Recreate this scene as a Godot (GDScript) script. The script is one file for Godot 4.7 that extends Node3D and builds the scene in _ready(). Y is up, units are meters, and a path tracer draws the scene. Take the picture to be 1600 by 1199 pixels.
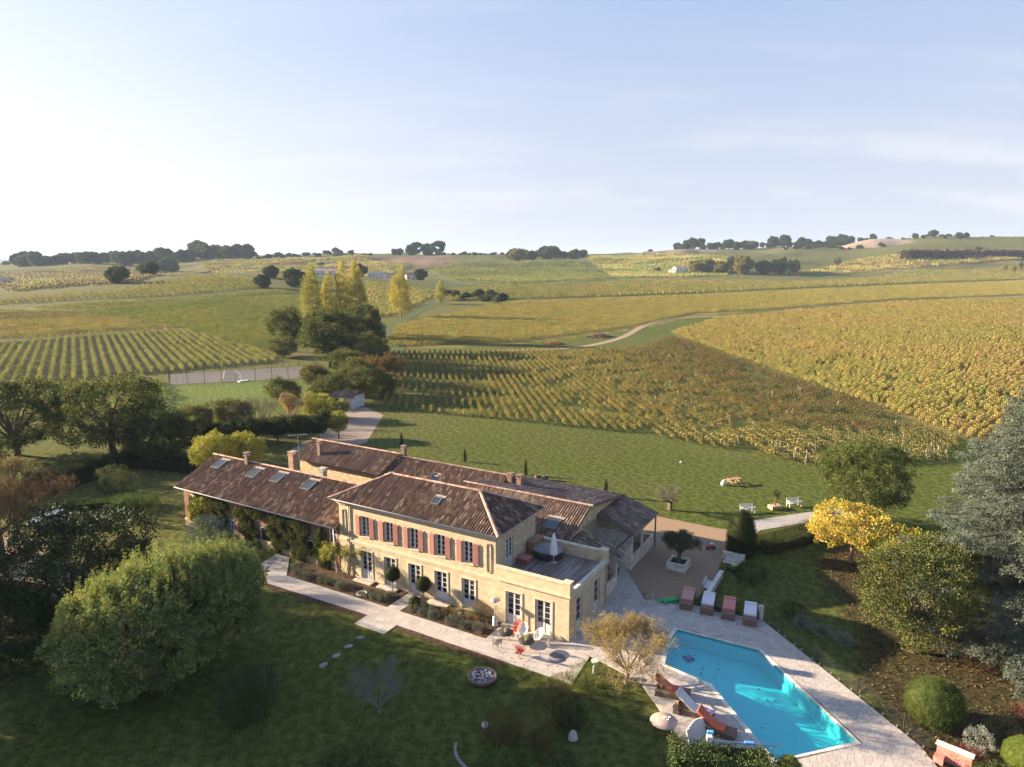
extends Node3D
# Country house, pool and autumn vineyards seen from the air. Units are metres, y is up, the camera looks along -z.

const HOUSE_AT := Vector3(-1.264, 0.0, -50.99)      # right front corner of the main house
const HOUSE_TURN := -0.5271                          # the facade runs 30.2 degrees off the x axis
const SUN_TO := Vector3(-0.963, 0.277, -0.262)       # towards the low sun: from the left and a little ahead

var rng := RandomNumberGenerator.new()
var noise := FastNoiseLite.new()
var names := {}
var M := {}
var K := {}                                          # shared small meshes (leaf clumps, tiles, ...)
var off := Vector3.ZERO                              # origin of the building under construction, in the house frame

# ---------------------------------------------------------------- naming
func numbered(called: String, parent: Node) -> String:
	var key = str(parent.get_instance_id()) + "/" + called
	var n: int = names.get(key, 0)
	names[key] = n + 1
	return called if n == 0 else "%s_%03d" % [called, n]

func put(o: Node3D, called: String, parent: Node = self) -> Node3D:
	o.name = numbered(called, parent)
	parent.add_child(o, true)
	return o

func tag(o: Node3D, label: String, category := "", group := "", kind := "") -> Node3D:
	if label: o.set_meta("label", label)
	if category: o.set_meta("category", category)
	if group: o.set_meta("group", group)
	if kind: o.set_meta("kind", kind)
	return o

func thing(called: String, label: String, category: String, at := Vector3.ZERO, turn := 0.0, group := "") -> Node3D:
	var o := Node3D.new()
	put(o, called)
	o.position = at
	o.rotation.y = turn
	tag(o, label, category, group)
	return o

func part(called: String, mesh: Mesh, mat: Material, parent: Node, kind := "") -> MeshInstance3D:
	var o := MeshInstance3D.new()
	o.mesh = mesh
	o.material_override = mat
	put(o, called, parent)
	if kind: o.set_meta("kind", kind)
	return o

func copy(o: Node3D, label: String, at: Vector3, turn := 0.0, scale := Vector3.ONE, group := "") -> Node3D:
	var base: String = o.get_meta("base_name") if o.has_meta("base_name") else str(o.name)
	var c: Node3D = o.duplicate()
	o.set_meta("base_name", base)
	c.name = numbered(base, self)
	add_child(c, true)
	c.position = at
	c.rotation = Vector3(0, turn, 0)
	c.scale = scale
	tag(c, label, "", group)
	return c

# ---------------------------------------------------------------- shapes
class Shape:
	var st := SurfaceTool.new()
	func _init(smooth := false):
		st.begin(Mesh.PRIMITIVE_TRIANGLES)
		st.set_smooth_group(0 if smooth else -1)
	func tri(a: Vector3, b: Vector3, c: Vector3, col := Color.WHITE):
		st.set_color(col); st.add_vertex(a)
		st.set_color(col); st.add_vertex(b)
		st.set_color(col); st.add_vertex(c)
	func quad(a: Vector3, b: Vector3, c: Vector3, d: Vector3, col := Color.WHITE):   # clockwise from outside
		tri(a, b, c, col); tri(a, c, d, col)
	func box(c: Vector3, s: Vector3, col := Color.WHITE, bs := Basis.IDENTITY):
		var x := bs.x * s.x / 2; var y := bs.y * s.y / 2; var z := bs.z * s.z / 2
		quad(c - x + y + z, c + x + y + z, c + x - y + z, c - x - y + z, col)
		quad(c + x + y - z, c - x + y - z, c - x - y - z, c + x - y - z, col)
		quad(c + x + y + z, c + x + y - z, c + x - y - z, c + x - y + z, col)
		quad(c - x + y - z, c - x + y + z, c - x - y + z, c - x - y - z, col)
		quad(c - x + y - z, c + x + y - z, c + x + y + z, c - x + y + z, col)
		quad(c - x - y + z, c + x - y + z, c + x - y - z, c - x - y - z, col)
	func bar(p: Vector3, q: Vector3, w: float, h: float, col := Color.WHITE):
		var d := q - p
		var z := d.normalized()
		var x := (Vector3.UP if absf(z.y) < 0.95 else Vector3.RIGHT).cross(z).normalized()
		box((p + q) / 2, Vector3(w, h, d.length()), col, Basis(x, z.cross(x), z))
	func tube(p: Vector3, q: Vector3, r0: float, r1: float, n := 6, col := Color.WHITE, caps := true):
		var z := (q - p).normalized()
		var x := (Vector3.UP if absf(z.y) < 0.9 else Vector3.RIGHT).cross(z).normalized()
		var y := z.cross(x)
		for i in n:
			var a := TAU * i / n; var b := TAU * (i + 1) / n
			var u := x * cos(a) + y * sin(a); var v := x * cos(b) + y * sin(b)
			quad(p + u * r0, q + u * r1, q + v * r1, p + v * r0, col)
			if caps:
				tri(q, q + v * r1, q + u * r1, col)
	func lathe(prof: Array, at := Vector3.ZERO, n := 16, col := Color.WHITE, stretch := Vector2.ONE):  # Vector2(radius, height), bottom to top
		for k in prof.size() - 1:
			var p: Vector2 = prof[k]; var q: Vector2 = prof[k + 1]
			for i in n:
				var a := TAU * i / n; var b := TAU * (i + 1) / n
				var u := Vector3(cos(a) * stretch.x, 0, sin(a) * stretch.y); var v := Vector3(cos(b) * stretch.x, 0, sin(b) * stretch.y)
				quad(at + u * p.x + Vector3.UP * p.y, at + u * q.x + Vector3.UP * q.y, at + v * q.x + Vector3.UP * q.y, at + v * p.x + Vector3.UP * p.y, col)
	func prism(poly: PackedVector2Array, y0: float, y1: float, col := Color.WHITE):   # outline in (x, z)
		var pl := poly.duplicate()
		if Geometry2D.is_polygon_clockwise(pl): pl.reverse()
		var ids := Geometry2D.triangulate_polygon(pl)
		for i in range(0, ids.size(), 3):
			var a := pl[ids[i]]; var b := pl[ids[i + 1]]; var c := pl[ids[i + 2]]
			if (b - a).cross(c - a) < 0.0:
				var t := b; b = c; c = t
			tri(Vector3(a.x, y1, a.y), Vector3(b.x, y1, b.y), Vector3(c.x, y1, c.y), col)
		for i in pl.size():
			var a := pl[i]; var b := pl[(i + 1) % pl.size()]
			quad(Vector3(a.x, y1, a.y), Vector3(a.x, y0, a.y), Vector3(b.x, y0, b.y), Vector3(b.x, y1, b.y), col)
	func done() -> ArrayMesh:
		st.generate_normals()
		return st.commit()

func L(a: float, b: float, h: float) -> Vector3:     # house frame: a along the facade to the left, b into the depth
	return Vector3(-a, h, -b) - off

func hw(a: float, b: float, h := 0.0) -> Vector3:    # house frame -> world
	return HOUSE_AT + Vector3(-a, h, -b).rotated(Vector3.UP, HOUSE_TURN)

func abox(s: Shape, a0: float, a1: float, b0: float, b1: float, h0: float, h1: float, col := Color.WHITE):
	s.box((L(a0, b0, h0) + L(a1, b1, h1)) / 2, Vector3(absf(a1 - a0), absf(h1 - h0), absf(b1 - b0)), col)

func poly(n: Array) -> PackedVector2Array:
	var p := PackedVector2Array()
	for i in range(0, n.size(), 2): p.append(Vector2(n[i], n[i + 1]))
	return p

func bounds(p: PackedVector2Array) -> Rect2:
	var r := Rect2(p[0], Vector2.ZERO)
	for q in p: r = r.expand(q)
	return r

# ---------------------------------------------------------------- copies of one small mesh
func scatter(called: String, mesh: Mesh, mat: Material, at: Array, col: Array, parent: Node = self) -> MultiMeshInstance3D:
	var mm := MultiMesh.new()
	mm.transform_format = MultiMesh.TRANSFORM_3D
	mm.use_colors = true
	mm.mesh = mesh
	mm.instance_count = at.size()
	for i in at.size():
		mm.set_instance_transform(i, at[i])
		mm.set_instance_color(i, col[i])
	var o := MultiMeshInstance3D.new()
	o.multimesh = mm
	o.material_override = mat
	put(o, called, parent)
	if parent != self: o.set_meta("kind", "stuff")
	return o

func rdir() -> Vector3:
	var z := rng.randf_range(-1, 1); var a := rng.randf() * TAU; var r := sqrt(1 - z * z)
	return Vector3(r * cos(a), z, r * sin(a))

func rbasis(s := 1.0) -> Basis:
	return Basis(rdir(), rng.randf() * TAU).scaled(Vector3.ONE * s)

func pick(pal: Array) -> Color:
	var c: Color = pal[rng.randi() % pal.size()]
	var k := rng.randf_range(0.8, 1.2)
	return Color(c.r * k, c.g * k, c.b * k)

# ---------------------------------------------------------------- materials
func ntex(freq: float, lo: float, hi: float, sd: int, oct := 4, size := 512, kind := FastNoiseLite.TYPE_SIMPLEX) -> NoiseTexture2D:
	var n := FastNoiseLite.new()
	n.noise_type = kind; n.frequency = freq; n.seed = sd; n.fractal_octaves = oct
	var t := NoiseTexture2D.new()
	t.width = size; t.height = size; t.seamless = true; t.noise = n
	var g := Gradient.new()
	g.offsets = PackedFloat32Array([0.15, 0.85])
	g.colors = PackedColorArray([Color(lo, lo, lo), Color(hi, hi, hi)])
	t.color_ramp = g
	t.set_meta("mean", pow((lo + hi) / 2.0, 2.2))
	return t

func lin(r: float, g: float, b: float) -> Color:      # an sRGB albedo from linear reflectance
	return Color(r, g, b).linear_to_srgb()

func mat(c: Color, rough := 0.8, tex: Texture2D = null, scale := 1.0, bump: Texture2D = null, bump_cm := 0.0, tint := true) -> StandardMaterial3D:
	var m := StandardMaterial3D.new()
	m.albedo_color = c
	m.roughness = rough
	m.vertex_color_use_as_albedo = tint
	if tex or bump:
		m.uv1_triplanar = true
		m.uv1_world_triplanar = true
		m.uv1_scale = Vector3.ONE * scale
	if tex:
		m.albedo_texture = tex
		var k := 1.0 / float(tex.get_meta("mean"))         # the pattern varies the colour without darkening it on the whole
		var l := c.srgb_to_linear()
		m.albedo_color = Color(l.r * k, l.g * k, l.b * k).linear_to_srgb()
	if bump:
		m.heightmap_enabled = true
		m.heightmap_texture = bump
		m.heightmap_scale = bump_cm
	return m

func leafmat(rough := 0.55, through := 0.5, spec := 0.4) -> StandardMaterial3D:
	var m := mat(Color.WHITE, rough)
	m.metallic_specular = spec
	m.backlight_enabled = true
	m.backlight = Color(through, through, through * 0.8)
	m.cull_mode = BaseMaterial3D.CULL_DISABLED
	return m

func make_materials():
	var grain := ntex(0.02, 0.72, 1.0, 3, 5)
	var fine := ntex(0.06, 0.0, 1.0, 4, 4)
	var mottle := ntex(0.012, 0.78, 1.0, 5, 6)
	var cell := ntex(0.05, 0.55, 1.0, 6, 2, 512, FastNoiseLite.TYPE_CELLULAR)
	M.ground = mat(Color.WHITE, 0.95, ntex(0.016, 0.72, 1.0, 7, 8), 0.11, fine, 0.12)
	M.soil = mat(Color.WHITE, 0.95, mottle, 0.3, fine, 5.0)
	M.gravel = mat(Color.WHITE, 0.95, ntex(0.03, 0.78, 1.0, 9, 7), 0.3, fine, 2.0)
	M.stone = mat(Color.WHITE, 0.85, ntex(0.012, 0.87, 1.0, 11, 6), 0.2, fine, 0.05)
	M.plaster = mat(Color.WHITE, 0.9, mottle, 0.25, fine, 0.2)
	M.paver = mat(Color.WHITE, 0.75, ntex(0.04, 0.86, 1.0, 12, 6), 0.5, fine, 0.3)
	M.tile = mat(Color.WHITE, 0.85, grain, 1.7, fine, 0.4)
	M.paint = mat(Color.WHITE, 0.5, grain, 1.1)
	M.white = mat(lin(0.72, 0.71, 0.7), 0.45)
	M.plain = mat(Color.WHITE, 0.6)
	M.metal = mat(Color.WHITE, 0.35); M.metal.metallic = 0.8
	M.dark = mat(lin(0.02, 0.02, 0.022), 0.4)
	M.pane = mat(lin(0.012, 0.014, 0.018), 0.06); M.pane.metallic_specular = 0.6
	M.skyglass = mat(lin(0.03, 0.035, 0.04), 0.04); M.skyglass.metallic_specular = 0.9
	M.wood = mat(Color.WHITE, 0.7, grain, 2.0, fine, 0.3)
	M.bark = mat(Color.WHITE, 0.95, mottle, 1.2, fine, 2.0)
	M.fabric = mat(Color.WHITE, 0.95, grain, 3.0); M.fabric.rim_enabled = true; M.fabric.rim = 0.3
	M.wicker = mat(Color.WHITE, 0.7, cell, 4.0, fine, 0.6)
	M.leaf = leafmat(0.6, 0.8, 0.2)
	M.gloss = leafmat(0.55, 0.3, 0.22)
	M.needle = leafmat(0.7, 0.2, 0.3)
	M.vine = leafmat(0.7, 0.7, 0.25)
	M.liner = mat(lin(0.003, 0.48, 0.56), 0.6, ntex(0.03, 0.85, 1.0, 21, 4), 0.5)
	var w := StandardMaterial3D.new()
	w.albedo_color = Color(0.0, 0.35, 0.45, 0.03)
	w.transparency = BaseMaterial3D.TRANSPARENCY_ALPHA
	w.roughness = 0.03
	var wn := ntex(0.035, 0.0, 1.0, 22, 3); wn.as_normal_map = true; wn.bump_strength = 1.2; wn.color_ramp = null
	w.normal_enabled = true; w.normal_texture = wn; w.normal_scale = 0.25
	w.uv1_triplanar = true; w.uv1_world_triplanar = true; w.uv1_scale = Vector3.ONE * 0.4
	M.water = w
	for k in ["ground", "soil", "gravel", "bark", "plaster", "paver", "tile"]: M[k].metallic_specular = 0.15
	var g := StandardMaterial3D.new()
	g.metallic_specular = 0.2; g.albedo_color = Color(0.16, 0.2, 0.19, 0.06); g.transparency = BaseMaterial3D.TRANSPARENCY_ALPHA; g.roughness = 0.03
	M.glass = g

# a ball of n leaf blades; each blade is a folded diamond
func clump(n: int, leaf: float, up := 0.3, flat := 1.0, hollow := 0.35, narrow := 0.55) -> ArrayMesh:
	var s := Shape.new()
	for i in n:
		var p := rdir() * pow(rng.randf_range(hollow, 1.0), 0.6) * 0.5
		p.y *= flat
		var out := (p.normalized() * 0.6 + rdir() + Vector3.UP * up).normalized()
		var side := out.cross(rdir()).normalized()
		var nrm := side.cross(out)
		var l := leaf * rng.randf_range(0.7, 1.3)
		var w := l * narrow
		var k := rng.randf_range(0.75, 1.15)
		var c := Color(k, k, k * 0.95)
		var tip := p + out * l
		var e1 := p + out * l * 0.45 + side * w * 0.5 + nrm * w * 0.15
		var e2 := p + out * l * 0.45 - side * w * 0.5 + nrm * w * 0.15
		s.tri(p, e1, tip, c); s.tri(p, tip, e2, c)
	return s.done()

func half_tile(r0: float, r1: float, h: float, l: float) -> ArrayMesh:   # barrel tile along z, closed at its lower end
	var s := Shape.new()
	var n := 5
	for i in n:
		var a := PI * i / n; var b := PI * (i + 1) / n
		var p0 := Vector3(cos(a) * r0, sin(a) * h, l / 2); var p1 := Vector3(cos(b) * r0, sin(b) * h, l / 2)
		var q0 := Vector3(cos(a) * r1, sin(a) * h * 0.8, -l / 2); var q1 := Vector3(cos(b) * r1, sin(b) * h * 0.8, -l / 2)
		s.quad(p0, p1, q1, q0)
		s.tri(Vector3(0, 0, l / 2), p1, p0)
	return s.done()

func make_meshes():
	K.leaf = clump(16, 0.34, 0.35)            # unit clumps: scaled when they are placed
	K.leafb = clump(20, 0.27, 0.55)
	K.leafy = clump(22, 0.26, 0.5)
	K.gloss = clump(12, 0.36, 0.1, 1.0, 0.3, 0.45)
	K.fine = clump(26, 0.2, 0.2, 1.0, 0.2, 0.5)
	K.needle = clump(26, 0.3, 0.15, 0.45, 0.1, 0.22)
	K.twig = clump(14, 0.7, 0.6, 1.0, 0.0, 0.05)
	K.sparse = clump(7, 0.22, 0.0, 1.0, 0.4, 0.6)
	K.far = clump(20, 0.42, 0.35, 0.9, 0.3, 0.8)
	K.tuft = clump(9, 0.9, 1.4, 0.2, 0.2, 0.12)
	K.tile = half_tile(0.092, 0.078, 0.1, 0.47)
	K.ridge = half_tile(0.15, 0.13, 0.11, 0.44)

# ---------------------------------------------------------------- scene
func sky_picture() -> ImageTexture:
	var w := 1024; var h := 512
	var im := Image.create(w, h, false, Image.FORMAT_RGBF)
	var n := FastNoiseLite.new(); n.seed = 12; n.frequency = 1.0; n.fractal_octaves = 5
	var sun := SUN_TO.normalized()
	for j in h:
		var el := PI / 2 - PI * (j + 0.5) / h
		for i in w:
			var az := TAU * (i + 0.5) / w
			var d := Vector3(sin(az) * cos(el), sin(el), -cos(az) * cos(el))
			var y := maxf(d.y, 0.0)
			var c := Color(0.69, 0.75, 0.88).lerp(Color(0.40, 0.54, 0.83), smoothstep(0.0, 0.42, y)).lerp(Color(0.24, 0.38, 0.7), smoothstep(0.35, 1.0, y))
			c = c.lerp(Color(0.80, 0.84, 0.9), pow(1.0 - clampf(y, 0, 1), 16.0) * 0.7)
			var g := maxf(d.dot(sun), 0.0)
			var low := pow(1.0 - y, 3.0)
			var glow := 0.86 * pow(g, 2.0) * (0.3 + 0.7 * low) + 0.25 * pow(g, 8.0)
			c = Color(c.r + glow * 0.98, c.g + glow * 0.92, c.b + glow * 0.72)
			if d.y > 0.015:                                  # thin high cloud drawn out along the horizon
				var p := Vector3(d.x, 0, d.z) / (d.y + 0.16)
				var v := n.get_noise_3d(p.x * 0.35 + 0.2 * p.z, p.z * 1.7, 3.0) + 0.45 * n.get_noise_3d(p.x * 1.3, p.z * 5.0, 9.0)
				var k := smoothstep(0.0, 0.55, v) * 0.5 * smoothstep(0.015, 0.06, d.y) * (1.0 - 0.75 * smoothstep(0.1, 0.2, d.y)) * (1.0 - smoothstep(0.5, 0.9, d.y))
				c = c.lerp(Color(0.96, 0.96, 0.98), k)
			if d.y < 0: c = c.lerp(Color(0.22, 0.22, 0.17), smoothstep(0.0, -0.12, d.y))
			im.set_pixel(i, j, c)
	return ImageTexture.create_from_image(im)

func _ready():
	# camera
	var cam := Camera3D.new()
	cam.name = "camera"
	cam.fov = 57.6
	cam.near = 0.5
	cam.far = 9000.0
	add_child(cam)
	cam.position = Vector3(0, 28, 0)
	cam.rotation_degrees = Vector3(-10.14, 0, 0)
	cam.current = true
	# sky, air, exposure
	noise.noise_type = FastNoiseLite.TYPE_SIMPLEX; noise.frequency = 0.02; noise.fractal_octaves = 3; noise.seed = 2
	var pan := PanoramaSkyMaterial.new()
	pan.panorama = sky_picture()
	pan.energy_multiplier = 0.208
	var sky := Sky.new(); sky.sky_material = pan
	var env := Environment.new()
	env.background_mode = Environment.BG_SKY
	env.sky = sky
	env.tonemap_mode = Environment.TONE_MAPPER_LINEAR
	env.tonemap_exposure = 5.0
	env.fog_enabled = FOG > 0.0
	env.fog_density = FOG
	env.fog_light_color = Color(0.78, 0.88, 1.0)
	env.sdfgi_enabled = true; env.ssao_enabled = true; env.ssil_enabled = true
	var we := WorldEnvironment.new(); we.name = "world"; we.environment = env
	add_child(we)
	# low sun from the left
	var sun := DirectionalLight3D.new()
	sun.name = "sun"
	sun.light_color = Color(1.0, 0.9, 0.76)
	sun.light_energy = 1.6
	sun.light_angular_distance = 0.55
	sun.shadow_enabled = true
	add_child(sun)
	sun.look_at_from_position(SUN_TO * 100.0, Vector3.ZERO, Vector3.UP)
	rng.seed = 1
	make_materials()
	make_meshes()
	make_ground()
	make_paths()
	make_house()
	make_trees()
	make_vines()
	make_objects()
	make_grass()

const FOG := 0.000085

# ---------------------------------------------------------------- land
func ss(a: float, b: float, x: float) -> float:
	return smoothstep(a, b, x)

func crest(s: float) -> float:                        # height of the far ridge by bearing
	var p := [-0.9, 12, -0.73, 15, -0.55, 24, -0.46, 31, -0.28, 35, 0.0, 36, 0.09, 34, 0.23, 41, 0.37, 47, 0.5, 54, 0.58, 66, 0.8, 68]
	if s <= p[0]: return p[1]
	for i in range(2, p.size(), 2):
		if s <= p[i]:
			return lerpf(p[i - 1], p[i + 1], (s - p[i - 2]) / (p[i] - p[i - 2]))
	return 68.0

func gh(x: float, z: float) -> float:
	var d := -z
	var h := 6.0 * ss(220, 700, d) + 12.0 * exp(-pow((x + 215) / 140, 2) - pow((d - 560) / 110, 2))
	if d > 750:
		h += 5.0 * noise.get_noise_2d(x * 0.22, z * 0.3) * ss(750, 1000, d)
		h += (crest(x / d) - 6.0) * ss(750, 1300, d) - 45.0 * ss(1600, 3800, d)
	return h

func on(x: float, z: float, up := 0.0) -> Vector3:
	return Vector3(x, gh(x, z) + up, z)

func lines_of(a: float, b: float, fine0: float, fine1: float, step: float, grow: float) -> PackedFloat32Array:
	var o := PackedFloat32Array()
	var x := fine0
	while x < fine1: o.append(x); x += step
	var s := step
	x = fine1
	while x < b: o.append(x); s *= grow; x += s
	o.append(b)
	s = step; x = fine0
	var lo := PackedFloat32Array()
	while x > a: s *= grow; x -= s; lo.append(maxf(x, a))
	lo.reverse()
	return lo + o

const DECK := [11.1, -54.0, 14.5, -53.3, 19.7, -50.5, 23.8, -36.2, 23.6, -30.0, 14.6, -30.5, 14.3, -34.3, 12.3, -36.1, 10.0, -36.7, 8.6, -42.5, 5.9, -45.4, 3.9, -47.2, 7.5, -53.6, 9.0, -56.6, 10.2, -61.4]
const POOL := [12.7, -49.3, 17.9, -46.4, 20.3, -36.7, 14.9, -35.1, 13.3, -42.3, 10.7, -44.6, 11.8, -47.9]

# parcels: outline, ground colour (linear)
func parcels() -> Array:
	return [
		[[60, -262, 93, -318, 126, -343, 227, -414, 324, -444, 383, -466, 400, -90, 74, -90, 71, -107], Color(0.15, 0.13, 0.045)],
		[[-41, -219, -47, -295, -7, -407, 131, -478, 505, -694, 632, -774, 431, -526, 349, -478, 237, -434, 133, -364, 94, -343, 46, -278, 0, -228], Color(0.16, 0.14, 0.045)],
		[[-37, -410, -49, -494, 0, -576, 55, -603, 130, -714, 270, -660, 465, -855, 666, -919, 769, -945, 651, -797, 550, -758, 136, -497, -8, -420], Color(0.15, 0.14, 0.05)],
		[[-185, -227, -174, -236, -157, -258, -130, -278, -66, -198, -64, -188, -90, -165, -113, -151, -121, -147], Color(0.05, 0.055, 0.025)],
		[[-287, -357, -221, -350, -134, -282, -178, -242, -190, -234], Color(0.15, 0.13, 0.05)],
		[[-225, -356, -187, -410, -133, -441, -90, -317, -65, -219, -68, -203, -133, -285], Color(0.13, 0.14, 0.04)],
		[[-258, -366, -243, -391, -192, -422, -153, -468, -135, -450, -189, -413, -229, -362], Color(0.15, 0.15, 0.045)],
		[[-299, -381, -259, -405, -210, -427, -163, -472, -183, -510, -227, -532, -250, -490, -253, -455, -308, -423, -322, -410], Color(0.14, 0.14, 0.05)],
		[[-62, -722, -114, -970, -74, -1019, 96, -1062, 114, -776, 0, -587], Color(0.13, 0.14, 0.06)],
		[[-214, -1129, -108, -1195, -76, -1050, -124, -980], Color(0.16, 0.11, 0.08)],
		[[121, -1170, 264, -1170, 328, -994, 254, -824, 116, -776], Color(0.16, 0.16, 0.05)],
		[[-479, -1060, -256, -1181, -143, -990, -150, -829, -183, -532], Color(0.15, 0.13, 0.06)],
		[[-112, -536, -54, -492, -46, -452, -53, -332, -67, -317], Color(0.17, 0.15, 0.045)],
		[[314, -823, 487, -1017, 761, -1054, 684, -945, 482, -886], Color(0.19, 0.15, 0.06)],
		[[-721, -995, -596, -1046, -397, -912, -260, -503, -339, -465], Color(0.13, 0.12, 0.07)],
		[[-84, -153, -40, -165, -40, -128, -62, -116], Color(0.085, 0.115, 0.03)],
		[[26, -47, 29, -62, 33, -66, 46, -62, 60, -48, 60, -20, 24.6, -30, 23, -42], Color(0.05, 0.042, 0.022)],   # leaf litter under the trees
		[[-66, -70, -47, -66, -38, -56, -42, -46, -66, -40], Color(0.3, 0.22, 0.17)],                                  # gravel yard at the left
	]

func make_ground():
	var xs := lines_of(-2600, 2800, -4, 28, 1.0, 1.055)
	var zs := lines_of(-4600, 160, -58, -30, 1.0, 1.035)
	var ps := []
	for p in parcels():
		var pl := poly(p[0])
		ps.append([pl, bounds(pl), p[1]])
	var deck: PackedVector2Array = Geometry2D.offset_polygon(poly(DECK), -1.3)[0]
	var nx := xs.size(); var nz := zs.size()
	var vs := PackedVector3Array(); var ns := PackedVector3Array(); var cs := PackedColorArray(); var ix := PackedInt32Array()
	for j in nz:
		for i in nx:
			var x := xs[i]; var z := zs[j]
			var p := Vector2(x, z)
			var y := gh(x, z)
			var k := noise.get_noise_2d(x * 0.7, z * 0.7); var k2 := noise.get_noise_2d(x * 0.13 + 500, z * 0.13)
			var c := Color(0.07, 0.088, 0.023).lerp(Color(0.105, 0.1, 0.037), clampf(0.45 + k2 * 0.9 + k * 0.4, 0, 1))
			if y > 7.0: c = c.lerp(Color(0.1, 0.1, 0.04), 0.6)
			for q in ps:
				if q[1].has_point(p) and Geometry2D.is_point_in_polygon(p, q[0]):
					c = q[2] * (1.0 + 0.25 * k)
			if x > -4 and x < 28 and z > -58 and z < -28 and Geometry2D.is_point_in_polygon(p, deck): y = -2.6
			c.a = 1.0
			vs.append(Vector3(x, y, z)); cs.append(c)
			ns.append(Vector3(gh(x - 1, z) - gh(x + 1, z), 2.0, gh(x, z - 1) - gh(x, z + 1)).normalized())
	for j in nz - 1:
		for i in nx - 1:
			var a := j * nx + i
			ix.append_array([a, a + 1, a + nx, a + 1, a + nx + 1, a + nx])
	var arr := []
	arr.resize(Mesh.ARRAY_MAX)
	arr[Mesh.ARRAY_VERTEX] = vs; arr[Mesh.ARRAY_NORMAL] = ns; arr[Mesh.ARRAY_COLOR] = cs; arr[Mesh.ARRAY_INDEX] = ix
	var m := ArrayMesh.new()
	m.add_surface_from_arrays(Mesh.PRIMITIVE_TRIANGLES, arr)
	tag(part("ground", m, M.ground, self), "grass and earth rolling from the garden to the far hills", "", "", "structure")

# a flat sheet on the ground (gravel, track, bed): one prism a little above the last
func sheet(called: String, label: String, pts: Array, y: float, c: Color, m: Material):
	var s := Shape.new()
	s.prism(poly(pts), y - 0.3, y, c)
	tag(part(called, s.done(), m, self), label, "", "", "structure")

# a ribbon that follows the land
func ribbon(called: String, label: String, pts: Array, w: float, up: float, c: Color, m: Material):
	var cv := Curve3D.new()
	for i in range(0, pts.size(), 2): cv.add_point(Vector3(pts[i], 0, pts[i + 1]))
	for i in range(1, cv.point_count - 1):
		var t := (cv.get_point_position(i + 1) - cv.get_point_position(i - 1)) / 6.0
		cv.set_point_in(i, -t); cv.set_point_out(i, t)
	var p := cv.get_baked_points()
	var s := Shape.new(true)
	var len := cv.get_baked_length(); var n := int(len / 3.0) + 1
	var last := []
	for i in n + 1:
		var q := cv.sample_baked(len * i / n)
		var q2 := cv.sample_baked(minf(len * i / n + 1.0, len)) - cv.sample_baked(maxf(len * i / n - 1.0, 0))
		var side := Vector3(q2.z, 0, -q2.x).normalized() * w / 2
		var ww := 1.0 + 0.15 * noise.get_noise_2d(q.x, q.z)
		var l := q - side * ww; var r := q + side * ww
		l.y = gh(l.x, l.z) + up; r.y = gh(r.x, r.z) + up
		if last: s.quad(last[0], last[1], r, l, c)
		last = [l, r]
	tag(part(called, s.done(), m, self), label, "", "", "structure")

# slabs laid in courses in the house frame, cut to the outline and round the holes
func paving(parent: Node, called: String, outline: PackedVector2Array, hole: PackedVector2Array, l: float, w: float, y: float, pal: Array, turn: float):
	var s := Shape.new()
	var rot := Transform2D(turn, Vector2.ZERO)
	var inv := rot.affine_inverse()
	var o2: PackedVector2Array = inv * outline
	var b := bounds(o2)
	var row := 0
	var v := b.position.y
	while v < b.end.y:
		var hgt: float = w * [0.8, 1.0, 1.25][rng.randi() % 3]
		var u := b.position.x - rng.randf() * l
		while u < b.end.x:
			var len: float = l * rng.randf_range(0.6, 1.35)
			var r := PackedVector2Array([Vector2(u + 0.008, v + 0.008), Vector2(u + len - 0.008, v + 0.008), Vector2(u + len - 0.008, v + hgt - 0.008), Vector2(u + 0.008, v + hgt - 0.008)])
			u += len
			for q in Geometry2D.intersect_polygons(r, o2):
				var list := [rot * q]
				if hole.size():
					list = Geometry2D.clip_polygons(rot * q, hole)
				for t in list:
					if t.size() >= 3 and not Geometry2D.triangulate_polygon(t).is_empty():
						s.prism(t, y - 0.05, y + rng.randf_range(-0.004, 0.004), pal[rng.randi() % pal.size()] * rng.randf_range(0.93, 1.06))
		v += hgt
		row += 1
	var o := part(called, s.done(), M.paver, parent, "stuff")

func bedding(parent: Node, outline: PackedVector2Array, hole: PackedVector2Array, y: float, c: Color):
	var s := Shape.new()
	var b := bounds(outline)
	var cell := 4.0
	for i in int(b.size.x / cell) + 1:
		for j in int(b.size.y / cell) + 1:
			var p := b.position + Vector2(i, j) * cell
			for q in Geometry2D.intersect_polygons(PackedVector2Array([p, p + Vector2(cell, 0), p + Vector2(cell, cell), p + Vector2(0, cell)]), outline):
				for t in (Geometry2D.clip_polygons(q, hole) if hole.size() else [q]):
					if t.size() >= 3 and not Geometry2D.triangulate_polygon(t).is_empty():
						s.prism(t, y - 0.2, y, c)
	part("bedding", s.done(), M.plaster, parent)

func ab_poly(n: Array) -> PackedVector2Array:
	var p := PackedVector2Array()
	for i in range(0, n.size(), 2):
		var w := hw(n[i], n[i + 1])
		p.append(Vector2(w.x, w.z))
	return p

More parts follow.
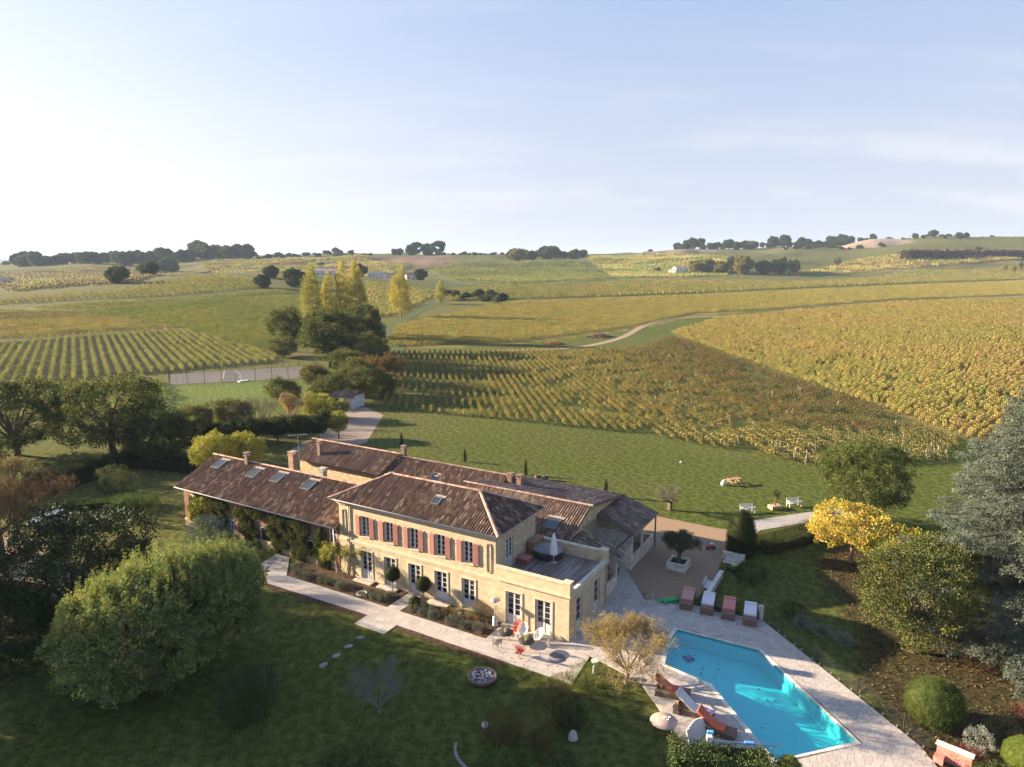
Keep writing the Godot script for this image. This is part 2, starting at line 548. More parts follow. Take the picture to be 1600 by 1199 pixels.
func make_paths():
	var trav := [Color(0.4, 0.37, 0.35), Color(0.385, 0.35, 0.33), Color(0.42, 0.39, 0.37), Color(0.37, 0.335, 0.32), Color(0.4, 0.365, 0.34)]
	var path := Node3D.new(); put(path, "front_path"); tag(path, "travertine path and terrace along the cream facade", "", "", "structure")
	var outl := ab_poly([24.6, -0.2, 22.9, -0.2, 21.2, -1.9, 20.2, -3.0, 8.6, -2.95, 8.6, -0.1, 7.3, -0.1, 7.3, -2.95, -0.9, -2.95, -0.9, -0.35, -6.5, -0.35, -8.6, -1.3, -8.9, -4.85, 6.1, -4.75, 6.1, -6.25, 9.1, -6.25, 9.1, -4.7, 20.4, -4.9, 24.2, -2.4])
	bedding(path, outl, PackedVector2Array(), 0.03, Color(0.24, 0.22, 0.2))
	paving(path, "paving_slab", outl, PackedVector2Array(), 0.7, 0.4, 0.05, trav, -HOUSE_TURN)
	var deck := Node3D.new(); put(deck, "pool_deck"); tag(deck, "pale travertine deck around the swimming pool", "", "", "structure")
	var hole := poly(POOL)
	var inner: PackedVector2Array = Geometry2D.offset_polygon(hole, 0.28)[0]
	bedding(deck, poly(DECK), inner, 0.028, Color(0.24, 0.21, 0.19))
	paving(deck, "paving_slab", poly(DECK), inner, 0.42, 0.3, 0.055, trav, -HOUSE_TURN)
	# pool: shell, coping stones, water
	var pool := thing("swimming_pool", "many sided turquoise swimming pool set in the pale stone deck", "swimming pool")
	var s := Shape.new()
	var pp := hole.duplicate()
	var ids := Geometry2D.triangulate_polygon(pp)
	for i in range(0, ids.size(), 3):
		s.tri(Vector3(pp[ids[i]].x, -1.25, pp[ids[i]].y), Vector3(pp[ids[i + 1]].x, -1.25, pp[ids[i + 1]].y), Vector3(pp[ids[i + 2]].x, -1.25, pp[ids[i + 2]].y))
	for i in pp.size():
		var a := pp[i]; var b := pp[(i + 1) % pp.size()]
		s.quad(Vector3(b.x, 0.04, b.y), Vector3(a.x, 0.04, a.y), Vector3(a.x, -1.25, a.y), Vector3(b.x, -1.25, b.y))
	part("liner", s.done(), M.liner, pool)
	var outer: PackedVector2Array = inner
	for i in pp.size():
		var a := pp[i]; var b := pp[(i + 1) % pp.size()]
		var n := int(a.distance_to(b) / 0.6) + 1
		# nearest outer corners
		var oa := outer[0]; var ob := outer[0]
		for q in outer:
			if q.distance_to(a) < oa.distance_to(a): oa = q
			if q.distance_to(b) < ob.distance_to(b): ob = q
		for k in n:
			var t0 := (k + 0.01) / n; var t1 := (k + 0.99) / n
			var st := Shape.new()
			st.prism(PackedVector2Array([a.lerp(b, t0), a.lerp(b, t1), oa.lerp(ob, t1), oa.lerp(ob, t0)]), -0.1, 0.075, pick([Color(0.58, 0.55, 0.5), Color(0.54, 0.5, 0.46)]))
			part("coping_stone", st.done(), M.paver, pool)
	var ws := Shape.new()
	var wp: PackedVector2Array = Geometry2D.offset_polygon(hole, 0.005)[0]
	var wi := Geometry2D.triangulate_polygon(wp)
	for i in range(0, wi.size(), 3):
		var q := [wp[wi[i]], wp[wi[i + 1]], wp[wi[i + 2]]]
		if (q[1] - q[0]).cross(q[2] - q[0]) < 0.0: q.reverse()
		ws.tri(Vector3(q[0].x, -0.06, q[0].y), Vector3(q[1].x, -0.06, q[1].y), Vector3(q[2].x, -0.06, q[2].y))
	tag(part("pool_water", ws.done(), M.water, self), "clear water filling the pool", "", "", "structure")
	# gravel, tracks, beds
	sheet("gravel_yard", "tan gravel yard beside the veranda", [4.5, -84.6, 9.9, -80.6, 16.1, -73.2, 21.9, -69.6, 24.4, -69.2, 22.6, -64.6, 20.2, -62.7, 18.3, -58.6, 14.7, -53.2, 11.2, -53.8, 10.2, -61.5, 5, -68, 0, -78], 0.02, Color(0.27, 0.19, 0.135), M.gravel)
	sheet("gravel_drive", "gravel drive behind the rear roof", [-29.5, -96, -22.5, -104.5, -23.4, -124, -28.2, -131, -31, -128, -30.2, -117, -33, -100], 0.02, Color(0.27, 0.22, 0.19), M.gravel)
	sheet("white_path", "pale gravel path to the white benches", [22.9, -65.4, 24.3, -69.1, 25.3, -71.7, 34.4, -74.9, 39, -76, 40, -74.2, 34, -72.2, 26, -69.2], 0.026, Color(0.33, 0.32, 0.32), M.gravel)
	sheet("flower_bed", "brown mulched bed at the foot of the facade left of the door path", poly_to(ab_poly([21.0, -1.9, 20.1, -2.9, 8.75, -2.85, 8.75, -0.02, 21.5, -0.02])), 0.024, Color(0.085, 0.056, 0.042), M.soil)
	sheet("flower_bed", "brown mulched bed at the foot of the facade right of the door path", poly_to(ab_poly([7.2, -2.85, -0.85, -2.85, -0.85, -0.02, 7.2, -0.02])), 0.024, Color(0.085, 0.056, 0.042), M.soil)
	sheet("flower_bed", "narrow strip of dark earth between path and lawn", poly_to(ab_poly([9.2, -4.7, 20.3, -4.95, 20.2, -5.5, 9.2, -5.3])), 0.014, Color(0.09, 0.055, 0.045), M.soil)
	sheet("flower_bed", "strip of dark earth along the terrace path", poly_to(ab_poly([6.05, -4.75, 6.05, -5.4, -4, -5.35, -4, -4.75])), 0.014, Color(0.09, 0.055, 0.045), M.soil)
	ribbon("dirt_track", "pale dirt track curving between the vineyards", [-6, -214, 19, -221, 38, -247, 57, -295, 78, -326, 127, -346, 232, -421, 340, -470, 470, -560], 2.9, 0.06, Color(0.27, 0.22, 0.15), M.gravel)
	ribbon("dirt_track", "dark track along the top of the lower left vineyard", [-150, -290, -133, -284, -64, -204, -55, -196], 3.0, 0.06, Color(0.12, 0.1, 0.05), M.gravel)
	ribbon("grass_road", "grass road running past the lone poplar", [-36, -212, -49, -300, -46, -400, -30, -455, -45, -560, -60, -640], 7.0, 0.08, Color(0.075, 0.1, 0.04), M.ground)
	ribbon("dirt_track", "earth track at the foot of the striped slope", [-63, -640, 0, -580, 116, -770, 262, -760], 5.0, 0.1, Color(0.22, 0.2, 0.13), M.gravel)

func poly_to(p: PackedVector2Array) -> Array:
	var o := []
	for q in p: o.append(q.x); o.append(q.y)
	return o

# ---------------------------------------------------------------- vines
func vine_bush(sd: int, pal: Array) -> ArrayMesh:
	rng.seed = sd
	var s := Shape.new()
	s.tube(Vector3(0, -0.1, 0), Vector3(0.03, 0.7, 0.02), 0.045, 0.03, 4, Color(0.06, 0.045, 0.03))
	for i in 66:
		var p := Vector3(rng.randfn(0, 0.13), rng.randf_range(0.4, 1.25), rng.randfn(0, 0.34))
		var c := pick(pal)
		var o := (rdir() + Vector3.DOWN * 0.3).normalized(); var sd2 := o.cross(rdir()).normalized()
		var l := rng.randf_range(0.11, 0.2)
		s.tri(p, p + o * l * 0.5 + sd2 * l * 0.5, p + o * l, c); s.tri(p, p + o * l, p + o * l * 0.5 - sd2 * l * 0.5, c)
	return s.done()

func vine_row(l: float, n: int, hgt: float, leaf: float) -> ArrayMesh:
	var s := Shape.new()
	for i in n:
		var p := Vector3(rng.randfn(0, 0.2), rng.randf_range(0.35, hgt), rng.randf_range(-l / 2, l / 2))
		var k := rng.randf_range(0.7, 1.2)
		var o := (rdir() + Vector3.UP * 0.2).normalized(); var sd := o.cross(rdir()).normalized()
		var q := leaf * rng.randf_range(0.7, 1.3)
		var c := Color(k, k * rng.randf_range(0.85, 1.1), k)
		s.tri(p, p + o * q * 0.5 + sd * q * 0.5, p + o * q, c); s.tri(p, p + o * q, p + o * q * 0.5 - sd * q * 0.5, c)
	return s.done()

# rows in a parcel; pals are mixed by a slow noise so that colour drifts across the field
func vineyard(called: String, label: String, pts: Array, dir: Vector2, spacing: float, step: float, mesh: Mesh, pal_a: Array, pal_b: Array, gaps := 0.0, scale := 1.0, keep_out := 0.0, blend := Vector3.ZERO):
	var pl := poly(pts)
	var d := dir.normalized(); var e := Vector2(-d.y, d.x)
	var turn := atan2(d.x, d.y)
	var lo := Vector2(1e9, 1e9); var hi := -lo
	for p in pl:
		var q := Vector2(p.dot(d), p.dot(e))
		lo = lo.min(q); hi = hi.max(q)
	var at := []; var col := []
	var v := lo.y
	while v < hi.y:
		var u := lo.x + rng.randf() * step
		while u < hi.x:
			var p := d * u + e * (v + rng.randfn(0, 0.05) * scale)
			u += step
			if not Geometry2D.is_point_in_polygon(p, pl) or (keep_out > 0 and -p.y < keep_out): continue
			var g := noise.get_noise_2d(p.x * 3.0, p.y * 3.0)
			if gaps > 0 and (g < -0.35 + gaps * 0.1 and rng.randf() < 0.7 or rng.randf() < gaps * 0.12): continue
			var t := clampf(0.5 + noise.get_noise_2d(p.x * 0.55 + 90, p.y * 0.55) * 1.4 + rng.randfn(0, 0.15), 0, 1)
			if blend != Vector3.ZERO: t = clampf((p.x * blend.x + p.y * blend.y - blend.z) + rng.randfn(0, 0.18), 0, 1)
			var s := scale * rng.randf_range(0.8, 1.2)
			at.append(Transform3D(Basis(Vector3.UP, turn + rng.randfn(0, 0.08)).scaled_local(Vector3(s, s * rng.randf_range(0.85, 1.1), scale)), on(p.x, p.y)))
			col.append(pick(pal_a).lerp(pick(pal_b), t))
		v += spacing
	var o := scatter(called, mesh, M.vine, at, col)
	tag(o, label, "vineyard", "", "stuff")

func make_vines():
	var gold := [Color(0.33, 0.275, 0.085), Color(0.37, 0.31, 0.1), Color(0.33, 0.245, 0.085), Color(0.27, 0.25, 0.07)]
	var lime := [Color(0.24, 0.25, 0.07), Color(0.28, 0.275, 0.08), Color(0.19, 0.215, 0.06)]
	var green := [Color(0.18, 0.22, 0.06), Color(0.21, 0.24, 0.065), Color(0.15, 0.19, 0.05)]
	var brown := [Color(0.15, 0.115, 0.05), Color(0.13, 0.11, 0.05), Color(0.115, 0.11, 0.042), Color(0.175, 0.12, 0.05)]
	var white := [Color(1, 1, 1), Color(0.92, 0.96, 1), Color(1, 0.94, 0.85)]
	# vine by vine in the near parcel
	var near := [-37.4, -207.2, 39.9, -216.1, 57.5, -249.6, 69.8, -105.3, 60.9, -94.2, 42.0, -90.9, 20.7, -109.3, -4.5, -120.8, -24.2, -128.8]
	var kinds := []
	for i in 4: kinds.append(vine_bush(40 + i, [gold + lime, gold + lime + brown, brown + brown + gold, brown + brown + lime][i]))
	rng.seed = 5
	var pl := poly(near)
	var d := Vector2(-0.118, -0.993).normalized(); var e := Vector2(-d.y, d.x)
	var cand := []
	for r in range(-120, 240):
		for k in range(70, 290):
			var p := d * (k * 1.05 + (r % 3) * 0.3) + e * (r * 1.5)
			p += Vector2(rng.randfn(0, 0.05), rng.randfn(0, 0.12))
			var gone := rng.randf() < 0.09 or noise.get_noise_2d(p.x * 4.0, p.y * 4.0) < -0.33
			if gone or not Geometry2D.is_point_in_polygon(p, pl): continue
			cand.append([-p.y, p])
	cand.sort_custom(func(a, b): return a[0] < b[0])
	var line := Vector2(69.8 - 57.5, -105.3 + 249.6).normalized()
	for i in 300:
		var p: Vector2 = cand[i][1]
		var k := int(clampf((p.x - 2.0) / 14.0 + rng.randfn(0, 0.6), 0, 3))
		var o := part("grapevine", kinds[k], M.vine, self)
		o.position = on(p.x, p.y); o.rotation.y = atan2(d.x, d.y) + rng.randfn(0, 0.15); o.scale = Vector3.ONE * rng.randf_range(0.85, 1.2)
		tag(o, ["small yellow green grapevine", "small mixed yellow and brown grapevine", "small mostly brown grapevine", "small brown and olive grapevine"][k] + " in the front rows at the edge of the lawn", "grapevine", "grapevines along the lawn edge of the near vineyard")
	var at := []; var col := []
	var bush := vine_bush(60, white)
	rng.seed = 6
	for i in range(300, cand.size()):
		var p: Vector2 = cand[i][1]
		var t := clampf((p.x - 5.0) / 45.0 + rng.randfn(0, 0.2), 0, 1)      # yellow on the left, browner to the right
		var s := rng.randf_range(0.85, 1.2)
		at.append(Transform3D(Basis(Vector3.UP, atan2(d.x, d.y) + rng.randfn(0, 0.15)).scaled(Vector3.ONE * s), on(p.x, p.y)))
		col.append(pick(gold if rng.randf() < 0.6 else lime).lerp(pick(brown), clampf(t, 0.3, 1.0)))
	tag(scatter("vineyard_rows", bush, M.vine, at, col), "yellow and brown vines of the near vineyard behind the lawn", "vineyard", "", "stuff")
	# stakes
	rng.seed = 8
	var ps := Shape.new()
	ps.tube(Vector3(0, -0.2, 0), Vector3(0, 1.55, 0), 0.05, 0.04, 5, Color(0.5, 0.46, 0.42))
	var stake := ps.done()
	for i in 90:
		var c: Vector2 = cand[int(pow(rng.randf(), 1.6) * cand.size() * 0.6)][1]
		if i < 26: c = cand[i * 4][1]
		var o := part("vine_stake", stake, M.wood, self)
		o.position = on(c.x + 0.25, c.y); o.rotation = Vector3(rng.randfn(0, 0.1), rng.randf() * TAU, rng.randfn(0, 0.1)); o.scale.y = rng.randf_range(0.8, 1.1)
		tag(o, "pale weathered stake among the vines of the near vineyard", "stake", "stakes in the near vineyard")
	rng.seed = 9
	vineyard("golden_vineyard", "bright yellow vineyard on the right beyond the diagonal edge", [60, -262, 93, -318, 126, -343, 227, -414, 324, -444, 383, -466, 330, -300, 100, -92, 80, -96, 71.5, -107], Vector2(0.72, -0.69), 1.5, 0.85, bush, gold + [Color(0.33, 0.26, 0.1), Color(0.3, 0.22, 0.1)], gold + lime, 0.6, 1.25)
	var row := vine_row(3.0, 110, 1.3, 0.24)
	var row6 := vine_row(6.0, 80, 1.7, 0.55)
	var row12 := vine_row(12.0, 90, 2.0, 0.9)
	vineyard("middle_vineyard", "yellow vineyard in the middle beyond the grass strip", [-41, -223, -47, -295, -7, -407, 131, -478, 505, -694, 632, -774, 431, -530, 349, -484, 237, -440, 133, -370, 90, -349, 44, -282, 0, -236], Vector2(0.985, -0.17), 1.9, 3.0, row, gold + lime, lime + gold, 0.0, 1.0)
	vineyard("upper_vineyard", "greener strip of vineyard above the yellow middle field", [-37, -420, -49, -494, 0, -572, 55, -598, 130, -705, 270, -655, 465, -850, 666, -915, 769, -940, 651, -800, 550, -763, 136, -502, -8, -430], Vector2(0.95, -0.3), 3.0, 5.5, row6, lime, green + gold, 0.0, 1.0)
	vineyard("striped_vineyard", "green striped vineyard in the lower left behind the oaks", [-185, -227, -174, -236, -157, -258, -130, -276, -68, -200, -66, -190, -90, -169, -113, -153, -124, -150], Vector2(-0.527, -0.85), 2.35, 3.0, row, [Color(0.28, 0.28, 0.1), Color(0.24, 0.26, 0.09)], lime, 0.0, 1.0)
	vineyard("striped_vineyard", "short rows of vines just behind the dark oaks at the left", [-116, -141, -109, -148, -87, -164, -76, -150, -63, -124, -96, -116], Vector2(-0.527, -0.85), 2.35, 3.0, row, lime, green, 0.0, 1.0)
	vineyard("ochre_vineyard", "ochre vineyard at the far left edge above the striped rows", [-287, -357, -221, -350, -136, -284, -178, -246, -192, -238], Vector2(0.9, -0.4), 2.4, 3.0, row, gold + lime, lime + brown, 0.0, 1.1)
	vineyard("lime_vineyard", "yellow green vineyard left of the poplars", [-222, -354, -187, -406, -133, -436, -93, -317, -68, -221, -71, -207, -133, -281], Vector2(-0.85, -0.5), 2.4, 3.0, row, lime, green, 0.0, 1.1)
	vineyard("lime_vineyard", "thin yellow green strip below the striped knoll", [-254, -368, -241, -389, -192, -419, -155, -464, -138, -450, -189, -416, -229, -366], Vector2(-0.85, -0.5), 2.4, 3.0, row, lime, lime, 0.0, 1.1)
	vineyard("knoll_vineyard", "striped vineyard curving over the knoll at the left", [-299, -383, -259, -408, -210, -430, -165, -474, -185, -508, -227, -529, -250, -488, -255, -453, -308, -421, -320, -408], Vector2(-0.6, -0.8), 3.6, 3.0, row, gold + lime, lime, 0.0, 1.25)
	vineyard("slope_vineyard", "striped green vineyard on the far slope in the centre", [-62, -722, -114, -970, -74, -1015, 96, -1055, 114, -780, 0, -592], Vector2(-0.22, -0.97), 4.4, 5.5, row6, lime + green, green, 0.0, 1.2)
	vineyard("far_vineyard", "smooth yellow vineyard on the far slope right of the striped one", [121, -1160, 264, -1160, 328, -994, 254, -830, 118, -782], Vector2(0.8, -0.6), 5.0, 11.0, row12, lime + gold, green, 0.0, 1.0)
	vineyard("far_vineyard", "dull ochre vineyard on the far left slope", [-470, -1055, -256, -1170, -146, -985, -152, -835, -186, -560], Vector2(0.8, -0.6), 5.0, 11.0, row12, brown + gold, lime, 0.0, 1.0)
	vineyard("far_vineyard", "yellow vineyard between the poplars and the grass road", [-110, -530, -58, -490, -51, -452, -57, -335, -66, -320], Vector2(0.6, -0.8), 2.6, 5.5, row6, gold + lime, lime, 0.0, 1.0)
	vineyard("far_vineyard", "orange vineyard on the far right slope under the chalk bank", [314, -823, 487, -1010, 761, -1048, 684, -950, 482, -890], Vector2(0.9, -0.45), 5.0, 11.0, row12, gold + brown, lime, 0.0, 1.0)
	vineyard("far_vineyard", "hazy brown vineyard at the far left edge", [-715, -990, -596, -1040, -400, -908, -265, -505, -336, -470], Vector2(0.5, -0.8), 5.0, 11.0, row12, brown + lime, brown, 0.0, 1.0)

# grass blades and fallen leaves close to the house
func make_grass():
	rng.seed = 77
	var at := []; var col := []
	var pal := [Color(0.06, 0.073, 0.018), Color(0.07, 0.08, 0.022), Color(0.05, 0.062, 0.016), Color(0.1, 0.09, 0.038), Color(0.085, 0.08, 0.03)]
	var solid := [poly(DECK), ab_poly([25, 22, 25, -2, 20.5, -5, 9.2, -4.8, 9.2, -6.3, 6, -6.3, 6, -4.8, -9, -4.9, -8.7, -0.3, -7, 22]), ab_poly([40, 19, 40, 0.2, 21, 0, 21, 19]), poly([4.5, -84.6, 9.9, -80.6, 16.1, -73.2, 21.9, -69.6, 24.4, -69.2, 22.6, -64.6, 20.2, -62.7, 14.5, -53.2, -2, -60])]
	for i in 150000:
		var d := 28.0 + 105.0 * pow(rng.randf(), 1.5)
		var x := rng.randf_range(-0.72, 0.75) * (d + 4)
		if d > 95 and (x > 30 - (d - 95) * 0.9 or x < -26): continue
		var p := Vector2(x, -d)
		var bad := false
		for s in solid:
			if Geometry2D.is_point_in_polygon(p, s): bad = true
		if bad: continue
		var s := rng.randf_range(0.05, 0.11)
		at.append(Transform3D(Basis(Vector3.UP, rng.randf() * TAU).scaled(Vector3(s * 1.4, s * 0.8, s * 1.4)), Vector3(x, 0.0, -d)))
		var k := clampf(0.5 + noise.get_noise_2d(x * 0.9, -d * 0.9), 0, 1)
		col.append(pick(pal) * (0.7 + 0.5 * k))
	tag(scatter("grass", K.tuft, M.leaf, at, col), "short green lawn grass around the house", "grass", "", "stuff")
	at = []; col = []
	var s := Shape.new()
	s.tri(Vector3(-0.5, 0, 0), Vector3(0, 0.15, -0.4), Vector3(0.5, 0, 0)); s.tri(Vector3(-0.5, 0, 0), Vector3(0.5, 0, 0), Vector3(0, 0.15, 0.4))
	var dead := [Color(0.11, 0.07, 0.038), Color(0.15, 0.095, 0.05), Color(0.08, 0.055, 0.035), Color(0.07, 0.05, 0.03), Color(0.18, 0.13, 0.065)]
	var litter := poly([25, -47, 28, -63, 33, -67, 46, -62, 60, -48, 60, -20, 24.3, -30, 22.6, -42])
	for i in 30000:
		var p := Vector2(rng.randf_range(20, 58), rng.randf_range(-70, -22))
		if not Geometry2D.is_point_in_polygon(p, litter): continue
		if noise.get_noise_2d(p.x * 2.0, p.y * 2.0) < -0.15 and rng.randf() < 0.8: continue
		at.append(Transform3D(rbasis(rng.randf_range(0.09, 0.2)), Vector3(p.x, 0.05, p.y))); col.append(pick(dead))
	for i in 1600:
		at.append(Transform3D(rbasis(rng.randf_range(0.07, 0.15)), Vector3(rng.randf_range(-24, 4), 0.06, rng.randf_range(-46, -31)))); col.append(pick(dead))
	tag(scatter("fallen_leaves", s.done(), M.leaf, at, col), "brown fallen leaves on the lawn and under the trees at the right", "leaves", "", "stuff")

# ---------------------------------------------------------------- buildings
const CREAM := Color(0.46, 0.385, 0.262)
const CREAM2 := Color(0.49, 0.425, 0.31)
const RED := Color(0.33, 0.155, 0.14)

func building(called: String, label: String, category: String, a: float, b: float) -> Node3D:
	off = Vector3(-a, 0, -b)
	return thing(called, label, category, hw(a, b), HOUSE_TURN)

# barrel tiles on a sloping plane: o on the eave, eu along it, ev up the slope; outline in (u, v) metres
func tiled(parent: Node, o: Vector3, eu: Vector3, ev: Vector3, outline: Array, sd: int, pal: Array):
	rng.seed = sd
	eu = eu.normalized(); ev = ev.normalized()
	var n := eu.cross(ev).normalized()
	if n.y < 0: n = -n
	var pl := poly(outline)
	var s := Shape.new()
	var ids := Geometry2D.triangulate_polygon(pl)
	var at := func(q: Vector2, d: float) -> Vector3: return o + eu * q.x + ev * q.y + n * d
	for i in range(0, ids.size(), 3):
		var q := [pl[ids[i]], pl[ids[i + 1]], pl[ids[i + 2]]]
		s.tri(at.call(q[0], 0.0), at.call(q[1], 0.0), at.call(q[2], 0.0), Color(0.1, 0.06, 0.05))
		s.tri(at.call(q[0], -0.13), at.call(q[2], -0.13), at.call(q[1], -0.13), Color(0.2, 0.14, 0.1))
	for i in pl.size():
		var p := pl[i]; var q := pl[(i + 1) % pl.size()]
		s.quad(at.call(p, 0.0), at.call(q, 0.0), at.call(q, -0.13), at.call(p, -0.13), Color(0.2, 0.13, 0.1))
	var plane := part("roof", s.done(), M.tile, parent)
	var b := bounds(pl)
	var ts := []; var cs := []
	var x := eu; var z := -ev
	if x.cross(n).dot(z) < 0: x = -x
	var u := b.position.x + 0.12
	while u < b.end.x:
		var v := b.position.y + 0.16
		var tone := rng.randfn(0, 0.12)
		while v < b.end.y:
			if Geometry2D.is_point_in_polygon(Vector2(u, v), pl):
				var w := noise.get_noise_2d(u * 9.0 + sd * 37, v * 5.0)
				var c := pick(pal) * 0.72
				c = Color(c.r * 0.93, c.g * 1.05, c.b * 1.02)
				if rng.randf() < 0.035 + maxf(w, 0) * 0.2: c = c.lerp(Color(0.34, 0.27, 0.22), rng.randf_range(0.4, 0.8))
				elif w < -0.15: c = c.lerp(Color(0.095, 0.06, 0.055), 0.5)
				var k := 1.0 + tone
				cs.append(Color(c.r * k, c.g * k, c.b * k))
				var j := Basis(n, rng.randfn(0, 0.03)) * Basis(x, 0.05 + rng.randfn(0, 0.012))
				ts.append(Transform3D(j * Basis(x, n, z), at.call(Vector2(u, v), 0.012 + rng.randf() * 0.01)))
			v += 0.4
		u += 0.25
	scatter("roof_tile", K.tile, M.tile, ts, cs, plane).set_meta("kind", "stuff")

func ridge(parent: Node, p: Vector3, q: Vector3):
	var d := (q - p).normalized()
	var x := Vector3.UP.cross(-d).normalized()
	var y := (-d).cross(x)
	var n := int(p.distance_to(q) / 0.38)
	var ts := []; var cs := []
	for i in n + 1:
		ts.append(Transform3D(Basis(x, y, -d), p.lerp(q, float(i) / n) + Vector3.UP * 0.03))
		cs.append(pick([Color(0.4, 0.27, 0.21), Color(0.46, 0.33, 0.27), Color(0.34, 0.2, 0.15)]))
	scatter("ridge_tile", K.ridge, M.tile, ts, cs, parent).set_meta("kind", "stuff")

# a slope of a gabled roof between a0 and a1, from the eave (be, he) up to the ridge (br, hr)
func slope(roof: Node, a0: float, a1: float, be: float, he: float, br: float, hr: float, sd: int, pal: Array, cut0 := 0.0, cut1 := 0.0):
	var o := L(a1, be, he)
	var up := L(a1, br, hr) - o
	var l := up.length()
	tiled(roof, o, L(a0, be, he) - o, up, [0, 0, a1 - a0, 0, a1 - a0 - cut0, l, cut1, l], sd, pal)

func profile(parent: Node, called: String, a0: float, a1: float, prof: Array, c: Color, m: Material):   # outline in (b, h) run along a
	var s := Shape.new()
	var pl := poly(prof)
	var ids := Geometry2D.triangulate_polygon(pl)
	for i in range(0, ids.size(), 3):
		var q := [pl[ids[i]], pl[ids[i + 1]], pl[ids[i + 2]]]
		s.tri(L(a0, q[0].x, q[0].y), L(a0, q[1].x, q[1].y), L(a0, q[2].x, q[2].y), c)
		s.tri(L(a1, q[0].x, q[0].y), L(a1, q[2].x, q[2].y), L(a1, q[1].x, q[1].y), c)
	for i in pl.size():
		var p := pl[i]; var q := pl[(i + 1) % pl.size()]
		s.quad(L(a0, p.x, p.y), L(a0, q.x, q.y), L(a1, q.x, q.y), L(a1, p.x, p.y), c)
	return part(called, s.done(), m, parent)

# ashlar face of a wall along a (front at b0, 0.2 thick), with openings [a0, a1, h0, h1]
func ashlar(parent: Node, a0: float, a1: float, b0: float, h0: float, h1: float, holes: Array, sd: int, side := false):
	rng.seed = sd
	var s := Shape.new()
	var cuts := [h0]
	var h := h0
	while h < h1 - 0.2:
		h = minf(h + 0.34, h1); cuts.append(h)
	for o in holes:
		for e in [o[2], o[3]]:
			if e > h0 and e < h1 and not cuts.has(e): cuts.append(e)
	cuts.sort()
	if cuts[-1] < h1: cuts.append(h1)
	for r in cuts.size() - 1:
		var y0: float = cuts[r]; var y1: float = cuts[r + 1]
		if y1 - y0 < 0.02: continue
		var spans := [[a0, a1]]
		for o in holes:
			if o[2] < y1 - 0.005 and o[3] > y0 + 0.005:
				var next := []
				for t in spans:
					if o[0] > t[0] and o[1] < t[1]: next.append([t[0], o[0]]); next.append([o[1], t[1]])
					else: next.append(t)
				spans = next
		for t in spans:
			var x: float = t[0]
			while x < t[1] - 0.01:
				var w := rng.randf_range(0.45, 0.95)
				if t[1] - x - w < 0.3: w = t[1] - x
				var k := rng.randf_range(0.95, 1.04)
				var c := Color(CREAM.r * k, CREAM.g * k * rng.randf_range(0.98, 1.02), CREAM.b * k)
				var d := rng.randf_range(-0.0015, 0.0015)
				if side:
					s.box((L(b0 + d, x + 0.003, y0 + 0.003) + L(b0 + 0.2, x + w - 0.003, y1 - 0.003)) / 2, Vector3(0.2 - d, y1 - y0 - 0.006, w - 0.006), c)
				else:
					abox(s, x + 0.003, x + w - 0.003, b0 + d, b0 + 0.2, y0 + 0.003, y1 - 0.003, c)
				x += w
	part("stone_block", s.done(), M.stone, parent, "stuff")

# a glazed leaf pair: white frame with panes; local x across, y up, z out of the wall
func casement(parent: Node, called: String, at: Vector3, turn: float, w: float, h: float, rows: int, low: float, leaves := 2) -> Node3D:
	var s := Shape.new()
	var white := Color(0.5, 0.51, 0.55)
	s.box(Vector3(-w / 2 + 0.03, h / 2, 0), Vector3(0.06, h, 0.08), white)
	s.box(Vector3(w / 2 - 0.03, h / 2, 0), Vector3(0.06, h, 0.08), white)
	s.box(Vector3(0, h - 0.03, 0), Vector3(w - 0.12, 0.06, 0.08), white)
	s.box(Vector3(0, 0.03, 0), Vector3(w - 0.12, 0.06, 0.08), white)
	var lw := (w - 0.12) / leaves
	var panes := []
	for k in leaves:
		var x0 := -w / 2 + 0.06 + lw * k
		for e in [0.045, lw - 0.045]:
			s.box(Vector3(x0 + e, h / 2, 0.01), Vector3(0.085, h - 0.12, 0.07), white)
		if low > 0: s.box(Vector3(x0 + lw / 2, low / 2 + 0.06, -0.005), Vector3(lw - 0.17, low, 0.05), white)
		var gh0 := 0.06 + low; var gh1 := h - 0.06
		for r in rows:
			var y0 := lerpf(gh0, gh1, float(r) / rows); var y1 := lerpf(gh0, gh1, float(r + 1) / rows)
			if r > 0 or low > 0: s.box(Vector3(x0 + lw / 2, y0, 0.012), Vector3(lw - 0.17, 0.035, 0.05), white)
			panes.append(Vector3(x0 + lw / 2, (y0 + y1) / 2, 0)); panes.append(Vector3(lw - 0.17, y1 - y0 - 0.035, 0.012))
	var f := part(called, s.done(), M.paint, parent)
	f.position = at; f.rotation.y = turn
	for i in range(0, panes.size(), 2):
		var b := BoxMesh.new(); b.size = panes[i + 1]
		part("pane", b, M.pane, f).position = panes[i]
	return f

func shutter(parent: Node, at: Vector3, w: float, h: float, c: Color, lean := 0.0):
	var s := Shape.new()
	s.box(Vector3.ZERO, Vector3(w, h, 0.035), c)
	for i in 4: s.box(Vector3(-w / 2 + w * (i + 0.5) / 4, 0, 0.022), Vector3(w / 4 - 0.012, h - 0.02, 0.012), c * rng.randf_range(0.95, 1.05))
	for y in [-0.33, 0.33]: s.box(Vector3(0, y * h, 0.036), Vector3(w, 0.08, 0.02), c * 0.95)
	s.box(Vector3(0, h / 2 + 0.06, 0.0), Vector3(0.05, 0.12, 0.03), c * 0.9)
	var o := part("shutter", s.done(), M.paint, parent)
	o.position = at; o.rotation.y = lean

func gutter(parent: Node, p: Vector3, q: Vector3, c := Color(0.55, 0.52, 0.48)):
	var s := Shape.new(true)
	s.tube(p, q, 0.07, 0.07, 8, c)
	part("gutter", s.done(), M.paint, parent)

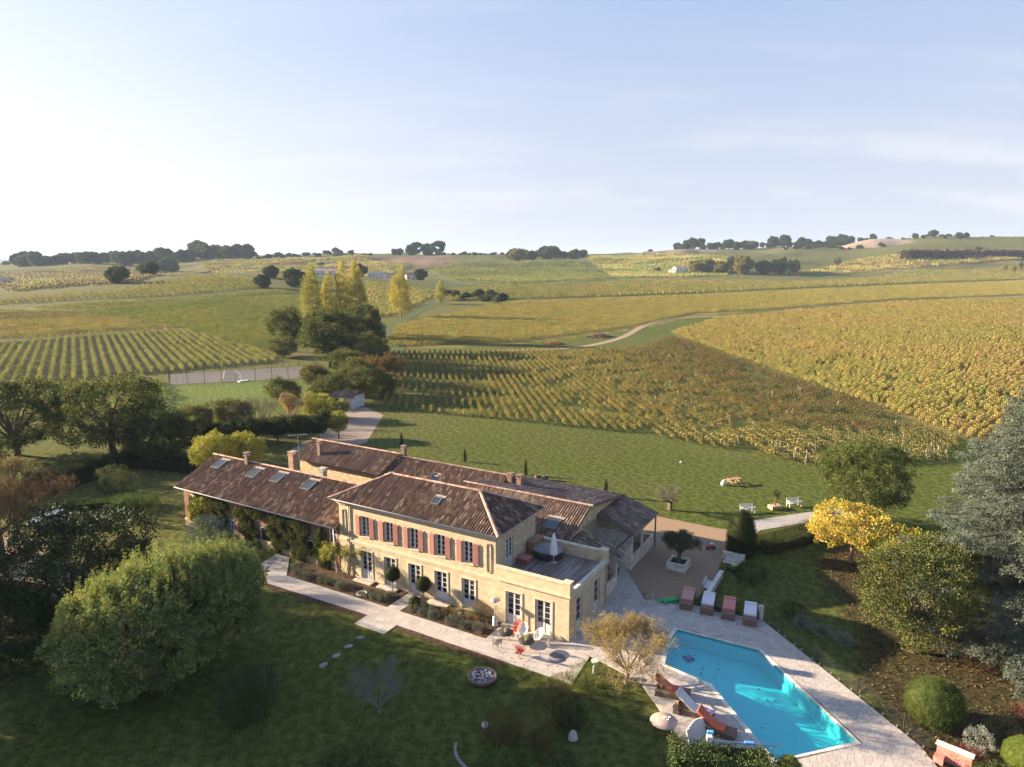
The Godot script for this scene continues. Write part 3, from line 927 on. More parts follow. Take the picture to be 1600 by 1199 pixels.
func pipe(parent: Node, called: String, p: Vector3, q: Vector3, r: float, c: Color, m: Material):
	var s := Shape.new(true)
	s.tube(p, q, r, r, 8, c)
	part(called, s.done(), m, parent)

func skylight(parent: Node, o: Vector3, eu: Vector3, ev: Vector3, w: float, h: float, label := ""):
	eu = eu.normalized(); ev = ev.normalized()
	var n := eu.cross(ev).normalized()
	if n.y < 0: n = -n
	var bs := Basis(eu, n, eu.cross(n))
	var s := Shape.new()
	var g := Color(0.1, 0.1, 0.1)
	s.box(o - eu * (w / 2) + n * 0.12, Vector3(0.1, 0.16, h + 0.1), g, bs); s.box(o + eu * (w / 2) + n * 0.12, Vector3(0.1, 0.16, h + 0.1), g, bs)
	s.box(o - ev * (h / 2) + n * 0.12, Vector3(w - 0.1, 0.16, 0.1), g, bs); s.box(o + ev * (h / 2) + n * 0.12, Vector3(w - 0.1, 0.16, 0.1), g, bs)
	s.box(o + ev * (h / 2 + 0.2) + n * 0.06, Vector3(w + 0.3, 0.06, 0.3), Color(0.4, 0.36, 0.34), bs)
	var f := part("skylight", s.done(), M.paint, parent)
	if label: f.set_meta("label", label)
	var gl := Shape.new()
	gl.box(o + n * 0.15, Vector3(w - 0.1, 0.03, h - 0.1), Color.WHITE, bs)
	part("pane", gl.done(), M.skyglass, f)

func chimney(parent: Node, p: Vector3, w: float, d: float, h: float, c: Color, pots := 0, label := "", cap := true):
	var s := Shape.new()
	var rows := int(h / 0.22)
	for r in rows:
		var k := rng.randf_range(0.85, 1.1)
		s.box(p + Vector3(0, -0.6 + (r + 0.5) * (h + 0.6) / rows, 0), Vector3(w + rng.randf_range(-0.012, 0.012), (h + 0.6) / rows - 0.012, d + rng.randf_range(-0.012, 0.012)), c * k)
	s.box(p + Vector3(0, h / 2 - 0.3, 0), Vector3(w - 0.03, h + 0.58, d - 0.03), c * 0.7)
	var o := part("chimney", s.done(), M.stone, parent)
	if label: o.set_meta("label", label)
	var t := Shape.new()
	t.box(p + Vector3(0, h + 0.05, 0), Vector3(w + 0.16, 0.1, d + 0.16), c * 0.95)
	if cap:
		for x in [-1, 1]:
			for z in [-1, 1]: t.box(p + Vector3(x * w * 0.4, h + 0.2, z * d * 0.4), Vector3(0.1, 0.2, 0.1), c * 0.8)
		t.box(p + Vector3(0, h + 0.34, 0), Vector3(w + 0.16, 0.07, d + 0.16), c * 0.9)
	part("chimney_cap", t.done(), M.stone, o)

func make_house():
	var pal := [Color(0.2, 0.105, 0.08), Color(0.15, 0.085, 0.068), Color(0.25, 0.14, 0.108), Color(0.17, 0.11, 0.09), Color(0.3, 0.18, 0.14), Color(0.13, 0.08, 0.07)]
	var pale := [Color(0.3, 0.18, 0.14), Color(0.24, 0.13, 0.1), Color(0.38, 0.26, 0.2), Color(0.3, 0.21, 0.17), Color(0.2, 0.11, 0.09)]
	rng.seed = 11
	# ---- main house
	var h := building("main_house", "two storey cream stone house with pink shutters and hipped tile roof", "house", 0, 0)
	var doors := [13.36, 10.7, 8.03, 5.3, 2.6]
	var holes := []
	for a in doors:
		holes.append([a - 0.62, a + 0.62, 0.1, 2.7]); holes.append([a - 0.5, a + 0.5, 4.1, 5.9])
	var s := Shape.new()
	abox(s, 0.21, 16.4, 0.205, 6.5, -0.3, 6.98, CREAM)
	part("wall", s.done(), M.plaster, h)
	ashlar(h, 0.0, 16.4, 0.0, 0.0, 6.98, holes, 21)
	ashlar(h, 0.21, 6.5, 0.0, 0.0, 6.98, [[1.65, 2.75, 3.55, 6.0]], 22, true)
	s = Shape.new()                                                           # belt course, cornice
	abox(s, -0.06, 16.46, -0.1, -0.006, 3.28, 3.46, CREAM2); abox(s, -0.03, 16.43, -0.05, -0.006, 3.1, 3.277, CREAM)
	part("belt_course", s.done(), M.stone, h)
	s = Shape.new()
	abox(s, -0.12, 16.5, -0.12, -0.006, 6.62, 6.8, CREAM2); abox(s, -0.25, 16.6, -0.25, -0.006, 6.803, 6.985, CREAM2)
	abox(s, -0.25, -0.006, 0.0, 6.6, 6.803, 6.985, CREAM2)
	part("cornice", s.done(), M.stone, h)
	for a in doors:
		casement(h, "window", L(a, 0.17, 4.1), 0, 1.0, 1.8, 4, 0.0)
		casement(h, "french_door", L(a, 0.17, 0.1), 0, 1.24, 2.6, 4, 0.75)
		for k in [-1, 1]: shutter(h, L(a + k * 0.79, -0.1, 5.0), 0.5, 1.78, RED, k * -0.06)
		s = Shape.new()
		abox(s, a - 0.58, a + 0.58, -0.1, 0.16, 4.0, 4.095, CREAM2)
		part("window_sill", s.done(), M.stone, h)
		s = Shape.new()
		for q in [[a - 0.7, 1.4, 0.13, 2.6], [a + 0.7, 1.4, 0.13, 2.6], [a, 2.78, 1.53, 0.14]]:
			s = Shape.new(); s.box(L(q[0], -0.02, q[1]), Vector3(q[2], q[3], 0.05), CREAM2); part("door_surround", s.done(), M.stone, h)
	for a in [13.36, 10.7, 5.3]:
		s = Shape.new(); abox(s, a - 1.0, a + 1.0, -0.75, -0.006, 0.0, 0.14, Color(0.42, 0.38, 0.32)); part("door_step", s.done(), M.stone, h)
	casement(h, "balcony_door", L(0.17, 2.2, 3.55), PI / 2, 1.1, 2.4, 4, 0.75)
	for a in [0.62, 15.8]:                                                     # long eight sided mouldings at both ends of the facade
		s = Shape.new()
		var ring := [Vector2(-0.12, 3.75), Vector2(-0.2, 3.95), Vector2(-0.2, 5.95), Vector2(-0.12, 6.15), Vector2(0.12, 6.15), Vector2(0.2, 5.95), Vector2(0.2, 3.95), Vector2(0.12, 3.75)]
		for i in 8:
			var p: Vector2 = ring[i]; var q: Vector2 = ring[(i + 1) % 8]
			s.bar(L(a + p.x, -0.025, p.y), L(a + q.x, -0.025, q.y), 0.07, 0.06, CREAM * 0.8)
		part("wall_moulding", s.done(), M.stone, h)
	var e0 := -0.5; var e1 := 16.9; var f0 := -0.5; var f1 := 7.0; var he := 7.14; var hr := 8.93; var bm := 3.25; var r0 := 3.5; var r1 := 13.0
	var roof := Shape.new()
	abox(roof, -0.35, 16.75, -0.35, 6.85, 6.99, 7.06, Color(0.4, 0.3, 0.2))
	part("soffit", roof.done(), M.wood, h)
	var rf := h
	var vl := Vector2(bm - f0, hr - he).length()
	tiled(rf, L(e1, f0, he), L(e0, f0, he) - L(e1, f0, he), L(e1, bm, hr) - L(e1, f0, he), [0, 0, e1 - e0, 0, e1 - r0, vl, e1 - r1, vl], 31, pal)
	tiled(rf, L(e1, f1, he), L(e0, f1, he) - L(e1, f1, he), L(e1, bm, hr) - L(e1, f1, he), [0, 0, e1 - e0, 0, e1 - r0, vl, e1 - r1, vl], 32, pal)
	var vr := Vector2(r0 - e0, hr - he).length()
	tiled(rf, L(e0, f0, he), L(e0, f1, he) - L(e0, f0, he), L(r0, f0, hr) - L(e0, f0, he), [0, 0, f1 - f0, 0, bm - f0, vr], 33, pal)
	var vw := Vector2(e1 - r1, hr - he).length()
	tiled(rf, L(e1, f0, he), L(e1, f1, he) - L(e1, f0, he), L(r1, f0, hr) - L(e1, f0, he), [0, 0, f1 - f0, 0, bm - f0, vw], 34, pal)
	for q in [[e0, f0, r0], [e0, f1, r0], [e1, f0, r1], [e1, f1, r1]]: ridge(rf, L(q[0], q[1], he + 0.04), L(q[2], bm, hr + 0.04))
	ridge(rf, L(r1, bm, hr + 0.05), L(r0, bm, hr + 0.05))
	gutter(h, L(e1, f0 - 0.06, he - 0.06), L(e0, f0 - 0.06, he - 0.06)); gutter(h, L(e0 - 0.06, f0, he - 0.06), L(e0 - 0.06, f1, he - 0.06), Color(0.3, 0.28, 0.26))
	pipe(h, "downpipe", L(15.2, -0.08, 0.0), L(15.2, -0.08, 6.9), 0.05, Color(0.3, 0.25, 0.2), M.paint)
	skylight(h, L(6.6, 1.4, 8.05), L(0, 0, 0) - L(1, 0, 0), L(0, bm, hr) - L(0, f0, he), 0.75, 0.8, "small dark rooflight")
	# ---- annex with roof terrace
	var an := building("terrace_annex", "single storey cream stone annex with a wooden roof terrace", "house", -6.5, -0.3)
	s = Shape.new()
	abox(s, -0.005, -6.29, -0.095, 6.9, -0.3, 3.5, CREAM)
	part("wall", s.done(), M.plaster, an)
	ashlar(an, -6.5, -0.02, -0.3, 0.0, 3.55, [[-2.42, -1.1, 0.1, 2.8], [-5.0, -3.68, 0.1, 2.8]], 41)
	ashlar(an, -0.09, 6.9, -6.5, 0.0, 3.55, [[0.95, 2.05, 0.1, 2.9], [4.3, 5.4, 0.1, 2.9]], 42, true)
	casement(an, "french_door", L(-1.76, -0.13, 0.1), 0, 1.32, 2.7, 4, 0.75); casement(an, "french_door", L(-4.34, -0.13, 0.1), 0, 1.32, 2.7, 4, 0.75)
	casement(an, "side_door", L(-6.33, 1.5, 0.1), PI / 2, 1.1, 2.8, 3, 0.8, 1); casement(an, "side_door", L(-6.33, 4.85, 0.1), PI / 2, 1.1, 2.8, 3, 0.8, 1)
	for a in [-1.76, -4.34]:
		for q in [[a - 0.75, 1.45, 0.14, 2.7], [a + 0.75, 1.45, 0.14, 2.7], [a, 2.87, 1.64, 0.14]]:
			s = Shape.new(); s.box(L(q[0], -0.32, q[1]), Vector3(q[2], q[3], 0.05), CREAM2); part("door_surround", s.done(), M.stone, an)
		s = Shape.new(); abox(s, a - 0.9, a + 0.9, -0.9, -0.306, 0.0, 0.13, Color(0.42, 0.38, 0.32)); part("door_step", s.done(), M.stone, an)
	s = Shape.new()
	abox(s, -6.62, -0.1, -0.44, -0.12, 3.554, 3.72, CREAM2); abox(s, -6.62, -6.3, -0.118, 7.0, 3.554, 3.72, CREAM2)
	part("cornice", s.done(), M.stone, an)
	s = Shape.new()                                                           # parapets and corner posts
	abox(s, -5.96, -0.1, -0.3, 0.0, 3.724, 4.5, CREAM); abox(s, -5.96, -0.1, -0.36, 0.05, 4.504, 4.62, CREAM2)
	abox(s, -5.96, -0.005, 6.6, 6.9, 3.504, 4.45, CREAM); abox(s, -5.96, -0.005, 6.55, 6.95, 4.454, 4.56, CREAM2)
	for b in [-0.36, 6.45]:
		abox(s, -6.56, -5.964, b, b + 0.56, 3.724, 4.62, CREAM); abox(s, -6.6, -5.93, b - 0.04, b + 0.6, 4.624, 4.72, CREAM2)
	abox(s, -6.5, -6.2, 0.204, 6.446, 3.724, 3.8, Color(0.45, 0.42, 0.38))
	part("parapet", s.done(), M.stone, an)
	s = Shape.new()
	rng.seed = 43
	var x := -0.12
	while x > -6.15:
		var b := 0.06
		while b < 6.55:
			var l := minf(rng.randf_range(1.6, 3.2), 6.58 - b)
			if l > 0.05: abox(s, x, x - 0.138, b, b + l - 0.008, 3.53, 3.56 + rng.randf() * 0.004, pick([Color(0.16, 0.125, 0.11), Color(0.2, 0.16, 0.145), Color(0.13, 0.105, 0.1), Color(0.24, 0.2, 0.19)]))
			b += l
		x -= 0.145
	part("deck_board", s.done(), M.wood, an, "stuff")
	s = Shape.new()
	abox(s, -6.28, -6.26, 5.0, 6.44, 3.8, 4.55)
	part("glass_screen", s.done(), M.glass, an)
	pipe(an, "downpipe", L(-6.58, 6.5, 0.0), L(-6.58, 6.5, 3.5), 0.05, Color(0.3, 0.27, 0.24), M.paint)
	# ---- left wing
	var w := building("left_wing", "long ivy clad wing with dark red shutters and four rooflights", "house", 27, 0.2)
	profile(w, "wall", 16.43, 38.9, [0.2, -0.3, 9.8, -0.3, 9.8, 4.3, 4.6, 6.45, 0.2, 4.55], Color(0.25, 0.16, 0.105), M.plaster)  # plaster tone darkened: the tree shade on this front is put into it
	s = Shape.new()
	abox(s, 16.45, 38.93, 0.1, 0.196, -0.1, 0.9, Color(0.45, 0.35, 0.22))
	part("plinth", s.done(), M.stone, w)
	var wr := w
	slope(wr, 16.43, 39.3, -0.5, 4.42, 4.6, 6.62, 51, pal)
	slope(wr, 16.43, 39.3, 10.2, 4.2, 4.6, 6.62, 52, [Color(0.13, 0.11, 0.11), Color(0.16, 0.13, 0.125), Color(0.2, 0.16, 0.15), Color(0.12, 0.09, 0.085)])
	ridge(wr, L(39.3, 4.6, 6.67), L(17.0, 4.6, 6.67))
	gutter(w, L(39.3, -0.56, 4.36), L(16.6, -0.56, 4.36), Color(0.6, 0.55, 0.5))
	pipe(w, "downpipe", L(16.7, -0.3, 0.0), L(16.7, -0.5, 4.3), 0.05, Color(0.55, 0.5, 0.45), M.paint)
	var su := L(0, 0, 0) - L(1, 0, 0); var sv := L(0, 4.6, 6.62) - L(0, -0.5, 4.42)
	for q in [[37.0, 3.4], [31.35, 3.25], [27.9, 3.35], [23.5, 3.3]]:
		skylight(w, L(q[0], q[1], 4.42 + (q[1] + 0.5) * 0.4314), su, sv, 1.15, 1.35)
	chimney(wr, L(33.6, 4.3, 6.4), 0.45, 0.45, 1.0, Color(0.15, 0.12, 0.1), 0, "stone chimney on the ridge")
	chimney(wr, L(31.5, 8.6, 4.85), 0.75, 0.65, 1.9, Color(0.32, 0.21, 0.14), 0, "tall brick chimney beside the aerial")
	chimney(wr, L(26.0, 7.6, 5.3), 0.65, 0.55, 0.7, Color(0.34, 0.32, 0.29), 0, "squat pale chimney")
	for q in [[37.4, 0.9, 3.6], [24.6, 2.3, 3.9], [20.7, 2.3, 3.9], [29.6, 2.5, 3.9], [17.4, 2.4, 3.9]]:   # upper windows between shutters
		casement(w, "window", L(q[0], 0.19, q[1] + 0.1), 0, 0.95, q[2] - q[1] - 0.1, 3, 0.0)
		for k in [-1, 1]: shutter(w, L(q[0] + k * 0.8, 0.12, (q[1] + q[2]) / 2), 0.55, q[2] - q[1], RED * 0.75)
	for q in [[26.3, 0.5, 2.2, 1.7], [19.9, 0.35, 2.2, 1.9], [22.9, 0.1, 2.4, 1.0], [17.3, 0.4, 1.9, 0.8], [31.5, 0.5, 2.1, 1.0]]:
		var wi := casement(w, "door" if q[0] == 22.9 else "window", L(q[0], 0.16, q[1]), 0, q[3], q[2] - q[1], 1 if q[3] > 1.2 else 3, 0.0, 1 if q[3] > 1.2 else 2)
	for q in [[30.6, 1.2], [16.9, 1.1], [18.1, 1.1]]: shutter(w, L(q[0], 0.1, q[1]), 0.5, 1.6, RED * 0.8)
	# ---- rear building
	var rb := building("rear_building", "low rear building with a long patched tile roof", "house", 20, 12.3)
	profile(rb, "wall", 8.4, 34.7, [12.5, -0.3, 18.0, -0.3, 18.0, 4.85, 15.25, 5.9, 12.5, 4.85], Color(0.48, 0.38, 0.25), M.plaster)
	var rr := rb
	var mild := [Color(0.23, 0.13, 0.105), Color(0.19, 0.11, 0.09), Color(0.27, 0.17, 0.135), Color(0.22, 0.15, 0.125)]
	slope(rr, 21.8, 35.1, 11.8, 5.05, 15.2, 6.55, 61, mild); slope(rr, 21.8, 35.1, 18.6, 5.05, 15.2, 6.55, 62, mild)
	slope(rr, 7.9, 21.78, 12.2, 4.9, 15.3, 6.25, 63, pal); slope(rr, 7.9, 21.78, 18.4, 4.9, 15.3, 6.25, 64, pal)
	ridge(rr, L(35.1, 15.2, 6.6), L(21.8, 15.2, 6.6)); ridge(rr, L(21.7, 15.3, 6.3), L(7.9, 15.3, 6.3))
	chimney(rr, L(31.9, 13.0, 5.5), 0.42, 0.42, 1.4, Color(0.22, 0.15, 0.12), 0, "slim square chimney")
	chimney(rr, L(21.9, 16.0, 6.1), 0.42, 0.42, 0.9, Color(0.17, 0.13, 0.11), 0, "dark chimney behind the ridge")
	# satellite dish on its own stub
	s = Shape.new(true)
	s.lathe([Vector2(0.02, 0.0), Vector2(0.25, 0.03), Vector2(0.45, 0.11), Vector2(0.44, 0.13), Vector2(0.24, 0.055), Vector2(0.02, 0.03)], Vector3.ZERO, 16, Color(0.16, 0.17, 0.18))
	s.tube(Vector3(0, 0, 0), Vector3(0, 0.6, -0.1), 0.015, 0.015, 5, Color(0.3, 0.3, 0.3))
	var dish := thing("satellite_dish", "dark satellite dish on a stone stub between the roofs", "satellite dish", hw(13.6, 10.9, 5.0), HOUSE_TURN)
	var dd := part("dish", s.done(), M.paint, dish); dd.position = Vector3(0, 1.5, 0.3); dd.rotation = Vector3(1.15, 0.5, 0)
	s = Shape.new()
	s.box(Vector3(0, 0.5, 0), Vector3(0.6, 2.2, 0.6), Color(0.45, 0.37, 0.27)); s.box(Vector3(0, 1.68, 0), Vector3(0.75, 0.12, 0.75), Color(0.4, 0.3, 0.25))
	part("stub", s.done(), M.stone, dish)
	s = Shape.new()
	s.tube(Vector3(0, 0, 0), Vector3(0, 4.4, 0), 0.03, 0.025, 6, Color(0.45, 0.45, 0.45)); s.bar(Vector3(-1.0, 4.3, 0.3), Vector3(1.0, 4.3, -0.3), 0.03, 0.03, Color(0.5, 0.5, 0.5))
	for i in 9: s.bar(Vector3(-0.9 + i * 0.225, 4.3, 0.27 - i * 0.068) + Vector3(-0.1, 0, -0.35), Vector3(-0.9 + i * 0.225, 4.3, 0.27 - i * 0.068) + Vector3(0.1, 0, 0.35), 0.02, 0.02, Color(0.5, 0.5, 0.5))
	tag(part("television_aerial", s.done(), M.metal, self), "thin metal television aerial standing above the left wing roof", "aerial").position = hw(31.2, 9.2, 4.6)
	# ---- right block, lean-to and pergola
	var rg := building("right_block", "low block with pale tile roof, rooflight and lean-to veranda", "house", 3, 11.5)
	profile(rg, "wall", -2.65, 10.2, [7.0, -0.3, 19.6, -0.3, 19.6, 4.55, 11.5, 6.0, 7.0, 4.2], CREAM, M.plaster)
	var rgr := rg
	slope(rgr, -2.95, 10.5, 6.98, 4.36, 11.5, 6.22, 71, pale)
	slope(rgr, -2.95, 10.5, 20.0, 4.72, 11.5, 6.22, 72, [Color(0.24, 0.19, 0.2), Color(0.2, 0.155, 0.16), Color(0.29, 0.23, 0.225), Color(0.24, 0.15, 0.13)])
	ridge(rgr, L(10.5, 11.5, 6.27), L(-2.95, 11.5, 6.27))
	chimney(rgr, L(7.4, 14.9, 5.6), 0.5, 0.5, 0.8, Color(0.2, 0.12, 0.09), 0, "left of the two short brick chimneys"); chimney(rgr, L(6.3, 14.9, 5.6), 0.5, 0.5, 0.8, Color(0.2, 0.12, 0.09), 0, "right of the two short brick chimneys")
	skylight(rg, L(-0.55, 8.6, 4.36 + 1.62 * 0.4115), su, L(0, 11.5, 6.22) - L(0, 6.98, 4.36), 1.25, 1.35, "large dark rooflight")
	var lt := func(b0: float, b1: float, a1: float, h0: float, sd: int):
		var o := L(a1, b0, h0)
		tiled(rgr, o, L(a1, b1, h0) - o, L(-2.7, b0, h0 + (-2.7 - a1) * 0.33) - o, [0, 0, b1 - b0, 0, b1 - b0, Vector2(-2.7 - a1, (-2.7 - a1) * 0.33).length(), 0, Vector2(-2.7 - a1, (-2.7 - a1) * 0.33).length()], sd, [Color(0.26, 0.17, 0.15), Color(0.2, 0.13, 0.115), Color(0.3, 0.22, 0.2), Color(0.22, 0.165, 0.16), Color(0.33, 0.2, 0.16)])
	lt.call(13.5, 20.0, -6.3, 3.5, 73)
	lt.call(6.96, 10.1, -6.6, 3.05, 74)
	for i in 11:                                                              # pergola bars between the two lean-to roofs
		var b := 10.3 + i * 0.31
		s = Shape.new()
		s.bar(L(-6.75, b, 3.28), L(-2.75, b, 4.6), 0.06, 0.035, Color(0.06, 0.065, 0.07))
		part("pergola_bar", s.done(), M.paint, rg)
	s = Shape.new()
	s.bar(L(-6.0, 10.1, 3.4), L(-6.0, 13.7, 3.4), 0.12, 0.16, Color(0.05, 0.06, 0.065))
	part("pergola_beam", s.done(), M.paint, rg)
	var cw := Color(0.56, 0.5, 0.42)
	s = Shape.new()
	abox(s, -5.85, -2.66, 13.6, 13.8, -0.1, 3.45, cw); abox(s, -6.1, -5.86, 13.55, 14.0, -0.1, 3.4, cw)
	abox(s, -6.05, -5.85, 14.004, 20.0, -0.1, 1.15, cw); abox(s, -5.84, -2.66, 19.8, 20.0, -0.1, 1.15, cw)
	abox(s, -6.15, -5.95, 7.0, 10.0, -0.1, 1.1, cw)
	abox(s, -5.94, -2.66, 9.9, 10.05, -0.1, 2.9, cw)
	part("veranda_wall", s.done(), M.plaster, rg)
	for q in [[-6.05, 10.0, 3.1, 0.2], [-6.0, 16.6, 3.4, 0.16], [-6.2, 19.9, 3.4, 0.12], [-4.4, 19.9, 3.8, 0.14]]:
		s = Shape.new()
		s.box(L(q[0], q[1], q[2] / 2), Vector3(q[3], q[2], q[3]), Color(0.62, 0.59, 0.55) if q[3] > 0.13 else Color(0.1, 0.1, 0.1))
		part("veranda_post", s.done(), M.paint, rg)
	gutter(rg, L(-6.4, 13.4, 3.44), L(-6.4, 20.05, 3.44), Color(0.15, 0.14, 0.14)); gutter(rg, L(-6.7, 6.95, 2.98), L(-6.7, 10.1, 2.98), Color(0.15, 0.14, 0.14))
	# low dark link roof between main house and rear building
	var lk := building("link_building", "small dark roofed link between the main house and rear building", "outbuilding", 14, 9)
	profile(lk, "wall", 11.2, 16.4, [7.2, -0.3, 11.2, -0.3, 11.2, 3.9, 7.2, 4.8], Color(0.4, 0.32, 0.2), M.plaster)
	slope(lk, 11.0, 16.6, 11.6, 3.9, 7.05, 4.95, 81, pal)

# ---------------------------------------------------------------- trees and plants
func blob(lobes: Array, n: int, size: float, shell := 0.55, rough := 0.3, gap := -0.28, pal := [], tip := 0.0, at := [], col := [], spin := true) -> Array:
	# lobes: [centre, radii]; clumps sit mostly in the outer shell, pushed in and out by noise, with gaps
	var wt := []; var sum := 0.0
	for l in lobes:
		sum += pow(l[1].x * l[1].y * l[1].z, 0.66); wt.append(sum)
	var sd := rng.randf() * 500
	var made := 0; var tries := 0
	while made < n and tries < n * 4:
		tries += 1
		var r := rng.randf() * sum
		var k := 0
		while wt[k] < r: k += 1
		var d := rdir()
		var q := noise.get_noise_3d(d.x * 60 + k * 100 + sd, d.y * 60, d.z * 60)
		var f := lerpf(pow(rng.randf(), 0.4), 1.0, shell) * (1.0 + q * rough)
		var p: Vector3 = lobes[k][0] + d * lobes[k][1] * f
		if noise.get_noise_3d(p.x * 14 / size * 0.5 + sd, p.y * 14 / size * 0.5, p.z * 14 / size * 0.5) < gap: continue
		var inside := false
		for j in lobes.size():
			if j != k and ((p - lobes[j][0]) / lobes[j][1]).length() < 0.65: inside = true
		if inside or p.y < 0.1: continue
		made += 1
		var s := size * rng.randf_range(0.55, 1.4)
		var bs := rbasis(s) if spin else Basis(Vector3.UP, rng.randf() * TAU).scaled(Vector3(s, s, s))
		at.append(Transform3D(bs, p))
		var c := pick(pal)
		var u := 1.0 + 0.35 * noise.get_noise_3d(p.x * 8 + 50, p.y * 8, p.z * 8)
		col.append(Color(c.r * u, c.g * u, c.b * u))
	return [at, col]

func limbs(parent: Node, h: float, r: float, ends: Array, c: Color, called := "trunk"):
	var s := Shape.new(true)
	var p := Vector3(0, -0.3, 0)
	var q := Vector3(rng.randfn(0, 0.04) * h, h, rng.randfn(0, 0.04) * h)
	var mid := p.lerp(q, 0.5) + Vector3(rng.randfn(0, 0.02), 0, rng.randfn(0, 0.02)) * h
	s.tube(p, p + Vector3(0, 0.5, 0), r * 1.5, r * 1.05, 9, c); s.tube(p + Vector3(0, 0.5, 0), mid, r * 1.05, r * 0.85, 9, c); s.tube(mid, q, r * 0.85, r * 0.65, 9, c)
	for e in ends:
		var a := mid.lerp(q, rng.randf_range(0.3, 1.0))
		var m: Vector3 = a.lerp(e, 0.5) + Vector3(0, a.distance_to(e) * 0.12, 0)
		s.tube(a, m, r * 0.45, r * 0.3, 6, c); s.tube(m, e, r * 0.3, r * 0.08, 5, c)
	part(called, s.done(), M.bark, parent)

func leafy_tree(called: String, label: String, cat: String, at: Vector3, h: float, w: float, pal: Array, o := {}) -> Node3D:
	rng.seed = o.get("seed", int(absf(at.x * 31 + at.z * 17)) + 3)
	var t := thing(called, label, cat, at, 0.0, o.get("group", ""))
	var low: float = o.get("low", 0.22)                       # where the crown starts, as a share of the height
	var n_l: int = o.get("lobes", 8)
	var cy := h * (1 + low) / 2; var ry := h * (1 - low) / 2
	var lobes := [[Vector3(0, cy, 0), Vector3(w * o.get("core", 0.36), ry * 0.8, w * o.get("core", 0.36))]]
	for i in n_l:
		var a := TAU * (i + rng.randf() * 0.6) / n_l
		var e := rng.randf_range(-0.5, 0.75)
		var d := Vector3(cos(a) * sqrt(1 - e * e), e, sin(a) * sqrt(1 - e * e))
		var k := rng.randf_range(0.17, 0.27)
		lobes.append([Vector3(0, cy, 0) + d * Vector3(w * 0.3, ry * 0.62, w * 0.3), Vector3(w * k, minf(ry * 0.5, w * k), w * k)])
	var ends := []
	for l in lobes.slice(1): ends.append(l[0])
	limbs(t, maxf(h * low + ry * 0.5, 0.4), o.get("trunk", h * 0.03), ends, o.get("bark", Color(0.08, 0.065, 0.05)))
	var size: float = o.get("size", 0.7)
	var n := int(o.get("dense", 2.2) * (w * h) * PI / (size * size))
	var b := blob(lobes, n, size, o.get("shell", 0.55), o.get("rough", 0.3), o.get("gap", -0.28), pal)
	scatter("crown", o.get("mesh", K.leaf), o.get("mat", M.leaf), b[0], b[1], t)
	return t

func shrub(called: String, label: String, cat: String, at: Vector3, radii: Vector3, pal: Array, size := 0.35, mesh: Mesh = null, m: Material = null, dense := 3.0, rough := 0.22, group := "") -> Node3D:
	rng.seed = int(absf(at.x * 41 + at.z * 13)) + 7
	var t := thing(called, label, cat, at, 0.0, group)
	var lobes := [[Vector3(0, radii.y, 0), radii]]
	var n := int(dense * PI * 4 * pow(radii.x * radii.y * radii.z, 0.667) / (size * size * 2.0))
	var b := blob(lobes, n, size, 0.6, rough, -0.6, pal)
	scatter("foliage", mesh if mesh else K.fine, m if m else M.leaf, b[0], b[1], t)
	var s := Shape.new()
	s.tube(Vector3(0, -0.2, 0), Vector3(0, radii.y * 1.2, 0), 0.07 + radii.x * 0.03, 0.03, 6, Color(0.07, 0.055, 0.04))
	for i in 5: s.tube(Vector3(0, radii.y * 0.3, 0), Vector3(0, radii.y, 0) + rdir() * radii * 0.6, 0.035, 0.012, 4, Color(0.07, 0.055, 0.04))
	part("stem", s.done(), M.bark, t)
	return t

# clipped shapes: a dense even skin of small leaves over a closed core
func clipped(called: String, label: String, cat: String, at: Vector3, prof: Array, pal: Array, size := 0.16, stretch := Vector2.ONE, turn := 0.0, group := "", stem := 0.0) -> Node3D:
	rng.seed = int(absf(at.x * 29 + at.z * 19)) + 5
	var t := thing(called, label, cat, at, turn, group)
	var s := Shape.new(true)
	var inner := []
	for p in prof: inner.append(Vector2(maxf(p.x - size * 0.3, 0.0), p.y))
	s.lathe(inner, Vector3.ZERO, 18, pal[0] * 0.6, stretch)
	part("core", s.done(), M.leaf, t)
	var ts := []; var cs := []
	for k in prof.size() - 1:
		var p: Vector2 = prof[k]; var q: Vector2 = prof[k + 1]
		var area := PI * (p.x + q.x) * p.distance_to(q) * (stretch.x + stretch.y) / 2
		for i in int(area * 2.6 / (size * size)):
			var m := p.lerp(q, rng.randf()); var a := rng.randf() * TAU
			ts.append(Transform3D(rbasis(size * rng.randf_range(0.8, 1.35)), Vector3(cos(a) * m.x * stretch.x, m.y, sin(a) * m.x * stretch.y)))
			cs.append(pick(pal))
	scatter("foliage", K.fine, M.leaf, ts, cs, t)
	if stem > 0:
		pipe(t, "stem", Vector3(0, -0.1, 0), Vector3(0, stem, 0), 0.04, Color(0.1, 0.07, 0.05), M.bark)
	return t

func ball(r: float, y := 0.0) -> Array:
	var o := []
	for i in 9:
		var a := -PI / 2 + PI * i / 8
		o.append(Vector2(cos(a) * r, y + sin(a) * r))
	return o

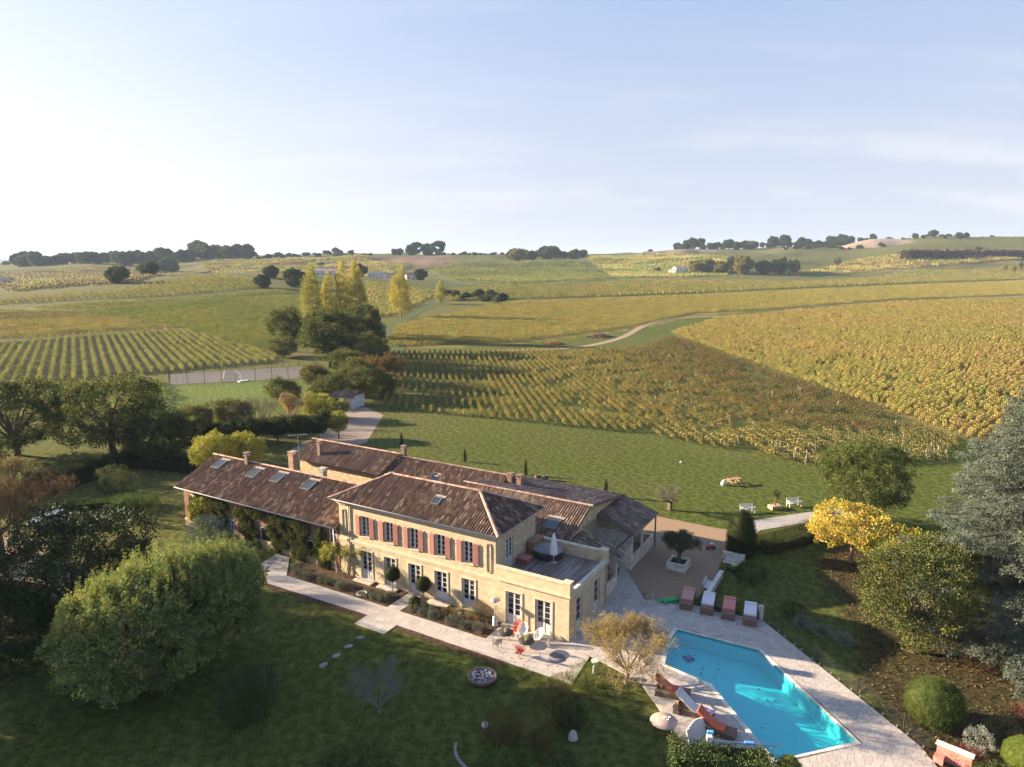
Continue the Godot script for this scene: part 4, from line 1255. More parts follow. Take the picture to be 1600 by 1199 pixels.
# a hedge: a long box of leaves
func hedge(called: String, label: String, p: Vector3, q: Vector3, w: float, h: float, pal: Array, size := 0.4, mesh: Mesh = null, m: Material = null, rough := 0.12):
	rng.seed = int(absf(p.x * 23 + q.z * 11)) + 9
	var d := q - p
	var t := thing(called, label, "hedge", p, atan2(-d.z, d.x))
	var l := d.length()
	var s := Shape.new()
	s.box(Vector3(l / 2, h * 0.45, 0), Vector3(l - size, h * 0.85, w - size * 0.8), pal[0] * 0.5)
	part("branches", s.done(), M.bark, t)
	var ts := []; var cs := []
	var n := int((l * w + 2 * h * (l + w)) * 2.6 / (size * size))
	for i in n:
		var a := Vector3(rng.randf() * l, rng.randf() * h, rng.randf_range(-w / 2, w / 2))
		match rng.randi() % 5:
			0, 1: a.y = h
			2: a.z = w / 2
			3: a.z = -w / 2
			4: a.x = [0.0, l][rng.randi() % 2]
		a += rdir() * size * 0.4 + Vector3.UP * noise.get_noise_2d(a.x * 12 + p.x, a.z * 12) * h * rough * 2
		ts.append(Transform3D(rbasis(size * rng.randf_range(0.7, 1.3)), a)); cs.append(pick(pal))
	scatter("foliage", mesh if mesh else K.fine, m if m else M.leaf, ts, cs, t)

# bare branches by repeated forking
func fork(s: Shape, p: Vector3, d: Vector3, l: float, r: float, depth: int, spread: float, up: float, c: Color, ends: Array):
	var q := p + d * l
	s.tube(p, q, r, r * 0.7, 5 if depth > 3 else 3, c, false)
	if depth == 0:
		ends.append(q); return
	var n := 2 + (1 if rng.randf() < 0.55 else 0)
	for i in n:
		var e := (d + rdir() * spread + Vector3.UP * up).normalized()
		fork(s, q if i < 2 else p.lerp(q, rng.randf_range(0.4, 0.9)), e, l * rng.randf_range(0.62, 0.9), r * rng.randf_range(0.5, 0.68), depth - 1, spread, up, c, ends)

func bare_tree(called: String, label: String, cat: String, at: Vector3, trunk: float, r: float, l: float, depth: int, c: Color, n0 := 4, spread := 0.6, up := 0.12, leaves := {}) -> Node3D:
	rng.seed = int(absf(at.x * 13 + at.z * 37)) + 1
	var t := thing(called, label, cat, at)
	var s := Shape.new(true)
	var top := Vector3(rng.randfn(0, 0.1), trunk, rng.randfn(0, 0.1))
	s.tube(Vector3(0, -0.2, 0), top, r * 1.25, r, 9, c)
	var b := Shape.new(true)
	var ends := []
	for i in n0:
		var a := TAU * (i + rng.randf() * 0.5) / n0
		fork(b, top - Vector3(0, rng.randf() * trunk * 0.25, 0), Vector3(cos(a), rng.randf_range(0.6, 1.4), sin(a)).normalized(), l, r * 0.6, depth, spread, up, c, ends)
	part("trunk", s.done(), M.bark, t)
	part("branches", b.done(), M.bark, t)
	if leaves:
		var ts := []; var cs := []
		for e in ends:
			for k in leaves.n:
				if rng.randf() < leaves.keep:
					ts.append(Transform3D(rbasis(leaves.size * rng.randf_range(0.7, 1.3)), e + rdir() * leaves.size * 0.7)); cs.append(pick(leaves.pal))
		scatter("leaves", leaves.mesh, M.leaf, ts, cs, t)
	return t

func poplar(label: String, at: Vector3, h: float, w: float, pal: Array, sd: int) -> Node3D:
	rng.seed = sd
	var t := thing("poplar_tree", label, "tree", at)
	h *= 1.05; w *= 1.15
	var lobes := []
	for i in 9:
		var y := lerpf(0.2, 0.95, i / 8.0)
		var r := w * 0.5 * (0.75 + 0.3 * sin(y * 3.0)) * (1.0 - pow(y, 4) * 0.75)
		lobes.append([Vector3(rng.randfn(0, 0.07) * w, h * y, rng.randfn(0, 0.07) * w), Vector3(r, h * 0.1, r)])
	limbs(t, h * 0.85, 0.3, [], Color(0.14, 0.12, 0.09))
	var b := blob(lobes, int(w * h * 11.0), 0.85, 0.4, 0.45, -0.45, pal)
	scatter("crown", K.leafy, M.leaf, b[0], b[1], t)
	return t

func make_far_tree(called: String, label: String, cat: String, pal: Array, sd: int, h: float, w: float, o := {}) -> Node3D:
	var d := {"seed": sd, "size": 1.7, "dense": 4.5, "mesh": K.far, "low": -0.08, "lobes": 7, "shell": 0.5, "group": o.get("group", ""), "gap": -0.35}
	d.merge(o, true)
	return leafy_tree(called, label, cat, Vector3.ZERO, h, w, pal, d)

func make_trees():
	var oak := [Color(0.075, 0.1, 0.03), Color(0.1, 0.12, 0.036), Color(0.058, 0.08, 0.025), Color(0.125, 0.12, 0.038)]
	var olive := [Color(0.12, 0.13, 0.045), Color(0.14, 0.145, 0.05), Color(0.095, 0.11, 0.04)]
	var dark := [Color(0.035, 0.052, 0.018), Color(0.045, 0.062, 0.022), Color(0.03, 0.045, 0.016)]
	var yell := [Color(0.44, 0.35, 0.08), Color(0.48, 0.37, 0.08), Color(0.38, 0.32, 0.07)]
	var lime := [Color(0.33, 0.33, 0.07), Color(0.38, 0.35, 0.08), Color(0.27, 0.29, 0.06)]
	# ---- near left
	rng.seed = 100
	var t := thing("pollarded_tree", "big bushy green tree with upright shoots in the left foreground", "tree", Vector3(-23.4, 0, -42.4))
	var lobes := [[Vector3(-1.7, 4.0, 1.6), Vector3(3.7, 3.5, 3.5)], [Vector3(0.2, 4.5, -0.2), Vector3(3.9, 3.9, 3.7)], [Vector3(2.0, 4.7, -1.8), Vector3(3.4, 3.4, 3.3)], [Vector3(3.3, 4.8, -3.0), Vector3(2.7, 2.8, 2.7)]]
	var green := [Color(0.2, 0.25, 0.085), Color(0.25, 0.29, 0.1), Color(0.14, 0.19, 0.07), Color(0.32, 0.31, 0.1), Color(0.24, 0.3, 0.14)]
	var b := blob(lobes, 5200, 0.68, 0.5, 0.3, -0.2, green)
	for i in 460:                                                       # young shoots standing up from the crown
		var k: int = rng.randi() % 4
		var a := rng.randf() * TAU; var r := sqrt(rng.randf()) * 0.92
		var p: Vector3 = lobes[k][0] + Vector3(cos(a) * r, sqrt(1 - r * r), sin(a) * r) * lobes[k][1]
		var l := rng.randf_range(0.5, 1.6)
		for j in 7:
			b[0].append(Transform3D(rbasis(0.55 * (1.0 - j * 0.1)), p + Vector3(rng.randfn(0, 0.06), l * j / 6.0, rng.randfn(0, 0.06)))); b[1].append(pick(green))
	scatter("crown", K.leafb, M.leaf, b[0], b[1], t)
	limbs(t, 3.2, 0.4, [Vector3(-3, 5, 2), Vector3(0, 6, 0), Vector3(3, 6, -2.5), Vector3(5, 6, -4), Vector3(1, 6, 2)], Color(0.12, 0.1, 0.08))
	leafy_tree("magnolia_tree", "broad dark glossy evergreen tree at the left behind the bushy tree", "tree", Vector3(-33.8, 0, -49.8), 9.8, 12.2, dark, {"mesh": K.gloss, "mat": M.gloss, "size": 0.65, "dense": 3.0, "low": 0.02, "gap": -0.4, "lobes": 10})
	leafy_tree("magnolia_tree", "lower dark glossy evergreen tree at the left edge of the lawn", "tree", Vector3(-35.5, 0, -43.5), 6.2, 8.5, dark, {"mesh": K.gloss, "mat": M.gloss, "size": 0.6, "dense": 3.0, "low": 0.02, "gap": -0.4})
	bare_tree("autumn_tree", "half bare reddish brown tree with a dark trunk at the left edge", "tree", Vector3(-46.4, 0, -59.6), 4.0, 0.36, 1.85, 8, Color(0.13, 0.095, 0.075), 6, 0.55, 0.2, {"n": 1, "keep": 0.3, "size": 0.42, "mesh": K.sparse, "pal": [Color(0.13, 0.075, 0.04), Color(0.15, 0.095, 0.05), Color(0.11, 0.08, 0.045)]})
	leafy_tree("oak_tree", "large dark oak in front of the striped vines, its trunk at the hedge end", "tree", Vector3(-57.5, 0, -97.4), 12.2, 16.5, oak, {"size": 0.85, "dense": 2.0, "low": 0.06, "trunk": 0.5, "gap": -0.2, "lobes": 14})
	leafy_tree("oak_tree", "dark oak at the left edge beside the larger oak", "tree", Vector3(-71.5, 0, -97.5), 11.6, 17.0, oak, {"size": 0.85, "dense": 2.0, "low": 0.04, "lobes": 12, "trunk": 0.45, "gap": -0.2})
	leafy_tree("oak_tree", "dense dark tree just outside the left edge below the oaks", "tree", Vector3(-69, 0, -82), 8, 12, oak, {"size": 0.85, "dense": 2.0, "low": 0.05})
	leafy_tree("round_tree", "rounded dark tree between the oak and the wing roof", "tree", Vector3(-48.5, 0, -93.5), 7.4, 10.0, dark + olive, {"size": 0.6, "dense": 2.6, "low": 0.03})
	leafy_tree("round_tree", "olive green rounded bush nearest the meadow, right of the dark round tree", "tree", Vector3(-50.3, 0, -106), 6.2, 7.2, olive, {"size": 0.55, "dense": 2.6, "low": 0.03})
	leafy_tree("round_tree", "olive green rounded bush beside the purple twigs", "tree", Vector3(-47.0, 0, -113), 5.8, 7.0, olive, {"size": 0.55, "dense": 2.6, "low": 0.03})
	leafy_tree("yellow_tree", "feathery lime yellow tree behind the left end of the wing roof", "tree", Vector3(-37.6, 0, -85), 7.4, 5.2, lime, {"size": 0.45, "dense": 2.6, "low": 0.1, "mesh": K.leafy})
	leafy_tree("yellow_tree", "lime yellow tree just behind the stone chimney on the wing", "tree", Vector3(-34.0, 0, -86), 7.0, 4.6, lime, {"size": 0.45, "dense": 2.6, "low": 0.1, "mesh": K.leafy})
	for q in [[-42.5, -114.5, "bare purple grey twiggy bush left of the golden leaves"], [-38.5, -118, "bare purple grey twiggy bush beside the lime bamboo"], [-45.5, -112, "bare purple grey twiggy bush nearest the olive bushes"]]:
		bare_tree("twiggy_bush", q[2], "bush", Vector3(q[0], 0, q[1]), 0.5, 0.12, 1.5, 6, Color(0.19, 0.13, 0.12), 9, 0.5, 0.2)
	leafy_tree("golden_bush", "small golden bush behind the purple twigs", "bush", Vector3(-40.5, 0, -124), 4.2, 3.4, yell + [Color(0.36, 0.2, 0.03)], {"size": 0.5, "low": 0.05})
	leafy_tree("round_tree", "yellow green round bush in front of the dark oak by the court", "tree", Vector3(-41.6, 0, -146.8), 6.0, 7.4, [Color(0.11, 0.105, 0.03), Color(0.14, 0.12, 0.035), Color(0.09, 0.09, 0.03)], {"size": 0.65, "low": 0.03, "dense": 2.6})
	leafy_tree("round_tree", "large olive bush behind the little tiled shed", "tree", Vector3(-31.0, 0, -139.5), 8.4, 11.0, olive, {"size": 0.7, "low": 0.03, "dense": 2.4})
	bare_tree("brown_bush", "thin brown shrub above the large olive bush at the vineyard corner", "bush", Vector3(-29.5, 0, -152), 0.6, 0.15, 2.0, 6, Color(0.16, 0.1, 0.06), 8, 0.5, 0.15, {"n": 1, "keep": 0.6, "size": 0.6, "mesh": K.leaf, "pal": [Color(0.16, 0.1, 0.04), Color(0.13, 0.1, 0.04)]})
	leafy_tree("bamboo_clump", "bright lime bamboo clump left of the shed", "bamboo", Vector3(-34.8, 0, -121.5), 4.8, 6.0, lime, {"size": 0.45, "low": 0.02, "mesh": K.leafy, "dense": 3.0})
	leafy_tree("bamboo_clump", "bright lime bamboo clump in front of the shed wall", "bamboo", Vector3(-30.8, 0, -119.5), 4.2, 4.6, lime + olive, {"size": 0.45, "low": 0.02, "mesh": K.leafy, "dense": 3.0})
	for i in 6:
		leafy_tree("hedge_tree", ["dark clipped tree at the left end of the row behind the wing", "dark clipped tree, second from the left in the row behind the wing", "dark clipped tree, third from the left in the row behind the wing", "dark clipped tree in the row beside the rear roof verge", "dark clipped tree, last but one before the gravel drive", "lighter clipped tree beside the gravel drive"][i], "tree", Vector3(-42.0 + i * 2.9, 0, -102.5 - i * 1.0), 4.4, 4.2, dark if i < 5 else lime + olive, {"size": 0.5, "low": 0.2, "dense": 3.0, "lobes": 5})
	var mid := [[-36.0, -133.0, 6.5, 7.5, "olive bush left of the shed roof"], [-45.0, -134.0, 5.5, 7.5, "olive bush between meadow and bamboo"], [-38.0, -160.0, 8.0, 9.0, "green bush below the dark trees by the court corner"], [-33.5, -172.0, 7.5, 9.0, "green bush at the near vineyard's upper left corner"], [-26.5, -143.0, 5.0, 5.5, "small olive bush beside the first vine row"], [-40.5, -190.0, 9.0, 10.0, "tall green bush right of the dark round oak"]]
	for q in mid:
		leafy_tree("round_tree", q[4], "tree", Vector3(q[0], 0, q[1]), q[2], q[3], olive + oak, {"size": 0.7, "low": 0.0, "dense": 2.4, "rough": 0.4})
	# ---- dark group by the poplars
	leafy_tree("oak_tree", "dark round oak in front of the poplars", "tree", Vector3(-47.6, 0, -180), 17.0, 15.5, oak, {"size": 1.1, "dense": 2.6, "low": 0.03, "lobes": 11, "gap": -0.22})
	leafy_tree("oak_tree", "dark irregular tree left of the poplars", "tree", on(-68, -212), 15.0, 12.5, oak, {"size": 1.1, "dense": 1.9, "low": 0.08, "lobes": 9, "gap": -0.15})
	leafy_tree("oak_tree", "dark tree at the foot of the poplars on the right side", "tree", on(-44.5, -210), 16.5, 12.5, oak, {"size": 1.1, "dense": 2.6, "low": 0.0, "lobes": 10})
	leafy_tree("round_tree", "low dark bush right of the dark group, above the near vineyard corner", "tree", on(-39, -201), 5.5, 7.5, oak, {"size": 0.9, "low": 0.03})
	leafy_tree("round_tree", "yellow bush tucked between the dark trees below the poplars", "tree", on(-52, -206), 7.0, 5.5, lime, {"size": 0.9, "low": 0.03})
	leafy_tree("round_tree", "low grey green bush between court and dark trees", "tree", on(-66, -200), 6.5, 9, olive, {"size": 0.9, "low": 0.03})
	poplar("yellow green poplar at the left end of the poplar group", on(-70.2, -245.6), 23.8, 6.8, lime + [Color(0.22, 0.2, 0.04)], 1)
	poplar("slim golden poplar, second from the left", on(-67.1, -255.6), 21.6, 4.6, yell + lime, 2)
	poplar("golden poplar, tallest of the group", on(-59.8, -245.6), 25.4, 5.4, yell + lime, 3)
	poplar("golden poplar at the right end of the group", on(-53.9, -241.8), 25.0, 6.4, yell + lime, 4)
	poplar("lone golden poplar beside the grass road", on(-51.7, -326.3), 21.5, 8.4, yell + lime, 5)
	poplar("small yellow poplar farther along the grass road", on(-41.4, -405.1), 12.5, 5.2, lime, 6)
	# ---- right side
	leafy_tree("evergreen_tree", "dense mid green conical tree in front of the golden vineyard", "tree", Vector3(37.8, 0, -71.7), 9.9, 9.0, [Color(0.12, 0.15, 0.045), Color(0.14, 0.17, 0.05), Color(0.09, 0.12, 0.04)], {"size": 0.5, "dense": 3.6, "low": 0.0, "lobes": 14, "mesh": K.leafy, "core": 0.34, "gap": -0.22, "rough": 0.5})
	var maple := [Color(0.5, 0.38, 0.07), Color(0.56, 0.44, 0.1), Color(0.44, 0.38, 0.08), Color(0.5, 0.32, 0.1), Color(0.4, 0.37, 0.08)]
	leafy_tree("maple_tree", "bright yellow autumn tree at the edge of the right lawn", "tree", Vector3(31.7, 0, -61.3), 5.6, 8.2, maple, {"size": 0.5, "dense": 1.7, "low": 0.3, "lobes": 11, "trunk": 0.16, "bark": Color(0.22, 0.16, 0.11), "gap": -0.2})
	leafy_tree("maple_tree", "yellow green autumn tree between the yellow one and the magnolia", "tree", Vector3(34.2, 0, -57.2), 4.8, 6.2, [Color(0.3, 0.28, 0.04), Color(0.25, 0.26, 0.05), Color(0.36, 0.28, 0.04)], {"size": 0.5, "dense": 2.2, "low": 0.2, "lobes": 9, "trunk": 0.14})
	leafy_tree("magnolia_tree", "glossy dark green magnolia on the right beside the pool fence", "tree", Vector3(29.0, 0, -46.2), 9.8, 7.8, [Color(0.065, 0.085, 0.022), Color(0.085, 0.1, 0.028), Color(0.13, 0.13, 0.04), Color(0.05, 0.07, 0.02)], {"mesh": K.gloss, "mat": M.gloss, "size": 0.42, "dense": 3.0, "low": -0.04, "lobes": 14, "core": 0.36, "gap": -0.25, "rough": 0.4, "trunk": 0.2})
	make_cedar()
	bare_tree("autumn_tree", "sparse brown autumn tree between the terrace and the pool", "tree", Vector3(7.6, 0, -42.5), 0.9, 0.14, 1.1, 7, Color(0.24, 0.19, 0.15), 8, 0.62, 0.13, {"n": 2, "keep": 0.4, "size": 0.3, "mesh": K.sparse, "pal": [Color(0.3, 0.21, 0.1), Color(0.26, 0.2, 0.11), Color(0.33, 0.25, 0.1), Color(0.24, 0.22, 0.1)]})
	bare_tree("bare_tree", "bare pale grey shrub-like tree in the middle of the dark lawn", "tree", Vector3(-8.3, 0, -39.4), 0.4, 0.08, 0.78, 8, Color(0.22, 0.21, 0.205), 7, 0.55, 0.2)
	# ---- clipped and small plants
	var cyp := [Color(0.03, 0.045, 0.018), Color(0.04, 0.055, 0.02)]
	var cw := [[-16.9, -103.4, 2.0, "slim dark cypress on the lawn, farthest left"], [-6.6, -94.2, 2.0, "slim dark cypress on the lawn, second from the left"], [1.8, -88.1, 2.1, "slim dark cypress beside the wooden tubs"], [11.2, -79.8, 2.3, "slim dark cypress on the lawn, farthest right"]]
	for c in cw: clipped("cypress", c[3], "cypress", Vector3(c[0], 0, c[1]), [Vector2(0.05, 0.0), Vector2(0.2, 0.2), Vector2(0.22, c[2] * 0.5), Vector2(0.14, c[2] * 0.8), Vector2(0.0, c[2])], cyp, 0.2)
	clipped("yew_column", "dark green rounded column of clipped yew beside the gravel yard", "topiary", Vector3(21.9, 0, -63.0), [Vector2(1.1, 0.0), Vector2(1.35, 0.8), Vector2(1.3, 2.4), Vector2(1.0, 3.6), Vector2(0.5, 4.3), Vector2(0.0, 4.5)], dark, 0.3)
	clipped("topiary_bush", "large clipped egg shaped green bush on the leaf litter", "topiary", Vector3(25.9, 0, -38.6), [Vector2(0.8, 0.0), Vector2(1.5, 0.6), Vector2(1.6, 1.4), Vector2(1.2, 2.2), Vector2(0.5, 2.65), Vector2(0.0, 2.75)], [Color(0.08, 0.11, 0.03), Color(0.1, 0.13, 0.035), Color(0.065, 0.095, 0.025)], 0.28)
	clipped("box_ball", "bright green clipped ball in the lower right corner", "topiary", Vector3(28.6, 0, -34.3), [Vector2(0.7, 0.0), Vector2(1.25, 0.6), Vector2(1.2, 1.2), Vector2(0.7, 1.7), Vector2(0.0, 1.85)], [Color(0.13, 0.18, 0.035), Color(0.15, 0.2, 0.045)], 0.16)
	shrub("low_shrub", "low green shrub below the clipped ball in the right corner", "shrub", Vector3(26.2, 0, -33.4), Vector3(1.6, 0.5, 0.9), [Color(0.1, 0.14, 0.04), Color(0.08, 0.11, 0.03)], 0.3)
	shrub("silver_shrub", "silvery grey shrub beside the clipped ball", "shrub", Vector3(26.9, 0, -36.0), Vector3(0.8, 0.7, 0.8), [Color(0.3, 0.31, 0.3), Color(0.24, 0.26, 0.24)], 0.3)
	shrub("red_shrub", "dark red shrub below the silvery one", "shrub", Vector3(25.7, 0, -35.0), Vector3(1.0, 0.45, 0.7), [Color(0.16, 0.03, 0.035), Color(0.12, 0.03, 0.03)], 0.3)
	shrub("tan_shrub", "tan grassy shrub behind the clipped ball", "shrub", Vector3(29.3, 0, -37.2), Vector3(0.9, 0.6, 0.9), [Color(0.2, 0.17, 0.07), Color(0.14, 0.13, 0.06)], 0.35)
	shrub("red_shrub", "reddish shrub at the right edge under the cedar", "shrub", Vector3(31.6, 0, -38.2), Vector3(1.3, 0.6, 0.9), [Color(0.2, 0.07, 0.05), Color(0.16, 0.08, 0.05)], 0.35)
	shrub("dark_shrub", "dark shrub on the lawn right of the white wall", "shrub", Vector3(20.9, 0, -57.2), Vector3(1.5, 0.9, 1.3), dark, 0.35)
	shrub("dark_shrub", "dark shrub beside the fence post behind the loungers", "shrub", Vector3(22.3, 0, -51.2), Vector3(1.1, 0.6, 1.0), dark, 0.35)
	rng.seed = 140
	for i in 3: shrub("lavender", ["grey lavender clump nearest the magnolia by the pool fence", "grey lavender clump in the middle of the strip by the pool fence", "grey lavender clump at the lawn end of the strip by the pool fence"][i], "lavender", Vector3(24.4 - i * 1.0, 0, -47.3 - i * 1.2), Vector3(0.8, 0.45, 0.7), [Color(0.2, 0.21, 0.22), Color(0.16, 0.17, 0.17)], 0.25)
	shrub("brown_shrub", "brown feathery shrub under the cedar", "shrub", Vector3(32.6, 0, -44.2), Vector3(1.6, 1.1, 1.4), [Color(0.16, 0.09, 0.045), Color(0.2, 0.12, 0.05)], 0.4, K.twig)
	hedge("clipped_hedge", "low clipped hedge below the pale gravel path", Vector3(23.9, 0, -63.9), Vector3(31.6, 0, -68.0), 2.6, 1.1, [Color(0.06, 0.075, 0.025), Color(0.08, 0.09, 0.03), Color(0.09, 0.09, 0.04)], 0.3)
	hedge("laurel_hedge", "glossy green hedge at the bottom below the loungers", Vector3(8.9, 0, -34.6), Vector3(14.2, 0, -33.9), 1.7, 1.2, [Color(0.06, 0.09, 0.025), Color(0.08, 0.11, 0.035), Color(0.1, 0.13, 0.05)], 0.35, K.gloss, M.gloss)
	clipped("box_ball", "yellow green clipped ball at the bottom beside the pool corner", "topiary", Vector3(15.2, 0, -33.9), ball(0.65, 0.55), [Color(0.14, 0.17, 0.04), Color(0.11, 0.14, 0.035)], 0.16)
	# ---- bottom centre bed
	var rust := [Color(0.1, 0.075, 0.035), Color(0.12, 0.085, 0.035), Color(0.08, 0.075, 0.03)]
	shrub("brown_shrub", "clipped brownish shrub at the left end of the bottom bed", "shrub", Vector3(-0.6, 0, -36.6), Vector3(1.15, 1.1, 1.0), rust, 0.25, null, null, 3.6, 0.1)
	shrub("brown_shrub", "brownish green shrub in the middle of the bottom bed", "shrub", Vector3(1.3, 0, -36.4), Vector3(1.2, 1.15, 1.1), rust + olive, 0.25, null, null, 3.6, 0.12)
	shrub("brown_shrub", "brownish shrub between the bottom bed and the terrace", "shrub", Vector3(2.5, 0, -38.8), Vector3(1.3, 1.2, 1.5), rust + olive, 0.25, null, null, 3.6, 0.15)
	shrub("gold_shrub", "small sunlit golden green shrub at the corner of the terrace path", "shrub", Vector3(3.2, 0, -41.2), Vector3(0.85, 0.75, 0.8), [Color(0.17, 0.14, 0.04), Color(0.13, 0.13, 0.04)], 0.2, null, null, 4.0, 0.1)
	shrub("green_shrub", "green shrub beside the end of the terrace", "shrub", Vector3(4.9, 0, -42.2), Vector3(1.3, 0.8, 1.1), [Color(0.09, 0.12, 0.03), Color(0.07, 0.1, 0.025)], 0.25)
	shrub("dark_shrub", "dark shrub in the shade right of the brownish shrubs", "shrub", Vector3(3.6, 0, -37.9), Vector3(0.9, 0.9, 1.0), dark, 0.3)
	shrub("leafy_plant", "strappy green plant at the front of the bottom bed", "plant", Vector3(-0.4, 0, -34.7), Vector3(1.5, 0.45, 0.6), [Color(0.07, 0.12, 0.03), Color(0.09, 0.14, 0.035)], 0.5, K.tuft)
	shrub("leafy_plant", "low mixed plants at the bottom right of the bed", "plant", Vector3(2.6, 0, -34.8), Vector3(1.3, 0.4, 0.7), olive + dark, 0.35)
	shrub("dark_shrub", "dark bush at the bottom edge of the lawn", "shrub", Vector3(-8.4, 0, -34.0), Vector3(1.9, 0.9, 1.0), dark, 0.35, null, null, 2.5)
	shrub("camellia_bush", "rounded dark bush on the lawn right of the bushy tree", "shrub", Vector3(-16.3, 0, -38.6), Vector3(1.7, 1.6, 1.6), dark, 0.35, K.gloss, M.gloss)
	shrub("hydrangea_bush", "low dark bush with grey seed heads behind the rounded bush", "shrub", Vector3(-16.6, 0, -41.0), Vector3(1.4, 1.1, 1.3), dark + [Color(0.16, 0.14, 0.17)], 0.35)
	# ---- bed in front of the facade
	var lav := [Color(0.1, 0.115, 0.1), Color(0.13, 0.14, 0.125), Color(0.085, 0.1, 0.08)]
	var spots := [[20.6, -1.6], [19.7, -2.3], [18.8, -2.2], [18.0, -2.5], [17.2, -2.0], [16.5, -2.4], [15.7, -2.3], [14.9, -2.0], [14.2, -2.4], [13.4, -1.9], [11.3, -2.3], [10.6, -1.6], [10.4, -2.4], [9.7, -2.2], [9.3, -1.5], [6.5, -2.4], [6.0, -1.8], [5.4, -2.4], [4.8, -1.9], [4.3, -2.4], [2.6, -2.4], [2.0, -2.3], [1.3, -2.4], [0.2, -2.2]]
	for i in spots.size():
		var p := hw(spots[i][0], spots[i][1])
		shrub("lavender", "low grey green lavender mound in the bed left of the facade door path" if spots[i][0] > 8 else "low grey green lavender mound in the bed right of the facade door path", "lavender", p, Vector3(0.46, 0.3, 0.42) * rng.randf_range(0.9, 1.25), lav, 0.2, null, null, 4.0, 0.12, "lavender mounds left of the door path" if spots[i][0] > 8 else "lavender mounds right of the door path")
	clipped("topiary_standard", "ball topped standard box tree left of the central door", "topiary", hw(9.6, -1.0), ball(0.62, 1.9), cyp + dark, 0.14, Vector2.ONE, 0.0, "", 1.5)
	clipped("topiary_standard", "ball topped standard box tree right of the central door", "topiary", hw(6.2, -1.2), ball(0.62, 1.9), cyp + dark, 0.14, Vector2.ONE, 0.0, "", 1.5)
	clipped("box_ball", "dark clipped ball beside the right topiary standard", "topiary", hw(6.7, -1.7), ball(0.5, 0.4), cyp + dark, 0.14)
	bare_tree("rose_bush", "thin climbing rose at the join of wing and main house", "shrub", hw(15.5, -0.6), 0.3, 0.06, 0.9, 5, Color(0.1, 0.08, 0.05), 5, 0.45, 0.3, {"n": 1, "keep": 0.8, "size": 0.3, "mesh": K.leaf, "pal": olive + lime})
	shrub("rose_bush", "rose bush with red hips beside the right end of the facade", "shrub", hw(0.9, -0.9), Vector3(0.9, 0.8, 0.6), olive + [Color(0.35, 0.08, 0.04)], 0.22, K.sparse, null, 5.0, 0.4)
	shrub("rose_bush", "pale flowering bush below the fifth french door", "shrub", hw(2.3, -1.2), Vector3(0.7, 0.55, 0.5), olive + [Color(0.45, 0.4, 0.38)], 0.22, K.sparse, null, 5.0, 0.4)
	shrub("rose_bush", "small red leaved plant below the fourth french door", "shrub", hw(3.6, -1.5), Vector3(0.55, 0.4, 0.45), olive + [Color(0.3, 0.12, 0.07)], 0.22, K.sparse, null, 5.0, 0.4)
	# ---- ivy on the wing: each plant climbs from its own foot
	var ivy := [Color(0.045, 0.065, 0.02), Color(0.06, 0.075, 0.025), Color(0.08, 0.085, 0.03)]
	var iv := [[36.3, 1.5, 4.1, "yellowish ivy at the left end of the wing"], [33.0, 1.5, 3.7, "ivy between the left windows of the wing"], [28.4, 1.2, 4.1, "ivy left of the large ground floor window of the wing"], [24.4, 1.0, 4.0, "ivy beside the door of the wing"], [21.9, 1.3, 3.9, "dense ivy right of the wing door"], [18.7, 0.7, 3.4, "ivy beside the last red shutters of the wing"]]
	for q in iv:
		rng.seed = int(q[0] * 10)
		var tt := thing("ivy", q[3], "climbing plant", hw(q[0], 0.15), HOUSE_TURN)
		var s := Shape.new()
		s.tube(Vector3(0, -0.1, 0.05), Vector3(0.1, 3.2, 0.03), 0.06, 0.03, 5, Color(0.08, 0.06, 0.04))
		part("stem", s.done(), M.bark, tt)
		var lb := []
		for k in 5: lb.append([Vector3(rng.randfn(0, 0.35) * q[1], q[2] * (0.12 + 0.2 * k), 0.12), Vector3(q[1] * rng.randf_range(0.7, 1.3), q[2] * 0.16, 0.28)])
		var bb := blob(lb, 1300, 0.3, 0.3, 0.3, -0.35, ivy if q[0] < 36 else ivy + lime)
		scatter("foliage", K.leaf, M.leaf, bb[0], bb[1], tt)
	shrub("blue_shrub", "dark blue grey shrub at the left end of the wing", "shrub", Vector3(-30.5, 0, -66.5), Vector3(2.1, 1.3, 1.8), [Color(0.045, 0.075, 0.12), Color(0.06, 0.09, 0.13)], 0.4)
	shrub("green_shrub", "spreading green juniper below the wing windows", "shrub", hw(30.5, -3.2), Vector3(2.6, 1.1, 1.7), [Color(0.06, 0.095, 0.05), Color(0.075, 0.11, 0.06)], 0.4)
	shrub("green_shrub", "spreading green juniper left of the wing door", "shrub", hw(26.8, -3.0), Vector3(2.2, 0.95, 1.5), [Color(0.06, 0.095, 0.05), Color(0.075, 0.11, 0.06)], 0.4)
	shrub("green_shrub", "bright green bush beside the left gable of the wing", "shrub", Vector3(-41.5, 0, -73), Vector3(2.8, 1.3, 2.2), [Color(0.05, 0.085, 0.02), Color(0.065, 0.1, 0.025)], 0.45)
	shrub("dark_shrub", "dark bush in the shaded garden left of the wing", "shrub", Vector3(-47, 0, -80), Vector3(2.6, 1.5, 2.2), dark, 0.45)
	shrub("dark_shrub", "grey green bush in the shaded garden near the hedge", "shrub", Vector3(-50, 0, -84), Vector3(2.0, 1.3, 2.0), olive, 0.45)
	hedge("garden_hedge", "dark hedge running from the oak trunk towards the brown tree", Vector3(-52, 0, -93), Vector3(-57, 0, -79), 2.0, 2.4, dark, 0.5)
	hedge("garden_hedge", "dark hedge crossing behind the left gable of the wing", Vector3(-51, 0, -92), Vector3(-42, 0, -89), 1.6, 2.0, dark, 0.5)
